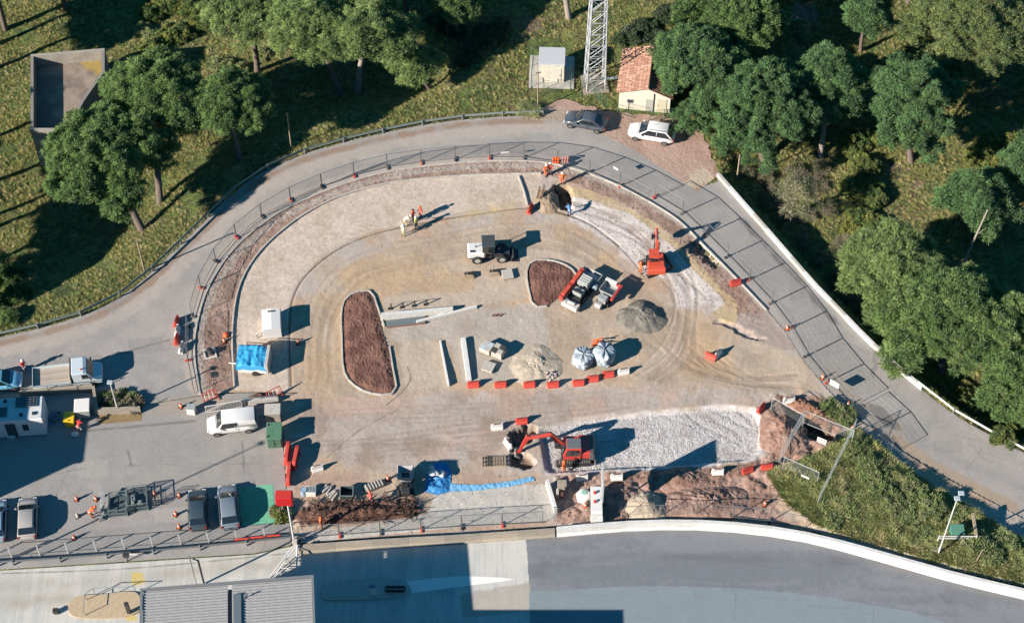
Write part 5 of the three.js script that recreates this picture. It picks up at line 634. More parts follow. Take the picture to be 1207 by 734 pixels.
// shrubs
function shrub(name, label, u, v, r, h, tints, o = {}) {
  const p = o.site ? GS(u, v) : GL(u, v), t = thing(name, label, 'shrub', o.group); t.position.copy(p); const list = [], n = Math.round((o.dens ?? 1) * 34 * r * r + 10), st = [];
  for (let i = 0; i < n; i++) { const a = rr(0, 6.28), f = Math.sqrt(R()), w = 1 + 0.5 * fbm(p.x + Math.cos(a), p.z + Math.sin(a), 2); list.push([V(Math.cos(a) * f * r * w, h * (0.2 + 0.75 * R() * Math.sqrt(Math.max(0.05, 1 - f * f))), Math.sin(a) * f * r * w), (o.size ?? 0.8) * rr(0.7, 1.3)]); }
  for (let i = 0; i < 6; i++) { const a = i * 1.05; st.push(rod(V(0, -0.1, 0), V(Math.cos(a) * r * 0.6, h * 0.7, Math.sin(a) * r * 0.6), 0.03, 0.01, 5)); }
  part(t, 'stems', merge(st), barkPine); foliage(t, 'leaves', (o.geo ?? leafTuft)[Math.floor(R() * (o.geo ?? leafTuft).length)], mLeaf, list, tints); return t;
}
R = rngOf(202);
const gY = [[0.239, 0.266, 0.074], [0.276, 0.285, 0.082], [0.184, 0.230, 0.065]], gG = [[0.138, 0.212, 0.065], [0.110, 0.174, 0.055], [0.184, 0.239, 0.074]], gD = [[0.082, 0.119, 0.055], [0.102, 0.138, 0.065], [0.074, 0.106, 0.050]], gDry = [[0.304, 0.258, 0.174], [0.248, 0.212, 0.147], [0.350, 0.304, 0.202]], gAg = [[0.4, 0.4, 0.2], [0.33, 0.36, 0.16], [0.25, 0.3, 0.12]];
for (const [u, v, r, h] of [[1005, 175, 1.5, 1.2], [1020, 200, 1.6, 1.3], [1005, 225, 1.5, 1.2], [1030, 235, 1.7, 1.3], [1012, 258, 1.5, 1.2], [1032, 268, 1.2, 1.0], [1040, 165, 1.4, 1.2]]) shrub('green_shrub', 'bright green shrub in the belt beside the bare brown patch', u, v, r, h, gG.concat(gY), { group: 'shrubs beside the bare patch' });
for (const [u, v, r, h] of [[1155, 190, 1.6, 1.4], [1180, 205, 1.7, 1.5], [1198, 175, 1.6, 1.4], [1165, 170, 1.2, 1.1]]) shrub('green_shrub', 'yellow green shrub at the right edge of the wood', u, v, r, h, gY, { group: 'yellow green shrubs of the wood edge' });
for (const [u, v, r, h] of [[1136, 482, 1.5, 1.5], [1198, 500, 1.8, 1.6], [1180, 520, 1.1, 1.0]]) shrub('green_shrub', 'bright leafy shrub behind the pale guard rail', u, v, r, h, gY.concat(gG), { group: 'shrubs behind the pale guard rail' });
shrub('dry_shrub', 'grey leafless shrub below the bright green belt', 998, 292, 1.3, 1.1, gDry, { geo: thinTuft }); shrub('yellow_shrub', 'small yellow shrub below the bright green belt', 1006, 276, 1.0, 0.9, [[0.3, 0.28, 0.06], [0.26, 0.27, 0.07]]);
for (const [u, v] of [[268, 228], [275, 218], [276, 208], [630, 133], [618, 132]]) shrub('agave', 'pale yellow green agave like plant beside the guard rail', u, v, 0.75, 0.8, gAg, { geo: thinTuft, dens: 1.3, group: 'pale plants beside the guard rail' });
for (const [u, v] of [[172, 44], [180, 46], [168, 36], [255, 78], [268, 80], [284, 84], [310, 66], [985, 142], [992, 148], [943, 34], [946, 44]]) shrub('pale_bush', 'pale yellow bush growing on the dry hillside', u, v, 0.8, 0.7, gAg, { dens: 0.9, group: 'pale bushes on the dry hillside' });
for (const [u, v, r] of [[205, 45, 1.8], [180, 60, 1.2], [225, 12, 1.6], [200, 8, 1.8], [240, 30, 1.4], [175, 20, 1.2]]) shrub('hillside_bush', 'green bush on the sunlit slope behind the concrete tank', u, v, r, 1.1, gG.concat(gY), { group: 'bushes behind the concrete tank' });
for (const [u, v, r] of [[560, 60, 1.3], [575, 45, 1.5], [548, 74, 1.1], [590, 36, 1.0], [520, 30, 1.6], [540, 40, 1.2], [745, 45, 1.2], [760, 36, 1.3], [785, 20, 1.4], [730, 50, 0.8], [775, 48, 0.9]]) shrub('dark_bush', 'dark grey green bush on the slope near the mast', u, v, r, 1.0, gD.concat([[0.12, 0.14, 0.09]]), { group: 'dark bushes near the mast' });
for (const [u, v, r] of [[900, 208, 1.0], [915, 225, 0.9], [905, 240, 1.0], [950, 255, 1.0], [880, 205, 0.8], [960, 220, 1.2], [925, 260, 1.1], [940, 205, 1.1], [965, 200, 1.0], [975, 245, 1.0], [990, 300, 1.0], [985, 330, 0.9], [1000, 350, 1.1], [1015, 370, 1.0], [945, 290, 0.9], [965, 310, 0.8]]) shrub('brushwood', 'dry brownish brushwood on the slope beyond the parapet', u, v, r, 0.7, gDry.concat(gD), { geo: thinTuft, dens: 0.8, group: 'brushwood beyond the parapet' });
for (const [u, v, r] of [[20, 350, 1.3], [8, 330, 1.5], [-5, 360, 1.2], [12, 375, 0.9]]) shrub('green_shrub', 'mid green shrub at the left end of the guard rail', u, v, r, 1.0, gG, { group: 'shrubs at the left end of the guard rail' });
for (const [u, v, r, h] of [[1020, 548, 1.1, 0.8], [1008, 600, 1.2, 0.7], [1045, 585, 1.4, 0.9], [1070, 605, 1.3, 0.9], [1088, 628, 1.1, 0.7], [1100, 600, 1.2, 0.9], [1130, 606, 1.1, 0.7], [1150, 640, 1.1, 0.7], [1168, 655, 1.0, 0.6], [1182, 640, 1.1, 0.7], [1030, 562, 1.3, 0.9], [1075, 578, 1.2, 0.8], [985, 488, 0.9, 0.8], [998, 492, 0.9, 0.9], [975, 480, 0.7, 0.6], [1010, 528, 0.9, 0.6], [982, 612, 0.9, 0.5]]) shrub('bank_shrub', 'dense green bramble shrub on the bank between road and white barrier', u, v, r, h * 0.6, [[0.253, 0.310, 0.127], [0.310, 0.345, 0.149], [0.207, 0.265, 0.098], [0.380, 0.368, 0.207]], { site: true, group: 'brambles on the bank', dens: 1.2 });
shrub('green_shrub', 'small olive shrub beside the red gate panels', 331, 606, 0.9, 0.9, gY.concat(gDry), { dens: 1.2 });
// loose grass cover
{
  R = rngOf(303); const q = rngOf(17), pos = []; for (let i = 0; i < 18; i++) { const a = q() * 6.28, r = q() * 0.18, l = 0.1 + q() * 0.16, x = Math.cos(a) * r, z = Math.sin(a) * r, b = a + (q() - 0.5) * 1.6, e = 0.16 + q() * 0.2, w = 0.025 + q() * 0.025; pos.push(x + Math.sin(b) * w, -0.01, z - Math.cos(b) * w, x - Math.sin(b) * w, -0.01, z + Math.cos(b) * w, x + Math.cos(b) * e, l, z + Math.sin(b) * e); const k = pos.length - 9, A = V(pos[k], pos[k + 1], pos[k + 2]), B = V(pos[k + 3], pos[k + 4], pos[k + 5]), D = V(pos[k + 6], pos[k + 7], pos[k + 8]); if (B.clone().sub(A).cross(D.clone().sub(A)).y < 0) { pos.splice(k, 6, B.x, B.y, B.z, A.x, A.y, A.z); } }
  const g = new THREE.BufferGeometry(); g.setAttribute('position', new THREE.Float32BufferAttribute(pos, 3)); g.computeVertexNormals();
  const put = (name, label, count, u0, v0, u1, v1, ok, tints, s0, s1, yf) => { const L = []; for (let k = 0; L.length < count && k < count * 6; k++) { const u = rr(u0, u1), v = rr(v0, v1), p = yf ? GS(u, v) : G(u, v); if (!ok(p.x, p.z)) continue; if (!yf) p.y = landHeight(p.x, p.z); L.push([p, rr(s0, s1)]); } const im = foliage(scene, name, g, mLeaf, L, tints); tag(im, label, 'grass', undefined, 'stuff'); };
  const outside = (x, z) => !inPoly(platform, x, z) && !pads.some((p) => inPoly(p, x, z)), patch = (x, z) => fbm(x * 0.35 + 9, z * 0.35, 3) > -0.28;
  put('hillside_grass', 'green and straw coloured grass covering the hillside', 60000, -60, -40, 1270, 540, (x, z) => outside(x, z) && patch(x, z), [[0.278, 0.278, 0.101], [0.342, 0.304, 0.114], [0.215, 0.253, 0.083], [0.430, 0.367, 0.178], [0.178, 0.215, 0.076]], 0.5, 1.05);
  put('bank_grass', 'tangled green grass covering the bank by the white barrier', 11000, 900, 470, 1207, 700, (x, z) => inPoly(P_bank, x, z), [[0.283, 0.312, 0.119], [0.357, 0.343, 0.134], [0.224, 0.269, 0.104], [0.448, 0.388, 0.194]], 0.9, 1.7, true);
}
// ---------- poles ----------
R = rngOf(404);
const wood = (u, v, h, label, r = 0.09) => { const o = thing('wooden_pole', label, 'pole'), p = GL(u, v); o.position.copy(p); part(o, 'shaft', rod(V(0, -0.3, 0), V(rr(-0.05, 0.05), h, 0), r, r * 0.75), mWood); part(o, 'bracket', merge([box(0.5, 0.06, 0.06, 0, h - 0.15, 0), rod(V(0.2, h - 0.12, 0), V(0.2, h, 0), 0.03)]), mDark); return o; };
wood(170, 320, 4.6, 'weathered wooden pole behind the guard rail at the leaning pine'); wood(343, 174, 5.2, 'thin wooden pole on the shaded slope behind the guard rail', 0.07); wood(634, 128, 5.4, 'slim wooden pole in front of the equipment cabin', 0.07); wood(869, 211, 3.6, 'wooden post at the end of the parapet', 0.1); wood(1173, 502, 5.2, 'pale stake among the shrubs behind the pale guard rail', 0.09);
{ const o = thing('bare_trunk', 'leaning bare dead trunk at the wood edge', 'tree'), a = GL(1131, 322), b = G(1165, 247, 5.5); o.position.copy(a); part(o, 'trunk', rod(V(0, -0.2, 0), b.sub(a), 0.16, 0.07), barkPale); part(o, 'branch', rod(V(b.x * 0.6, b.y * 0.6, b.z * 0.6), V(b.x * 0.75 + 0.5, b.y * 0.72, b.z * 0.7), 0.05, 0.02), barkPale); }
function lampPost(label, u, v, h, arms) { const o = thing('street_lamp', label, 'street lamp'); at(o, u, v); o.position.y = 0.01; part(o, 'base_plate', rbox(0.35, 0.06, 0.35, 0.02, 0, 0.03, 0), mGalv); part(o, 'column', rod(V(0, 0, 0), V(0, h, 0), 0.09, 0.055, 12), M('lamp_column', alb(206, 208, 206), 0.5)); for (const [dx, dz] of arms) part(o, 'lamp_head', rbox(0.5, 0.12, 0.42, 0.05, dx, h + 0.05, dz), M('lamp_head', alb(190, 200, 206), 0.4)); return o; }
lampPost('tall street lamp with paired heads beside the white barrier', 1105, 657, 10.2, [[-0.15, 0.3], [0.25, -0.2]]); lampPost('short street lamp beside the white cabinet in the yard corner', 139, 485, 4.6, [[0, 0]]);
{ const o = thing('road_sign', 'small blue sign on a thin post beside the toll building', 'sign'); at(o, 232, 692); part(o, 'post', rod(V(0, 0, 0), V(0, 5.4, 0), 0.05), mGalv); part(o, 'sign_plate', box(0.6, 0.05, 0.5, -0.6, 0.2, 0.2), M('sign_blue', alb(96, 150, 190), 0.5)); }
{ const o = thing('mast_bracket', 'dark post with angled arm standing on the toll apron', 'pole'); at(o, 236, 688); part(o, 'post', rod(V(0.3, 0, 0), V(0.3, 4.0, 0), 0.09), mDark); part(o, 'arm', rod(V(0.3, 4.0, 0), V(-0.1, 4.3, 0), 0.06), mDark); }
lampPost('tall lamp post beyond the yard fence, outside the view', -28, 679, 13, [[0, 0]]);
{ // red lane sign on its mast with ladder frame
  const o = thing('lane_sign_mast', 'white mast carrying a red lane sign box above the works corner', 'sign'); at(o, 347, 641); const w = M('mast_white', alb(226, 226, 226), 0.5);
  part(o, 'mast', rod(V(0, 0, 0), V(0, 7.0, 0), 0.1, 0.08, 12), w); const b = part(o, 'sign_box', rbox(1.4, 1.1, 0.9, 0.04, -0.25, 7.1, -0.3), M('sign_red', alb(206, 30, 30), 0.5)); for (let k = 0; k < 4; k++) part(b, 'louvre', box(1.2, 0.05, 0.06, -0.25, 7.67, -0.6 + k * 0.2), mRed); part(o, 'base_box', rbox(0.4, 1.0, 0.3, 0.03, 0.1, 0.5, 0.2), mConc);
  const f = thing('ladder_frame', 'white tubular ladder frame beside the lane sign mast', 'frame'); at(f, 347, 646); const q = (u, v, h) => { const p = G(u, v, h); return V(p.x - f.position.x, h, p.z - f.position.z); }, A = q(346, 642, 1.0), B = q(317, 681, 0.1), D = q(349, 682, 0.1), B2 = q(322, 681, 0.1);
  part(f, 'stringer', rod(A, B, 0.05), w); part(f, 'stringer', rod(A.clone().add(V(0.25, 0, 0)), B2, 0.05), w); part(f, 'upright', rod(A.clone().add(V(0.3, 0, 0)), D, 0.07), w); for (const t of [0.55, 0.7, 0.85]) part(f, 'rung', rod(A.clone().lerp(B2, t).add(V(0.1, 0, 0)), A.clone().lerp(D, t).add(V(0.3 * (1 - t), 0, 0)), 0.035), w);
}
// ---------- yard: cabin, bins, fence, cages, cones ----------
{ const o = thing('site_cabin', 'white site cabin with solar panels on its roof', 'cabin'); const ln1 = along(o, -50, 494, 51, 487, 1.3); part(o, 'body', rbox(7.9, 2.5, 2.5, 0.06, 0, 1.35, 0.25), M('cabin_white', alb(240, 240, 240), 0.5)); part(o, 'roof', box(7.7, 0.06, 2.3, 0, 2.63, 0.25), M('cabin_roof_white', alb(228, 230, 230), 0.6, { map: grime }));
  const sp = M('solar_cell', alb(30, 36, 48), 0.15, { clearcoat: 1 }), fr = mGalv; for (const [x, z] of [[2.5, -0.5], [-0.1, 0.4], [-2.6, -0.5]]) { const f = part(o, 'solar_panel', box(1.9, 0.05, 1.0, x, 2.74, z + 0.15), sp); const g = []; for (let k = 0; k <= 6; k++) g.push(box(0.02, 0.06, 1.02, x - 0.95 + k * 0.316, 2.745, z + 0.15)); for (let k = 0; k <= 4; k++) g.push(box(1.92, 0.06, 0.02, x, 2.745, z - 0.35 + k * 0.25)); part(f, 'frame', merge(g), fr); }
  for (const [x, z] of [[2.1, 0.95], [0.6, -0.6], [3.2, 0.9]]) part(o, 'roof_vent', rbox(0.3, 0.14, 0.3, 0.03, x, 2.73, z), mMD); part(o, 'door', box(0.9, 2.0, 0.05, 1.0, 1.2, 1.52), M('door_green', alb(60, 80, 84), 0.5)); part(o, 'window', box(0.5, 0.9, 0.05, 2.3, 1.5, 1.52), mGlass); }
{ const o = thing('skip_bin', 'white lidded waste container beside the yellow bin', 'bin'); at(o, 99, 487, 0.1); part(o, 'body', prism([[-0.55, 0.1], [0.55, 0.1], [0.65, 1.2], [-0.65, 1.2]], 1.3, -0.65, 0.03), mMG); part(o, 'lid', rbox(1.4, 0.2, 1.4, 0.08, 0, 1.32, 0), mWhite); part(o, 'wheels', merge([-1, 1].flatMap((a) => [-1, 1].map((b) => cylz(0.08, 0.05, a * 0.4, 0.08, b * 0.5, 10)))), mBlack); }
{ const o = thing('yellow_bin', 'yellow lidded waste bin beside the white container', 'bin'); at(o, 83, 499, 0.06); const y = M('bin_yellow', alb(250, 204, 40), 0.5); part(o, 'body', prism([[-0.36, 0.08], [0.36, 0.08], [0.44, 1.0], [-0.44, 1.0]], 0.95, -0.48, 0.03), y); part(o, 'lid', rbox(0.98, 0.1, 1.1, 0.05, 0, 1.08, 0), y); part(o, 'grip', box(0.16, 0.05, 0.1, 0.05, 1.14, 0.42), mDark); part(o, 'wheels', merge([cylz(0.1, 0.06, -0.3, 0.1, -0.4, 10), cylz(0.1, 0.06, 0.3, 0.1, -0.4, 10)]), mBlack); }
{ const o = thing('pipe_coils', 'blue and grey hose coils heaped behind the site cabin', 'hose'); at(o, 64, 492); const bl = M('hose_blue', alb(66, 110, 170), 0.6), gr = M('hose_grey', alb(140, 146, 152), 0.6); for (let k = 0; k < 6; k++) part(o, 'coil', new THREE.TorusGeometry(0.36 - 0.02 * k, 0.05, 8, 22).rotateX(1.57 + rr(-0.2, 0.2)).translate(rr(-0.5, 0.5), 0.06 + k * 0.09, rr(-0.5, 0.5)), k % 2 ? bl : gr); }
{ const o = thing('grey_box', 'pale grey flat box lying below the site cabin', 'box'); at(o, 13, 516, -0.3); part(o, 'body', rbox(0.75, 0.35, 0.5, 0.03, 0, 0.18, 0), mMG); part(o, 'lid', rbox(0.8, 0.06, 0.55, 0.02, 0, 0.39, 0), mWhite); }
{ const o = thing('debris_sack', 'white sack beside the yellow bin', 'sack'); at(o, 88, 513); part(o, 'sack', new THREE.SphereGeometry(0.3, 14, 10).scale(1.2, 0.6, 0.9).translate(0, 0.16, 0), mWhite); part(o, 'tie', rod(V(0.05, 0.3, 0), V(0.12, 0.42, 0.02), 0.04, 0.06), mWhite); }
{ // yard dividing wall with low rail
  const o = thing('yard_wall', 'low concrete wall with railing between lorry and site cabin', 'wall'); const seg = (u1, v1, u2, v2, h) => { const a = G(u1, v1), b = G(u2, v2), m = part(o, 'wall_run', box(a.distanceTo(b), h, 0.25), mConcD); m.position.set((a.x + b.x) / 2, h / 2, (a.z + b.z) / 2); m.rotation.y = Math.atan2(-(b.z - a.z), b.x - a.x); };
  seg(24, 468, 110, 460, 0.9); seg(111, 461, 115, 488, 0.88); seg(113, 488, 166, 486, 0.86); for (const [u, v] of [[28, 468], [58, 466], [92, 463], [110, 461], [160, 486], [140, 487]]) { const p = G(u, v); part(o, 'rail_post', rod(V(p.x, 0, p.z), V(p.x, 1.5, p.z), 0.04), mGalv); } { const a = G(28, 468), b = G(110, 461); part(o, 'rail', rod(V(a.x, 1.45, a.z), V(b.x, 1.45, b.z), 0.03), mGalv); }
  shrub('low_hedge', 'low dry hedge growing behind the yard wall', 135, 474, 1.3, 0.6, gDry.concat(gG)); shrub('low_hedge', 'low dry hedge at the end of the yard wall', 156, 476, 0.9, 0.6, gDry.concat(gG));
  struct('verge', sheet(G2([[112, 462], [125, 459], [168, 478], [166, 496], [116, 500]]), 0.012, [-44, 4, -36, 12]), M('verge_earth', alb(150, 128, 92), 1, { map: grime }), 'dry earth verge inside the yard wall');
}
{ // white sliding gate
  const o = thing('white_gate', 'white barred gate at the entrance of the works', 'gate'), L = along(o, 242, 483, 284, 476, 0.6); o.position.y = 0.02; part(o, 'gate_frame', merge([box(L, 0.07, 0.06, 0, 1.1, 0), box(L, 0.07, 0.06, 0, 0.15, 0), box(0.07, 1.0, 0.06, -L / 2, 0.6, 0), box(0.07, 1.0, 0.06, L / 2, 0.6, 0)]), mWhite); for (let k = 1; k < 22; k++) part(o, 'bar', box(0.035, 0.92, 0.03, -L / 2 + k * L / 22, 0.62, 0), mWhite);
  const w = thing('entrance_wall', 'low pale wall in line with the white gate', 'wall'); along(w, 286, 474, 328, 471, 0.3); part(w, 'wall_run', box(3.2, 0.6, 0.3, 0, 0.3, 0), mConc); part(w, 'rail', merge([box(3.2, 0.05, 0.05, 0, 0.95, 0), box(0.05, 0.5, 0.05, -1.5, 0.75, 0), box(0.05, 0.5, 0.05, 0, 0.75, 0), box(0.05, 0.5, 0.05, 1.5, 0.75, 0)]), mGalv);
  const b = thing('gate_motor_box', 'white box at the end of the white gate', 'box'); at(b, 226, 486, -0.1); part(b, 'body', rbox(0.75, 0.9, 0.6, 0.04, 0, 0.45, 0), mWhite); part(b, 'lid', rbox(0.8, 0.06, 0.65, 0.02, 0, 0.93, 0), mMG);
}
for (const [u1, v1, u2, v2, l] of [[240, 472, 256, 466, 'red steel bars leaning behind the white gate'], [316, 470, 332, 462, 'red and white steel barrier leaning at the sand bed corner']]) { const o = thing('barrier_frame', l, 'barrier'), L = along(o, u1, v1, u2, v2, 0.4, 0.08); part(o, 'frame', merge([rod(V(-L / 2, 0.1, 0), V(-L / 2, 1.0, -0.3), 0.04), rod(V(L / 2, 0.1, 0), V(L / 2, 1.0, -0.3), 0.04), rod(V(-L / 2, 1.0, -0.3), V(L / 2, 1.0, -0.3), 0.04), rod(V(-L / 2, 0.2, 0), V(L / 2, 0.2, 0), 0.04)]), mRed); for (let k = 1; k < 7; k++) part(o, 'bar', rod(V(-L / 2 + k * L / 7, 0.2, 0), V(-L / 2 + k * L / 7, 1.0, -0.3), 0.03), k % 2 ? mWhite : mRed); part(o, 'foot', box(0.1, 0.06, 0.6, L / 2, 0.03, 0), mRed); }
{ const o = thing('green_cabinet', 'green utility cabinet beside the white van', 'cabinet'); at(o, 324, 515, 0.05, 0.5); part(o, 'body', rbox(1.3, 1.5, 1.7, 0.05, 0, 0.75, 0), M('cabinet_green', alb(84, 128, 104), 0.6, { map: grime })); part(o, 'lid', rbox(1.38, 0.08, 1.8, 0.03, 0, 1.54, 0), M('cabinet_lid', alb(96, 142, 114), 0.6, { map: grime })); part(o, 'hinge', merge([box(0.1, 0.05, 0.2, -0.5, 1.6, 0.6), box(0.1, 0.05, 0.2, -0.5, 1.6, -0.6)]), mDark); for (const z of [-0.3, 0.3]) part(o, 'door', box(0.5, 1.2, 0.04, z, 0.75, 0.87), M('cabinet_green', 0)); part(o, 'handle', box(0.05, 0.2, 0.06, 0, 0.8, 0.92), mDark);
  const p = thing('concrete_plinth', 'pale concrete block next to the green cabinet', 'block'); at(p, 322, 489, 0.05, 0.5); part(p, 'block', rbox(1.35, 1.45, 1.1, 0.04, 0, 0.725, 0), mConcD); part(p, 'cap', rbox(1.42, 0.06, 1.16, 0.02, 0, 1.48, 0), mConc); }
single('green_mat', sheet(G2([[276, 574], [321, 571], [325, 616], [286, 620]]), 0.014, [-30, 10, -26, 14]), M('mat_green', alb(120, 196, 160), 0.9, { map: grime }), 'green mat lying on the yard beside the silver blue estate car', 'mat');
function cage(label, u1, v1, u2, v2, W, Hh, decks) { const o = thing('wire_cage', label, 'cage'), L = along(o, u1, v1, u2, v2, Hh / 2), mc = M('cage_steel', alb(132, 146, 148), 0.5, { metalness: 0.3 }), c = [[-L / 2, -W / 2], [L / 2, -W / 2], [L / 2, W / 2], [-L / 2, W / 2]]; for (const [x, z] of c) part(o, 'corner_post', box(0.07, Hh, 0.07, x, Hh / 2, z), mc); for (let k = 0; k < 4; k++) { const a = c[k], b = c[(k + 1) % 4]; for (const y of [0.12, Hh / 2, Hh]) part(o, 'rail', rod(V(a[0], y, a[1]), V(b[0], y, b[1]), 0.035), mc); const w = []; for (let t = 1; t < 12; t++) w.push(box(0.02, Hh, 0.02, lerp(a[0], b[0], t / 12), Hh / 2, lerp(a[1], b[1], t / 12))); part(o, 'mesh_side', merge(w), mc); } part(o, 'floor', box(L, 0.04, W, 0, 0.14, 0), M('cage_floor', alb(96, 104, 108), 0.7)); if (decks) part(o, 'load', merge([rbox(0.3, 0.4, 0.9, 0.05, -L * 0.25, 0.4, 0), rbox(0.5, 0.25, 0.4, 0.05, L * 0.1, 0.3, 0.2), rbox(0.35, 0.3, 0.35, 0.05, -L * 0.2, 0.8, 0.1)]), mMG); return o; }
cage('empty grey steel cage next to the bending worker in orange', 128, 595, 149, 593, 1.9, 1.1, false); cage('grey steel cage loaded with parts next to the leaning grids', 150, 589, 173, 586, 1.9, 1.2, true);
{ const o = thing('steel_grid', 'grey steel grids leaning beside the loaded cage', 'grid'), L = along(o, 176, 586, 196, 584, 0.6); const g = []; for (let k = 0; k < 7; k++) g.push(rod(V(-L / 2 + k * L / 6, 0, 0.5), V(-L / 2 + k * L / 6, 1.5, 0.1), 0.02)); part(o, 'vertical_bars', merge(g), mDark); const h = []; for (let k = 0; k < 6; k++) h.push(rod(V(-L / 2, k * 0.3, 0.5 - k * 0.08), V(L / 2, k * 0.3, 0.5 - k * 0.08), 0.02)); part(o, 'horizontal_bars', merge(h), mDark); }
{ const o = thing('compactor_plate', 'small grey plate compactor in front of the empty cage', 'machine'); at(o, 119, 612, 0.4); part(o, 'plate', rbox(0.6, 0.1, 0.45, 0.04, 0, 0.08, 0), mSteel); part(o, 'engine', rbox(0.35, 0.35, 0.32, 0.05, 0, 0.35, 0), mMG); part(o, 'handle', merge([rod(V(-0.2, 0.3, 0.15), V(-0.7, 0.95, 0.15), 0.02), rod(V(-0.2, 0.3, -0.15), V(-0.7, 0.95, -0.15), 0.02), rod(V(-0.7, 0.95, 0.15), V(-0.7, 0.95, -0.15), 0.02)]), mDark); }
{ const o = thing('stacked_posts', 'grey steel posts stacked at the end of the empty cage', 'posts'); at(o, 122, 596, 0); for (let k = 0; k < 4; k++) part(o, 'post', rod(V(-0.15 + 0.1 * k, 0.05 + 0.05 * k, 1.0), V(-0.2 + 0.1 * k, 0.9, -0.9), 0.04), mGalv); part(o, 'strap', box(0.5, 0.04, 0.05, 0, 0.5, 0), mDark); }
// cones
const coneG = [merge([new THREE.CylinderGeometry(0.035, 0.16, 0.68, 16, 1).translate(0, 0.38, 0)]), new THREE.CylinderGeometry(0.1, 0.128, 0.14, 16, 1, true).translate(0, 0.42, 0).scale(1.03, 1, 1.03), rbox(0.42, 0.05, 0.42, 0.02, 0, 0.025, 0)];
function cone(u, v, label, group, y = 0.004, mt = mOrange) { const o = thing('traffic_cone', label, 'traffic cone', group); at(o, u, v, rr(0, 1.5)); o.position.y = y; part(o, 'cone_body', coneG[0], mt); part(o, 'white_band', coneG[1], mWhite); part(o, 'foot_plate', coneG[2], mBlack); return o; }
for (const [u, v] of [[90, 589], [113, 589], [182, 583], [211, 585], [207, 607], [211, 622], [87, 635], [213, 480]]) cone(u, v, 'orange traffic cone standing on the yard asphalt', 'cones on the yard');
cone(91, 609, 'pale faded traffic cone near the empty steel cage', undefined, 0.004, M('cone_faded', alb(206, 196, 170), 0.6));
for (const [u, v] of [[351, 405], [457, 565], [264, 403], [902, 595], [690, 597]]) { const p = GS(u, v); const c = cone(u, v, 'orange traffic cone standing on bare ground of the works', 'cones on the works'); c.position.copy(p); }
for (const [u, v] of [[1005, 506], [1000, 478], [970, 446], [928, 388]]) cone(u, v, 'orange red cone at the fence feet of the east bend', 'cones of the east bend');
// water filled plastic barriers
const jer = [prism([[-0.24, 0], [0.24, 0], [0.24, 0.16], [0.1, 0.4], [0.08, 0.72], [-0.08, 0.72], [-0.1, 0.4], [-0.24, 0.16]], 1.02, -0.51, 0.02).rotateY(Math.PI / 2), box(0.62, 0.06, 0.1, 0, 0.735, 0), merge([-0.52, 0.52].map((x) => rod(V(x, 0.1, 0), V(x, 0.62, 0), 0.05)))];
function plastic(u, v, turn, isRed, label, group) { const o = thing('plastic_barrier', label, 'barrier', group), p = GS(u, v); o.position.set(p.x, p.y + 0.005, p.z); o.rotation.y = turn; part(o, 'body', jer[0], isRed ? mRed : mWhite); part(o, 'recess', jer[1], M(isRed ? 'recess_red' : 'recess_grey', isRed ? alb(130, 40, 34) : alb(96, 90, 88), 0.7)); part(o, 'coupling', jer[2], isRed ? mRed : mWhite); }
for (const [u, v] of [[558, 455], [590, 455], [624, 455], [652, 455], [682, 453, 0.12], [699, 448, 0.25], [717, 443, 0.28]]) plastic(u, v, 0.1, true, 'red plastic barrier in the row along the middle of the works', 'red barriers in the middle row');
plastic(735, 440, 0.2, false, 'white plastic barrier ending the red middle row'); plastic(615, 498, 0.1, true, 'red plastic barrier beside the dug pit'); plastic(586, 505, 0.15, false, 'white plastic barrier beside the dug pit'); plastic(599, 525, -1.0, false, 'white plastic barrier turned along the dug pit');
for (const [u, v] of [[686, 565], [727, 564], [846, 558]]) plastic(u, v, 0.05, false, 'white plastic barrier along the south edge of the gravel bed', 'white barriers south of the gravel bed');
for (const [u, v, t] of [[881, 556, 0.4], [904, 552, 0.1]]) plastic(u, v, t, true, 'red plastic barrier at the brown earth end of the gravel bed', 'red barriers at the gravel bed end'); plastic(897, 483, 0.9, true, 'red plastic barrier at the upper corner of the gravel bed'); plastic(930, 474, 0.1, false, 'white plastic barrier beside the trench'); plastic(838, 422, -0.5, true, 'red half of the barrier pair standing alone on the tracks'); plastic(846, 419, 0.9, false, 'white half of the barrier pair standing alone on the tracks');
for (const [u, v, t, r] of [[208, 381, 1.4, true], [209, 392, 1.5, false], [208, 402, 1.5, true], [214, 412, 1.4, false]]) { plastic(u, v, t, r, (r ? 'red' : 'white') + ' plastic block at the west kerb fence', (r ? 'red' : 'white') + ' blocks at the west kerb'); }
plastic(374, 554, 0.3, false, 'white plastic barrier near the red gate panels'); plastic(625, 248, 1.2, true, 'red barrier standing across the straight kerb'); plastic(867, 335, 0.3, true, 'red barrier lying at the earth edge of the east bend');
for (const [u, v, t] of [[339, 538, 1.52], [349, 543, 1.45], [341, 562, 1.55]]) { const p = GS(u, v), o = thing('long_barrier', 'long red plastic barrier stood on edge beside the green cabinet', 'barrier', 'red barriers beside the green cabinet'); o.position.copy(p); o.rotation.y = t; part(o, 'body', prism([[-1.15, 0.25], [-0.95, 0.05], [0.95, 0.05], [1.15, 0.25], [1.05, 0.9], [0.7, 1.0], [-0.7, 1.0], [-1.05, 0.9]], 0.34, -0.17, 0.05), mRed); part(o, 'recess', box(1.5, 0.3, 0.02, 0, 0.55, 0.175), M('recess_red', 0)); part(o, 'foot', merge([box(0.2, 0.06, 0.6, -0.7, 0.03, 0), box(0.2, 0.06, 0.6, 0.7, 0.03, 0)]), mRed); }
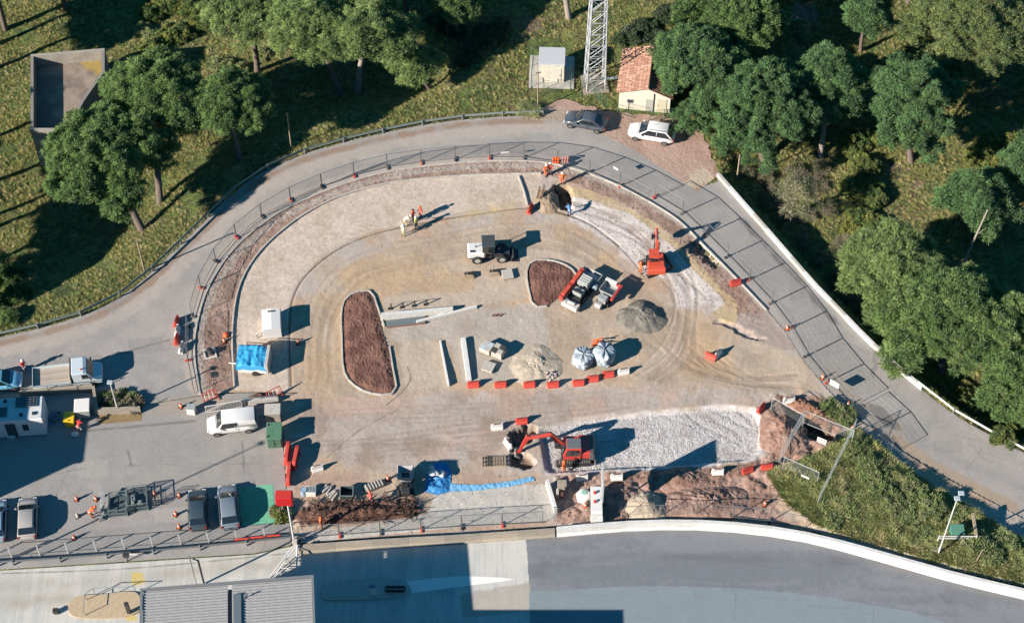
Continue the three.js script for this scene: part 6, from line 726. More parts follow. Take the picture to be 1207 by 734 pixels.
for (const [u, v] of [[303, 636], [322, 634], [285, 638]]) { const o = thing('crowd_barrier', 'faded red barrier lying by the yard fence corner', 'barrier', 'red barriers by the yard fence'); at(o, u, v, 0.08); part(o, 'frame', merge([box(1.2, 0.05, 0.05, 0, 0.5, 0), box(1.2, 0.05, 0.05, 0, 0.12, 0), box(0.05, 0.5, 0.05, -0.6, 0.3, 0), box(0.05, 0.5, 0.05, 0.6, 0.3, 0)]), mRed); part(o, 'board', box(1.1, 0.16, 0.03, 0, 0.38, 0.03), mRed); }
// ---------- works: loads and materials ----------
{ // skip trailer under a blue tarpaulin
  const o = thing('tarpaulin_trailer', 'box trailer covered with a bright blue tarpaulin on the sand bed', 'trailer'); at(o, 300, 428, -0.06, 0.4); o.position.y = 0.08;
  part(o, 'box', rbox(2.7, 1.1, 2.2, 0.04, 0, 0.85, 0), mWhite); part(o, 'end_frame', rbox(0.3, 1.5, 2.35, 0.04, 1.3, 0.95, 0), mConc); part(o, 'rack', merge([box(2.3, 0.06, 0.06, 0.3, 1.5, -1.45), box(2.3, 0.06, 0.06, 0.3, 1.5, -1.2), box(0.06, 1.4, 0.06, -0.8, 0.75, -1.4), box(0.06, 1.4, 0.06, 1.4, 0.75, -1.4)]), M('rack_rust', alb(120, 80, 68), 0.8)); part(o, 'drawbar', rod(V(-1.3, 0.4, 0.2), V(-2.4, 0.3, 0.1), 0.06), mWhite); part(o, 'wheel', cylz(0.3, 0.2, 0.2, 0.3, 1.1), mTyre); part(o, 'wheel', cylz(0.3, 0.2, 0.2, 0.3, -1.1), mTyre);
  const g = new THREE.PlaneGeometry(2.75, 3.1, 40, 44).rotateX(-Math.PI / 2), p = g.attributes.position; for (let i = 0; i < p.count; i++) { const x = p.getX(i), z = p.getZ(i), e = Math.abs(z) > 1.12 ? (Math.abs(z) - 1.12) * 1.5 : 0, zz = Math.sign(z) * Math.min(Math.abs(z), 1.12 + e * 0.06); p.setXYZ(i, x, 1.46 + Math.cos(x * 1.1) * 0.12 + fbm(x * 2.5, z * 1.2, 3) * 0.16 + Math.sin(z * 9 + fbm(x, z, 2) * 5) * 0.014 - e, zz + (e ? 0.03 * Math.sign(z) : 0)); } g.computeVertexNormals(); part(o, 'tarpaulin', g.translate(-0.12, 0, 0), M('tarp_blue', alb(66, 176, 232), 0.5)); }
{ const o = thing('white_container', 'white box container standing on the sand bed', 'container'); at(o, 321, 385, 0.1, 0.3); o.position.y = 0.07; part(o, 'body', rbox(1.7, 1.25, 2.3, 0.05, 0, 0.65, 0), mMW); part(o, 'lid', prism([[-0.88, 1.28], [0.88, 1.28], [0.8, 1.42], [0, 1.5], [-0.8, 1.42]], 2.36, -1.18), mMW); part(o, 'slot', box(0.6, 0.06, 0.14, 0, 1.5, -0.85), mDark); part(o, 'ramp', merge([rod(V(-0.9, 0.7, 0.5), V(-1.6, 0.05, 0.7), 0.04), rod(V(-0.9, 0.7, 0.8), V(-1.6, 0.05, 1.0), 0.04), rod(V(-1.6, 0.05, 0.7), V(-1.6, 0.05, 1.0), 0.04)]), mConc); }
function wrapped(u, v, r, h, label) { const o = thing('wrapped_bale', label, 'bale'), p = GS(u, v); o.position.copy(p); const pos = [], idx = [], col = [], n = 56, m = 44, cA = alb(188, 200, 208), cB = alb(140, 154, 164); for (let i = 0; i <= m; i++) for (let j = 0; j < n; j++) { const f = i / m, a = j / n * 6.2832, e = f < 0.62 ? f / 0.62 : 1, rad = f < 0.62 ? r * (1 + 0.05 * Math.sin(e * 3.1)) : r * (1 - (f - 0.62) / 0.38), y0 = f < 0.62 ? e * h * 0.86 : h * (0.86 + 0.14 * Math.sqrt(Math.max(0, 1 - Math.pow(rad / r, 2.6)))), w = Math.abs(fbm(Math.cos(a) * 2.6 + u, Math.sin(a) * 2.6 + y0 * 2.2, 4)), k = 1 + 0.3 * w - 0.1 + 0.05 * Math.sin(a * 4 + u); pos.push(Math.cos(a) * rad * k, y0 + (f > 0.5 ? (w - 0.15) * 0.35 : 0), Math.sin(a) * rad * k); col.push(...mix3(cA, cB, ss(-0.3, 0.4, fbm(Math.cos(a) * 3 + f * 4, Math.sin(a) * 3 + u, 3)))); } for (let i = 0; i < m; i++) for (let j = 0; j < n; j++) { const a = i * n + j, b = i * n + (j + 1) % n; idx.push(a, a + n, b, b, a + n, b + n); } const g = new THREE.BufferGeometry(); g.setAttribute('position', new THREE.Float32BufferAttribute(pos, 3)); g.setAttribute('color', new THREE.Float32BufferAttribute(col, 3)); g.setIndex(idx); g.computeVertexNormals(); part(o, 'wrapping', g, M('wrap_film', 0xffffff, 0.4, { vertexColors: true })); part(o, 'pallet', merge([-0.5, 0, 0.5].map((x) => box(0.12, 0.12, r * 1.7, x * r, 0.06, 0)).concat([box(r * 1.6, 0.03, r * 1.6, 0, 0.135, 0)])), mWood); return o; }
wrapped(687, 427, 0.95, 1.35, 'grey shrink wrapped bale with its twin on the bare earth, nearer the pit heap'); wrapped(712, 424, 0.98, 1.6, 'grey shrink wrapped bale nearer the gravel heap');
{ const o = thing('orange_net', 'orange netting caught between the two wrapped bales', 'netting'); const p = GS(703, 408); o.position.copy(p); part(o, 'net', merge([...Array(9)].map((_, k) => rod(V(-0.4 + rr(-0.1, 0.1), 0.1 + 0.08 * k, rr(-0.3, 0.2)), V(0.5, 0.2 + 0.09 * k, rr(-0.3, 0.3)), 0.05))), mOrange); part(o, 'roll', cylz(0.16, 0.8, 0.1, 0.2, 0, 12), mOrange); }
function blockPack(u, v, turn, label, nx, nz, ny, top) { const o = thing('block_pack', label, 'pallet', undefined), p = GS(u, v); o.position.copy(p); o.rotation.y = turn; part(o, 'pallet', merge([0, 1, 2, 3].map((k) => box(1.1, 0.03, 0.14, 0, 0.13, -0.42 + k * 0.28)).concat([-0.4, 0, 0.4].map((x) => box(0.1, 0.12, 1.0, x, 0.06, 0)))), mWood); for (let j = 0; j < ny; j++) for (let i = 0; i < nx; i++) for (let k = 0; k < nz; k++) part(o, 'block', packG(nx, nz), j === ny - 1 && top && (i + k) % 2 ? top : [mConc, M('pack_b', alb(208, 200, 188), 0.9, { map: grime })][(i + j + k) % 2]).position.set((i - (nx - 1) / 2) * 1.06 / nx, 0.25 + j * 0.21, (k - (nz - 1) / 2) * 1.06 / nz); return o; }
const packs = {}; function packG(nx, nz) { return packs[nx + '_' + nz] ??= rbox(1.04 / nx, 0.2, 1.04 / nz, 0.015); }
blockPack(574, 413, -0.5, 'pallet of pale blocks with a blue sheet', 2, 2, 3, M('pack_blue', alb(196, 208, 216), 0.7)); blockPack(588, 418, -0.5, 'pallet of pale blocks with dark openings', 2, 2, 4, M('pack_dark', alb(70, 66, 64), 0.8)); blockPack(598, 325, 0.2, 'low broken stack of grey blocks near the loader', 3, 3, 1); blockPack(576, 434, -0.4, 'low stack of grey blocks below the two pallets', 3, 2, 1);
for (const [u, v, t, l] of [[553, 326, 0.05, 'dark formwork box lying below the loader'], [583, 323, 0.1, 'two dark formwork plates standing below the loader']]) { const o = thing('formwork_box', l, 'formwork'), p = GS(u, v); o.position.copy(p); o.rotation.y = t; part(o, 'side', box(0.9, 0.4, 0.05, 0, 0.2, -0.25), mDark); part(o, 'side', box(0.9, 0.4, 0.05, 0, 0.2, 0.25), mWood); part(o, 'end', box(0.05, 0.38, 0.45, 0.4, 0.2, 0), mDark); part(o, 'cross_tie', box(0.05, 0.05, 0.5, -0.2, 0.38, 0), mWood); }
// concrete wall elements
function wallEl(label, u1, v1, u2, v2, h, w, h2 = h) { const o = thing('concrete_element', label, 'wall'), L = along(o, u1, v1, u2, v2, 0, 0.06); part(o, 'wall_panel', prism([[-L / 2, 0], [L / 2, 0], [L / 2, h2], [-L / 2, h]], w, -w / 2, 0.02), mConcW); part(o, 'footing', box(L, 0.08, w + 0.12, 0, 0.04, 0), mConc); }
wallEl('short white concrete wall standing upright on the sand, nearer the long bed', 519, 403, 529, 456, 0.2, 0.16, 0.42); wallEl('short white concrete wall with a flared face beside the block pallets', 546, 401, 553, 450, 0.42, 0.45, 0.34); wallEl('long white concrete wall starting at the planting bed', 450, 377, 534, 367, 0.95, 0.26, 0.6); wallEl('thin white concrete edging beside the long white wall', 491, 381, 562, 363, 0.3, 0.22); wallEl('thin slanted white edging between the two white walls', 504, 377, 526, 369, 0.2, 0.12);
{ const o = thing('steel_pan', 'dark steel pan lying in the lee of the long white wall', 'formwork'); along(o, 456, 383, 500, 378, 0, 0.08); part(o, 'plate', box(3.6, 0.08, 0.8, 0, 0.05, 0), M('pan_steel', alb(110, 122, 128), 0.6)); part(o, 'lip', merge([box(3.6, 0.16, 0.05, 0, 0.1, 0.42), box(0.05, 0.16, 0.8, 1.8, 0.1, 0)]), M('pan_rust', alb(140, 100, 84), 0.8)); }
{ const o = thing('bar_rack', 'row of four dark posts joined by a thin bar behind the long white wall', 'rack'); const L = along(o, 461, 364, 503, 359, 0, 0.05); for (let k = 0; k < 4; k++) part(o, 'post', box(0.12, 0.75, 0.08, -L / 2 + k * L / 3, 0.37, 0), mDark); part(o, 'bar', rod(V(-L / 2, 0.7, 0), V(L / 2, 0.7, 0), 0.025), mGalv); for (let k = 0; k < 4; k++) part(o, 'foot', box(0.4, 0.05, 0.3, -L / 2 + k * L / 3 - 0.1, 0.03, 0), mDark); }
{ const o = thing('hand_tools', 'pinkish hand tools lying on the pale concrete', 'tool'), p = GS(586, 372); o.position.copy(p); for (let k = 0; k < 5; k++) part(o, 'tool', rod(V(-0.5 + 0.2 * k, 0.05, 0.1), V(-0.2 + 0.2 * k, 0.12, -0.15), 0.035), k % 2 ? M('tool_pink', alb(206, 120, 116), 0.7) : mDark); }
// heaps
function heap(name, label, u, v, rx, rz, h, cA, cB, seed, turn = 0, n = 64, rough = 0.12) { n = Math.round(n * 1.5);
  const o = GS(u, v), pos = [], col = [], idx = [], m = Math.round(n * 0.6); for (let i = 0; i <= m; i++) for (let j = 0; j < n; j++) { const f = i / m, a = j / n * 6.2832, w = 1 + 0.25 * fbm(Math.cos(a) * 1.6 + seed, Math.sin(a) * 1.6, 3), x = Math.cos(a) * f * rx * w, z = Math.sin(a) * f * rz * w, y = h * (Math.pow(1 - f, 0.9) * 0.85 + 0.15 * Math.cos(f * 1.57)) * (1 + 0.35 * fbm(x * 0.9 + seed, z * 0.9, 3)) + rough * (1 - f * 0.7) * fbm(x * 4 + seed, z * 4, 3) + 0.035 * vn(x * 9 + seed, z * 9) * (1 - f) - 0.06 * (f > 0.97 ? 2 : 1); pos.push(x, y, z); col.push(...mix3(cA, cB, ss(-0.3, 0.3, fbm(x * 2 + seed, z * 2, 4))).map((c) => c * (1 + 0.14 * HT[(i * 131 + j * 17) & 65535]))); }
  for (let i = 0; i < m; i++) for (let j = 0; j < n; j++) { const a = i * n + j, b = i * n + (j + 1) % n; idx.push(a, b, a + n, b, b + n, a + n); }
  const g = new THREE.BufferGeometry(); g.setAttribute('position', new THREE.Float32BufferAttribute(pos, 3)); g.setAttribute('color', new THREE.Float32BufferAttribute(col, 3)); g.setIndex(idx); g.computeVertexNormals(); g.setAttribute('uv', new THREE.Float32BufferAttribute(pos.flatMap((_, i) => i % 3 === 1 ? [] : [pos[i] / 3]), 2)); const r = single(name, g, M('heap', 0xffffff, 1, { vertexColors: true, bumpMap: gritBump, bumpScale: 0.06 }), label, 'heap'); r.position.copy(o); r.rotation.y = turn; return r; }
heap('gravel_heap', 'grey green gravel heap on the tyre tracked earth', 757, 374, 2.5, 2.0, 0.95, alb(150, 144, 132), alb(120, 116, 108), 4, 0, 80, 0.05);
heap('sand_heap', 'pale sand heap beside the block pallets', 632, 430, 2.5, 2.5, 0.7, alb(214, 200, 180), alb(198, 182, 162), 7, 0, 80, 0.05); heap('sand_heap', 'pale sand heap in front of the white barrier', 762, 598, 1.9, 1.7, 1.1, alb(208, 192, 170), alb(192, 174, 152), 21);
heap('earth_heap', 'large reddish brown earth heap at the white barrier', 832, 594, 4.4, 1.9, 0.95, alb(184, 152, 138), alb(150, 118, 104), 13, 0, 130, 0.18); heap('earth_heap', 'long brown earth heap between gravel bed and barrier', 800, 566, 3.4, 1.3, 0.8, alb(176, 144, 130), alb(144, 112, 98), 31, 0, 110, 0.18); heap('earth_heap', 'reddish earth spoil heap beside the trench', 924, 510, 2.2, 2.6, 1.1, alb(180, 148, 132), alb(152, 118, 104), 17, 0, 110, 0.18); heap('earth_heap', 'red earth ridge on the road side of the trench', 955, 484, 2.6, 1.0, 0.8, alb(182, 140, 116), alb(150, 108, 88), 41, -0.55, 80, 0.3); heap('spoil_heap', 'beige spoil heap beside the dug pit', 645, 238, 1.2, 1.7, 0.7, alb(188, 166, 142), alb(166, 144, 122), 61); heap('mulch_heap', 'long dark brown heap of dug roots beside the fence', 420, 605, 5.6, 0.95, 0.7, alb(128, 92, 76), alb(92, 62, 52), 71, 0.05, 120, 0.22); heap('earth_heap', 'brown earth heaped on the entrance wall', 308, 469, 1.3, 0.6, 0.6, alb(128, 92, 76), alb(104, 74, 62), 81);
{ // pink and white stones in a small pile
  const o = thing('stone_pile', 'small pile of pinkish stones below the pale sand heap', 'stones'), p = GS(648, 441), g = new THREE.DodecahedronGeometry(0.11, 0), ms = [M('stone_pink', alb(206, 176, 170), 0.9), M('stone_white', alb(222, 216, 210), 0.9), M('stone_grey', alb(160, 140, 134), 0.9)]; o.position.copy(p); for (let k = 0; k < 70; k++) { const a = rr(0, 6.28), r = Math.sqrt(R()) * 0.8, m = part(o, 'stone', g, ms[k % 3]); m.position.set(Math.cos(a) * r, 0.05 + (0.8 - r) * rr(0, 0.5), Math.sin(a) * r * 0.9); m.rotation.set(rr(0, 3), rr(0, 3), 0); m.scale.setScalar(rr(0.7, 1.4)); } }
{ // loose stones strewn over soil strip and gravel bed, too many to count
  R = rngOf(505); const g = new THREE.DodecahedronGeometry(0.05, 0), L = []; const add = (poly, n, s0, s1, bx) => { let k = 0; while (k < n) { const x = rr(bx[0], bx[2]), z = rr(bx[1], bx[3]); if (!inPoly(poly, x, z)) continue; k++; L.push([V(x, siteHeight(x, z) + 0.015, z), rr(s0, s1)]); } }; const bb = (p) => [Math.min(...p.map((q) => q[0])), Math.min(...p.map((q) => q[1])), Math.max(...p.map((q) => q[0])), Math.max(...p.map((q) => q[1]))];
  add(P_bed, 14000, 0.4, 1.1, bb(P_bed)); const im = foliage(scene, 'bed_gravel', g, M('gravel_stone', 0xffffff, 0.9), L, [alb(214, 210, 210), alb(200, 194, 192), alb(180, 174, 172), alb(226, 222, 222)]); tag(im, 'loose pale gravel covering the long bed', 'gravel', undefined, 'stuff'); L.length = 0;
  for (const [p, n] of [[P_strip, 1700], [P_stripE, 700], [P_earthS, 900], [P_earthE, 600], [P_south, 260], [P_stone, 700], [P_mulch, 500]]) add(p, n, 0.35, 1.15, bb(p)); const i2 = foliage(scene, 'loose_stones', g, M('gravel_stone', 0), L, [alb(186, 162, 148), alb(162, 136, 122), alb(204, 190, 180), alb(140, 114, 102)]); tag(i2, 'loose stones and clods strewn over the bare earth', 'stones', undefined, 'stuff');
  const rt = [], q = rngOf(66); for (let k = 0; k < 5; k++) { const a = q() * 6.28; rt.push(rod(V(0, -0.05, 0), V(Math.cos(a) * 0.35, 0.25 + q() * 0.2, Math.sin(a) * 0.35), 0.03, 0.008, 4)); } const RL = []; for (let k = 0; k < 90; k++) { const u = rr(350, 496), v = rr(590, 616), p = GS(u, v); p.y += 0.25; RL.push([p, rr(0.7, 1.6)]); } const i3 = foliage(scene, 'root_tangle', merge(rt), M('root', 0xffffff, 0.95), RL, [[0.1, 0.06, 0.045], [0.07, 0.045, 0.035], [0.16, 0.1, 0.08]]); tag(i3, 'tangled dark roots on the long brown heap', 'roots', undefined, 'stuff');
}
// blue sheeting
function cloth(name, label, px, mat, puff, seed, cat = 'tarpaulin') { const poly = G2(px), xs = poly.map((p) => p[0]), zs = poly.map((p) => p[1]), x0 = Math.min(...xs), z0 = Math.min(...zs), s = 0.06, nx = Math.ceil((Math.max(...xs) - x0) / s), nz = Math.ceil((Math.max(...zs) - z0) / s), id = {}, pos = [], idx = []; const vt = (i, j) => id[i + '_' + j] ??= (() => { const x = x0 + i * s, z = z0 + j * s, d = inPoly(poly, x, z) ? distLine(poly, x, z, true) : 0; pos.push(x, siteHeight(x, z) + 0.03 + puff * ss(0, 0.8, d) * (0.6 + fbm(x * 1.5 + seed, z * 1.5, 3) * 1.2) + Math.abs(fbm(x * 3 + seed, z * 3, 3)) * 0.12, z); return pos.length / 3 - 1; })(); for (let j = 0; j < nz; j++) for (let i = 0; i < nx; i++) if (inPoly(poly, x0 + (i + 0.5) * s, z0 + (j + 0.5) * s)) { const a = vt(i, j), b = vt(i + 1, j), c = vt(i, j + 1), d = vt(i + 1, j + 1); idx.push(a, c, b, b, c, d); } const g = new THREE.BufferGeometry(); g.setAttribute('position', new THREE.Float32BufferAttribute(pos, 3)); g.setIndex(idx); g.computeVertexNormals(); return single(name, g, mat, label, cat); }
const mTarp = M('tarp_deep_blue', alb(62, 142, 206), 0.5), mTarp2 = M('sheet_pale_blue', alb(128, 188, 230), 0.45);
cloth('blue_tarpaulin', 'crumpled deep blue tarpaulin heap beside the small dumper', [[503, 560], [512, 546], [526, 545], [532, 556], [530, 580], [516, 584], [500, 580]], mTarp, 0.3, 5); cloth('blue_sheeting', 'long strip of pale blue sheeting along the dug edge', [[528, 570], [560, 572], [600, 568], [628, 562], [630, 567], [602, 574], [560, 579], [530, 580]], mTarp2, 0.08, 9);
{ const o = thing('cement_sacks', 'white cement sacks piled on the blue tarpaulin', 'sack'), p = GS(514, 562); o.position.set(p.x, p.y + 0.45, p.z); for (let k = 0; k < 6; k++) part(o, 'sack', new THREE.SphereGeometry(0.3, 12, 8).scale(1.3, 0.5, 0.8).rotateY(rr(0, 3)).translate(rr(-0.6, 0.7), 0.15 + 0.08 * k, rr(-0.4, 0.4)), k % 3 ? mWhite : M('sack_beige', alb(214, 196, 176), 0.8)); }
{ const o = thing('pallet_stack', 'grey slatted pallets lying beside the dug pit', 'pallet'), p = GS(583, 545); o.position.copy(p); o.rotation.y = 0.05; for (let k = 0; k < 9; k++) part(o, 'slat', box(0.11, 0.04, 1.0, -1.0 + k * 0.24, 0.24, 0), k < 4 ? mDark : mWood); for (const z of [-0.42, 0, 0.42]) part(o, 'bearer', box(2.1, 0.16, 0.1, 0, 0.13, z), mWood); }
// trailer with edge-on board, tank, slabs south of the gravel bed
{ const o = thing('sign_trailer', 'white trailer carrying a tall grey sign board turned to the motorway', 'trailer'), p = GS(703, 608); o.position.set(p.x, 0.1, p.z); part(o, 'body', rbox(1.0, 1.1, 2.6, 0.04, 0, 0.75, -0.9), mMW); part(o, 'base_block', rbox(1.05, 0.9, 0.5, 0.03, 0, 0.45, 0.7), mConcW); part(o, 'mast', rod(V(0.42, 0.5, -0.9), V(0.42, 5.2, -0.9), 0.08), mGalv); part(o, 'sign_board', box(0.12, 2.9, 2.3, 0.42, 4.0, -0.9), M('board_grey', alb(186, 188, 190), 0.6)); part(o, 'beacon', merge([new THREE.CylinderGeometry(0.12, 0.14, 0.2, 12).translate(-0.15, 1.4, -0.6), new THREE.CylinderGeometry(0.12, 0.14, 0.2, 12).translate(-0.15, 1.4, -1.5)]), mRed); for (const s of [-1, 1]) part(o, 'wheel', cylz(0.28, 0.18, 0, 0, 0, 14).rotateY(Math.PI / 2).translate(s * 0.55, 0.28, -1.0), mTyre); }
{ const o = thing('water_tank', 'white plastic tank with greenish lid beside the sign trailer', 'tank'), p = GS(688, 588); o.position.copy(p); part(o, 'tank', new THREE.LatheGeometry([[0, 0], [0.62, 0], [0.66, 0.1], [0.66, 0.7], [0.55, 0.95], [0.2, 1.05], [0, 1.06]].map(([x, y]) => new THREE.Vector2(x, y)), 7), mWhite); part(o, 'lid', new THREE.CylinderGeometry(0.22, 0.22, 0.1, 16).translate(-0.02, 1.1, 0), M('lid_green', alb(150, 200, 180), 0.6)); }
{ const o = thing('concrete_shoring', 'upright pale concrete posts at the end of the slab', 'post'), p = GS(661, 580); o.position.copy(p); part(o, 'post', rbox(0.8, 1.2, 0.5, 0.03, 0.1, 0.6, -0.3), mConcD); part(o, 'post', rbox(0.22, 1.3, 0.25, 0.02, -0.3, 0.65, 0.5), mConc); part(o, 'post', rbox(0.2, 0.9, 0.2, 0.02, 0.1, 0.45, 0.6), M('post_brown', alb(110, 70, 60), 0.8)); }
wallEl('pale concrete slab edge standing at the end of the paved strip', 645, 572, 655, 606, 0.9, 0.3);
{ const o = thing('steel_ladder', 'short steel ladder lying beside the pale sand heap', 'ladder'); along(o, 735, 580, 743, 590, 0, 0.3); part(o, 'rail', box(1.3, 0.05, 0.05, 0, 0.3, -0.2), mGalv); part(o, 'rail', box(1.3, 0.05, 0.05, 0, 0.3, 0.2), mGalv); for (let k = 0; k < 5; k++) part(o, 'rung', box(0.04, 0.04, 0.4, -0.5 + k * 0.25, 0.3, 0), M('rung_rust', alb(150, 90, 80), 0.8)); }
// row of crates and pipes by the mulch heap
{ const c1 = thing('grey_crate', 'open dark grey container with pale rim above the root heap', 'container'), p = GS(409, 584); c1.position.copy(p); part(c1, 'side', merge([box(1.15, 0.7, 0.05, 0, 0.4, -0.5), box(1.15, 0.7, 0.05, 0, 0.4, 0.5), box(0.05, 0.7, 1.0, -0.55, 0.4, 0), box(0.05, 0.7, 1.0, 0.55, 0.4, 0)]), M('crate_green_grey', alb(66, 78, 80), 0.6)); part(c1, 'base', box(1.1, 0.06, 1.0, 0, 0.08, 0), mDark); part(c1, 'rim', merge([box(1.2, 0.05, 0.07, 0, 0.77, 0.5), box(1.2, 0.05, 0.07, 0, 0.77, -0.5), box(0.07, 0.05, 1.0, 0.56, 0.77, 0), box(0.07, 0.05, 1.0, -0.56, 0.77, 0)]), mGalv);
  const c2 = thing('white_crate', 'white square crate with open grating', 'crate'), q = GS(367, 581); c2.position.copy(q); part(c2, 'body', rbox(0.85, 0.6, 0.8, 0.04, 0, 0.3, 0), mWhite); for (let k = 0; k < 5; k++) part(c2, 'grating', box(0.06, 0.04, 0.6, -0.26 + k * 0.13, 0.62, 0), mMG);
  const c3 = thing('blue_drum', 'pale blue drum next to the white crate', 'drum'), r = GS(358, 582); c3.position.copy(r); part(c3, 'drum', new THREE.CylinderGeometry(0.28, 0.28, 0.7, 18).translate(0, 0.35, 0), M('drum_blue', alb(150, 180, 206), 0.5)); part(c3, 'rim', new THREE.TorusGeometry(0.28, 0.02, 6, 18).rotateX(1.57).translate(0, 0.7, 0), mGalv);
  for (const [u, v, t, l] of [[385, 578, 1.0, 'pale concrete pipe pieces beside the dark container'], [392, 585, 0.9, 'pale concrete kerb pieces beside the dark container']]) { const o = thing('kerb_pieces', l, 'stones'), s = GS(u, v); o.position.copy(s); o.rotation.y = t; for (let k = 0; k < 3; k++) part(o, 'piece', rbox(0.8, 0.18, 0.16, 0.02, rr(-0.1, 0.1), 0.12 + 0.12 * (k % 2), -0.3 + 0.25 * k, 0, rr(-0.2, 0.2), 0), mConc); }
  const o = thing('broken_slab', 'ridged pale slab lying between dark container and dumper', 'slab'), s = GS(441, 574); o.position.copy(s); o.rotation.y = 0.45; part(o, 'slab', rbox(1.7, 0.25, 0.7, 0.03, 0, 0.2, 0), mConcD); for (let k = 0; k < 6; k++) part(o, 'rib', box(0.1, 0.12, 0.7, -0.7 + k * 0.28, 0.38, 0), mConc); }
{ const o = thing('generator_stand', 'black and white lamp stand standing on the soil strip', 'machine'), p = GS(247, 417); o.position.copy(p); o.rotation.y = 0.3; part(o, 'tray', merge([box(1.1, 0.1, 0.12, 0, 0.1, -0.5), box(1.1, 0.1, 0.12, 0, 0.1, 0.5), box(0.12, 0.1, 0.9, -0.5, 0.1, 0), box(0.12, 0.1, 0.9, 0.5, 0.1, 0)]), mWhite); part(o, 'reel', cylz(0.3, 0.4, 0, 0.45, 0, 16), mDark); part(o, 'frame', merge([rod(V(-0.2, 0.1, 0.25), V(0, 0.75, 0.25), 0.03), rod(V(0.2, 0.1, 0.25), V(0, 0.75, 0.25), 0.03)]), mGalv); single('drain_cover', box(0.6, 0.06, 0.6, 0, 0, 0), mDark, 'black square drain cover on the soil strip', 'drain cover'); at(scene.children[scene.children.length - 1], 252, 442, 0.3).position.y = 0.1; }
{ const o = thing('red_bag', 'red sack lying on the soil strip against the inner kerb', 'sack'), p = GS(266, 396); o.position.copy(p); part(o, 'sack', new THREE.SphereGeometry(0.3, 12, 10).scale(0.9, 0.7, 1.1).translate(0, 0.2, 0), mOrange); part(o, 'handle', new THREE.TorusGeometry(0.1, 0.02, 6, 12).translate(0, 0.42, 0), mRed); }
for (const [u, v, l] of [[655, 193, 'orange mesh roll standing on the kerb behind the pit'], [666, 192, 'pinkish mesh roll standing on the kerb behind the pit']]) { const o = thing('mesh_roll', l, 'roll'), p = G(u, v); o.position.set(p.x, 0.17, p.z); part(o, 'roll', merge([-0.25, 0, 0.25].map((x) => rod(V(x, 0, 0), V(x + 0.03, 0.75, 0), 0.12, 0.12, 10))), l.startsWith('o') ? mOrange : M('roll_pink', alb(226, 160, 150), 0.7)); part(o, 'tie', box(0.7, 0.05, 0.26, 0, 0.4, 0), mDark); }
for (const [u, v, d] of [[635, 232, 0.5], [640, 230, 0.4]]) { const o = thing('timber_beam', 'weathered timber beam lying on the spoil heap', 'timber', 'beams on the spoil heap'), p = GS(u, v); o.position.set(p.x, 0.55 + d * 0.3, p.z); o.rotation.set(0.2, 1.35, 0); part(o, 'beam', box(1.3, 0.16, 0.2, 0, 0, 0), M('beam_brown', alb(126, 100, 78), 0.9)); part(o, 'nail_plate', box(0.2, 0.01, 0.12, 0.4, 0.09, 0), mGalv); }
// toll apron details
{ const o = thing('apron_island', 'sand coloured traffic island with railing on the toll apron', 'traffic island'); const is = smooth([[80, 712], [90, 704], [120, 701], [162, 700], [163, 722], [95, 729], [82, 724], [80, 712]]); const g = prism(is.map((p) => [p.x, -p.z]), 0.16, 0, 0.02).rotateX(-Math.PI / 2); part(o, 'island_slab', g, M('island_sand', alb(206, 184, 154), 0.95, { map: grime })); const pts = [[100, 726], [102, 708], [112, 701], [135, 700], [160, 699]].map(([u, v]) => G(u, v)); for (const p of pts) part(o, 'rail_post', rod(V(p.x, 0.1, p.z), V(p.x, 1.2, p.z), 0.035), mGalv); for (let i = 0; i < pts.length - 1; i++) part(o, 'rail', rod(V(pts[i].x, 1.15, pts[i].z), V(pts[i + 1].x, 1.15, pts[i + 1].z), 0.03), mGalv);
  const b = thing('lane_bollard', 'black bollard post on the traffic island', 'bollard'); at(b, 152, 723); part(b, 'shaft', box(0.3, 1.7, 0.25, 0, 0.85, 0), mDark); part(b, 'cap', box(0.34, 0.08, 0.3, 0, 1.74, 0), mBlack); const c = thing('lane_bollard', 'short black box at the nose of the traffic island', 'bollard'); at(c, 66, 722); part(c, 'shaft', rbox(0.45, 0.45, 0.35, 0.03, 0, 0.22, 0), mDark); part(c, 'cap', rbox(0.5, 0.05, 0.4, 0.02, 0, 0.47, 0), mBlack);
  const s = thing('mirror_bracket', 'black boxed camera on the dark guard rail', 'camera'); at(s, 150, 661); part(s, 'post', rod(V(0, 0, 0), V(0, 1.0, 0), 0.05), mDark); part(s, 'housing', rbox(0.5, 0.35, 0.4, 0.03, 0, 1.0, 0), mDark); part(s, 'arm', box(0.9, 0.06, 0.1, 0.5, 1.1, 0), mWhite); }
{ const o = thing('lane_island', 'kerbed lane island in the shade of the toll building', 'traffic island'); const is = smooth([[380, 690], [400, 685], [470, 684], [482, 690], [484, 698], [475, 703], [400, 708], [380, 706], [380, 690]]); part(o, 'island_slab', prism(is.map((p) => [p.x, -p.z]), 0.18, 0, 0.02).rotateX(-Math.PI / 2), mConc); const b = thing('toll_bollard', 'pale upright sign bollard on the shaded lane island', 'bollard'); at(b, 440, 702); b.position.y = 0.18; part(b, 'shaft', rbox(0.4, 1.2, 0.3, 0.05, 0, 0.6, 0), mWhite); part(b, 'plate', new THREE.CylinderGeometry(0.3, 0.3, 0.05, 20).rotateX(Math.PI / 2).translate(0, 1.4, 0), M('sign_blue', 0)); const c = thing('crash_cushion', 'ridged black crash cushion at the nose of the lane island', 'crash cushion'); at(c, 466, 697); c.position.y = 0.18; for (let k = 0; k < 4; k++) part(c, 'cell', cylz(0.3, 0.12, 0, 0.32, 0, 16).rotateX(Math.PI / 2).translate(-0.6 + k * 0.4, 0.3, -0.3), mBlack); part(c, 'band', box(1.7, 0.3, 0.06, 0, 0.3, 0.1), mMG); }
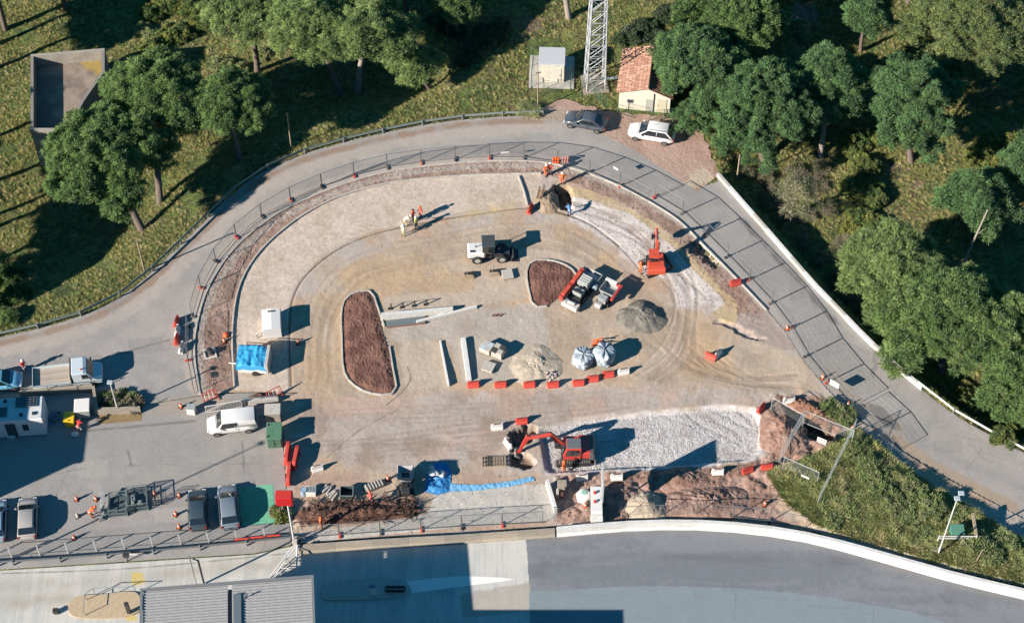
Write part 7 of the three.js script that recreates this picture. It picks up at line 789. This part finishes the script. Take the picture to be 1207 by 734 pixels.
{ const o = thing('bank_fence', 'white rail fence with slanted wooden beam round the green box on the bank', 'fence'), p = GS(1128, 637); o.position.copy(p); part(o, 'rail', box(3.2, 0.07, 0.07, 0, 0.7, 0), mWhite); part(o, 'rail', box(3.2, 0.07, 0.07, 0, 0.35, 0), mWhite); for (const x of [-1.6, 0, 1.6]) part(o, 'post', box(0.08, 0.9, 0.08, x, 0.4, 0), mWhite); part(o, 'beam', box(0.22, 0.25, 2.2, 1.6, 0.6, -1.2), mWood); const b = thing('green_box', 'green lidded box behind the white rail fence on the bank', 'box'), q = GS(1127, 630); b.position.copy(q); part(b, 'body', rbox(1.1, 0.9, 0.9, 0.05, 0, 0.45, 0), M('box_green', alb(80, 132, 112), 0.6)); part(b, 'lid', rbox(1.16, 0.08, 0.96, 0.03, 0, 0.93, 0), M('box_lid_green', alb(96, 150, 128), 0.6)); const s = thing('marker_stake', 'pale leaning stake on the bank near the white barrier', 'stake'), r = GS(1150, 664); s.position.copy(r); part(s, 'stake', rod(V(0, 0, 0), V(0.35, 1.9, -0.3), 0.05, 0.03), mWood); part(s, 'flag', box(0.1, 0.12, 0.02, 0.34, 1.8, -0.28), mWhite); const m = thing('meter_box', 'pale flat meter slab behind the barrier at the street lamp', 'slab'), t = GS(1098, 648); m.position.copy(t); part(m, 'slab', rbox(1.7, 0.12, 0.5, 0.02, 0, 0.2, 0), mConc); part(m, 'leg', box(0.2, 0.4, 0.3, -0.5, 0, 0), mConcD); }
// ---------- people ----------
const SKIN = alb(196, 140, 112);
function bodyGeo(J, cols) { // one continuous surface: tapered capsules blended and meshed
  const bones = [['hip', 'chest', 0.15, 0.17], ['chest', 'neck', 0.16, 0.07], ['neck', 'head', 0.065, 0.1], ['hipL', 'kneeL', 0.095, 0.065], ['kneeL', 'footL', 0.065, 0.045], ['hipR', 'kneeR', 0.095, 0.065], ['kneeR', 'footR', 0.065, 0.045], ['footL', 'toeL', 0.05, 0.045], ['footR', 'toeR', 0.05, 0.045], ['chest', 'shL', 0.13, 0.075], ['chest', 'shR', 0.13, 0.075], ['shL', 'elL', 0.065, 0.05], ['elL', 'haL', 0.048, 0.034], ['shR', 'elR', 0.065, 0.05], ['elR', 'haR', 0.048, 0.034], ['hip', 'hipL', 0.12, 0.1], ['hip', 'hipR', 0.12, 0.1]];
  const res = 50, mc = new MarchingCubes(res, new THREE.MeshBasicMaterial(), false, false, 60000), half = 1.0, cy = 0.95; mc.isolation = 0;
  const cap = (p, a, b, ra, rb) => { const bx = b[0] - a[0], by = b[1] - a[1], bz = b[2] - a[2], px = p[0] - a[0], py = p[1] - a[1], pz = p[2] - a[2], t = clamp((px * bx + py * by + pz * bz) / (bx * bx + by * by + bz * bz + 1e-9)); return Math.hypot(px - bx * t, py - by * t, pz - bz * t) - lerp(ra, rb, t); };
  const f = (p) => { let d = 9; for (const [a, b, ra, rb] of bones) { const e = cap(p, J[a], J[b], ra, rb), k = 0.04, h = clamp(0.5 + 0.5 * (d - e) / k); d = lerp(d, e, h) - k * h * (1 - h); } return d; };
  for (let k = 0; k < res; k++) for (let j = 0; j < res; j++) for (let i = 0; i < res; i++) { const q = (v) => (v - res / 2) / (res / 2) * half; mc.field[k * res * res + j * res + i] = -f([q(i), q(j) + cy, q(k)]); }
  mc.update(); const n = mc.count, pos = new Float32Array(mc.positionArray.slice(0, n * 3)), nor = new Float32Array(mc.normalArray.slice(0, n * 3)), col = new Float32Array(n * 3);
  for (let i = 0; i < n; i++) { const x = pos[3 * i] * half, y = pos[3 * i + 1] * half + cy, z = pos[3 * i + 2] * half; pos[3 * i] = x; pos[3 * i + 1] = y; pos[3 * i + 2] = z; const p = [x, y, z]; const dH = Math.min(cap(p, J.neck, J.head, 0.07, 0.1)), dHand = Math.min(Math.hypot(x - J.haL[0], y - J.haL[1], z - J.haL[2]), Math.hypot(x - J.haR[0], y - J.haR[1], z - J.haR[2])) - 0.05, dF = Math.min(cap(p, J.footL, J.toeL, 0.06, 0.05), cap(p, J.footR, J.toeR, 0.06, 0.05)), dL = Math.min(cap(p, J.hipL, J.kneeL, 0.1, 0.07), cap(p, J.kneeL, J.footL, 0.07, 0.05), cap(p, J.hipR, J.kneeR, 0.1, 0.07), cap(p, J.kneeR, J.footR, 0.07, 0.05), Math.hypot(x - J.hip[0], y - J.hip[1], z - J.hip[2]) - 0.13); const dT = Math.min(cap(p, J.hip, J.chest, 0.15, 0.17), cap(p, J.chest, J.shL, 0.13, 0.08), cap(p, J.chest, J.shR, 0.13, 0.08), cap(p, J.shL, J.haL, 0.06, 0.03), cap(p, J.shR, J.haR, 0.06, 0.03), cap(p, J.shL, J.elL, 0.065, 0.05), cap(p, J.elL, J.haL, 0.05, 0.03), cap(p, J.shR, J.elR, 0.065, 0.05), cap(p, J.elR, J.haR, 0.05, 0.03)); let c = cols.top; if (dHand < 0.03) c = SKIN; else if (dH < 0.01 && dH < dT) c = SKIN; else if (dF < 0.015) c = cols.shoe; else if (dL < dT) c = cols.leg; else { const t = (y - J.hip[1]) / (J.chest[1] - J.hip[1]); if (Math.abs(t - 0.45) < 0.1) c = alb(220, 220, 210); } col.set(c, 3 * i); }
  const fing = []; for (const [h, e] of [['haL', 'elL'], ['haR', 'elR']]) { const a = V(...J[h]), d = a.clone().sub(V(...J[e])).normalize(), s = d.clone().cross(V(0, 0, 1)).normalize(), w = s.lengthSq() < 0.1 ? V(0, 0, 1) : s; for (let k = 0; k < 4; k++) { const b = a.clone().addScaledVector(w, (k - 1.5) * 0.02).addScaledVector(d, 0.02), m = b.clone().addScaledVector(d, 0.05 - 0.006 * Math.abs(k - 1.5)), t = m.clone().addScaledVector(d, 0.035).add(V(0, -0.015, 0)); fing.push(rod(b, m, 0.011, 0.01, 5), rod(m, t, 0.01, 0.008, 5)); } const b = a.clone().addScaledVector(w, 0.03); fing.push(rod(b, b.clone().addScaledVector(w, 0.03).addScaledVector(d, 0.04), 0.012, 0.009, 5)); }
  const nz = V(...J.head).add(V(...(J.face ?? [0.1, 0, 0])).multiplyScalar(1)); fing.push(new THREE.SphereGeometry(0.022, 8, 6).translate(nz.x, nz.y, nz.z));
  const g = new THREE.BufferGeometry(); g.setAttribute('position', new THREE.BufferAttribute(pos, 3)); g.setAttribute('normal', new THREE.BufferAttribute(nor, 3)); g.setAttribute('color', new THREE.BufferAttribute(col, 3)); const fg = norm(merge(fing)); fg.deleteAttribute('uv'); const fc = new Float32Array(fg.attributes.position.count * 3); for (let i = 0; i < fc.length; i++) fc[i] = SKIN[i % 3]; fg.setAttribute('color', new THREE.BufferAttribute(fc, 3)); return mergeGeometries([g, fg]);
}
const stand = { hip: [0, 0.95, 0], chest: [0.02, 1.3, 0], neck: [0.02, 1.48, 0], head: [0.04, 1.63, 0], hipL: [0, 0.9, 0.1], kneeL: [0.04, 0.5, 0.12], footL: [0, 0.09, 0.13], toeL: [0.15, 0.05, 0.15], hipR: [0, 0.9, -0.1], kneeR: [0.03, 0.5, -0.13], footR: [-0.04, 0.09, -0.15], toeR: [0.11, 0.05, -0.17], shL: [0, 1.4, 0.2], elL: [-0.02, 1.12, 0.27], haL: [0.18, 0.95, 0.26], shR: [0, 1.4, -0.2], elR: [-0.03, 1.12, -0.27], haR: [0.15, 0.92, -0.27], face: [0.105, -0.01, 0] };
const bent = { ...stand, hip: [-0.1, 0.88, 0], chest: [0.22, 1.12, 0], neck: [0.36, 1.2, 0], head: [0.48, 1.25, 0], hipL: [-0.1, 0.84, 0.1], hipR: [-0.1, 0.84, -0.1], kneeL: [0.06, 0.5, 0.12], kneeR: [0.02, 0.48, -0.12], shL: [0.26, 1.16, 0.2], shR: [0.26, 1.16, -0.2], elL: [0.38, 0.9, 0.24], elR: [0.38, 0.9, -0.24], haL: [0.5, 0.66, 0.14], haR: [0.52, 0.66, -0.12], face: [0.06, -0.085, 0] };
const helmetG = merge([new THREE.SphereGeometry(0.135, 16, 8, 0, 6.2832, 0, 1.6), new THREE.CylinderGeometry(0.15, 0.155, 0.015, 16).translate(0.02, 0.0, 0)]);
const kit = { white: { top: alb(232, 226, 196), leg: alb(216, 206, 150), shoe: alb(52, 48, 46) }, orange: { top: alb(250, 116, 60), leg: alb(238, 120, 70), shoe: alb(60, 50, 46) }, coral: { top: alb(246, 106, 90), leg: alb(72, 76, 88), shoe: alb(52, 48, 46) }, yellow: { top: alb(224, 224, 130), leg: alb(60, 72, 92), shoe: alb(48, 46, 46) }, redw: { top: alb(230, 70, 60), leg: alb(226, 222, 218), shoe: alb(60, 50, 46) }, blue: { top: alb(90, 140, 200), leg: alb(60, 84, 130), shoe: alb(50, 46, 46) } };
const bodies = {}, mBody = M('clothing', 0xffffff, 0.85, { vertexColors: true });
function person(u, v, turn, k, pose, helmet, label, ground) { const o = thing('person', label, 'person'), p = ground === 0 ? G(u, v) : GS(u, v); o.position.set(p.x, p.y + 0.005, p.z); o.rotation.y = turn; const J = pose === 'bent' ? bent : stand; part(o, 'body', bodies[k + pose] ??= bodyGeo(J, kit[k]), mBody); if (helmet) { const h = part(o, 'helmet', helmetG, helmet); h.position.set(J.head[0] - (pose === 'bent' ? -0.02 : 0.01), J.head[1] + 0.03, 0); if (pose === 'bent') h.rotation.z = -0.8; } else { const h = part(o, 'hair', new THREE.SphereGeometry(0.118, 14, 8, 0, 6.2832, 0, 1.7), M('hair_dark', alb(58, 46, 40), 0.8)); h.position.set(J.head[0] - 0.02, J.head[1] + 0.02, 0); } return o; }
person(475.3, 278, 0.6, 'white', 'stand', mWhite, 'person in pale work clothes and white helmet standing at the outer edge of the group'); person(478.5, 265, 0.2, 'white', 'bent', mWhite, 'person in pale work clothes bending beside the group of five'); person(487, 260, -0.4, 'coral', 'stand', null, 'bareheaded person in coral vest inside the group of five'); person(496, 257, -2.6, 'coral', 'stand', mOrange, 'person in coral vest and orange helmet facing the group of five'); person(491, 269, 2.6, 'yellow', 'stand', mWhite, 'person in yellow green vest and dark trousers inside the group of five');
person(643.5, 207, -0.8, 'orange', 'stand', mWhite, 'person in orange work clothes standing at the left of the pit'); person(648.5, 205, -2.2, 'coral', 'stand', mWhite, 'person in coral vest standing behind the pit'); person(662.5, 216.5, -1.6, 'orange', 'stand', mWhite, 'person in orange work clothes standing at the right rim of the pit'); person(671, 254, 1.8, 'blue', 'bent', null, 'person in blue bending at the lower rim of the pit');
person(754.5, 322, 0.4, 'orange', 'stand', mOrange, 'person in orange beside the mini excavator'); person(665, 556, 2.4, 'orange', 'stand', mOrange, 'person in orange beside the tracks of the excavator'); person(29, 437, -0.4, 'redw', 'stand', mWhite, 'person in red top and white trousers behind the flatbed lorry', 0); person(94, 508, 1.2, 'redw', 'bent', null, 'person in red top bending beside the yellow bin', 0); person(438, 594, 1.9, 'coral', 'bent', mOrange, 'person in coral vest bending above the root heap'); person(379, 622, 0.3, 'orange', 'stand', mOrange, 'person in orange standing on the root heap by the fence');
person(108, 609, 0.5, 'orange', 'bent', mOrange, 'person in orange work clothes bending at the empty steel cage', 0);
for (const o of scene.children) o.traverse?.((m) => { if (m.isMesh) { m.castShadow = m.receiveShadow = true; } });
renderer.render(scene, camera);
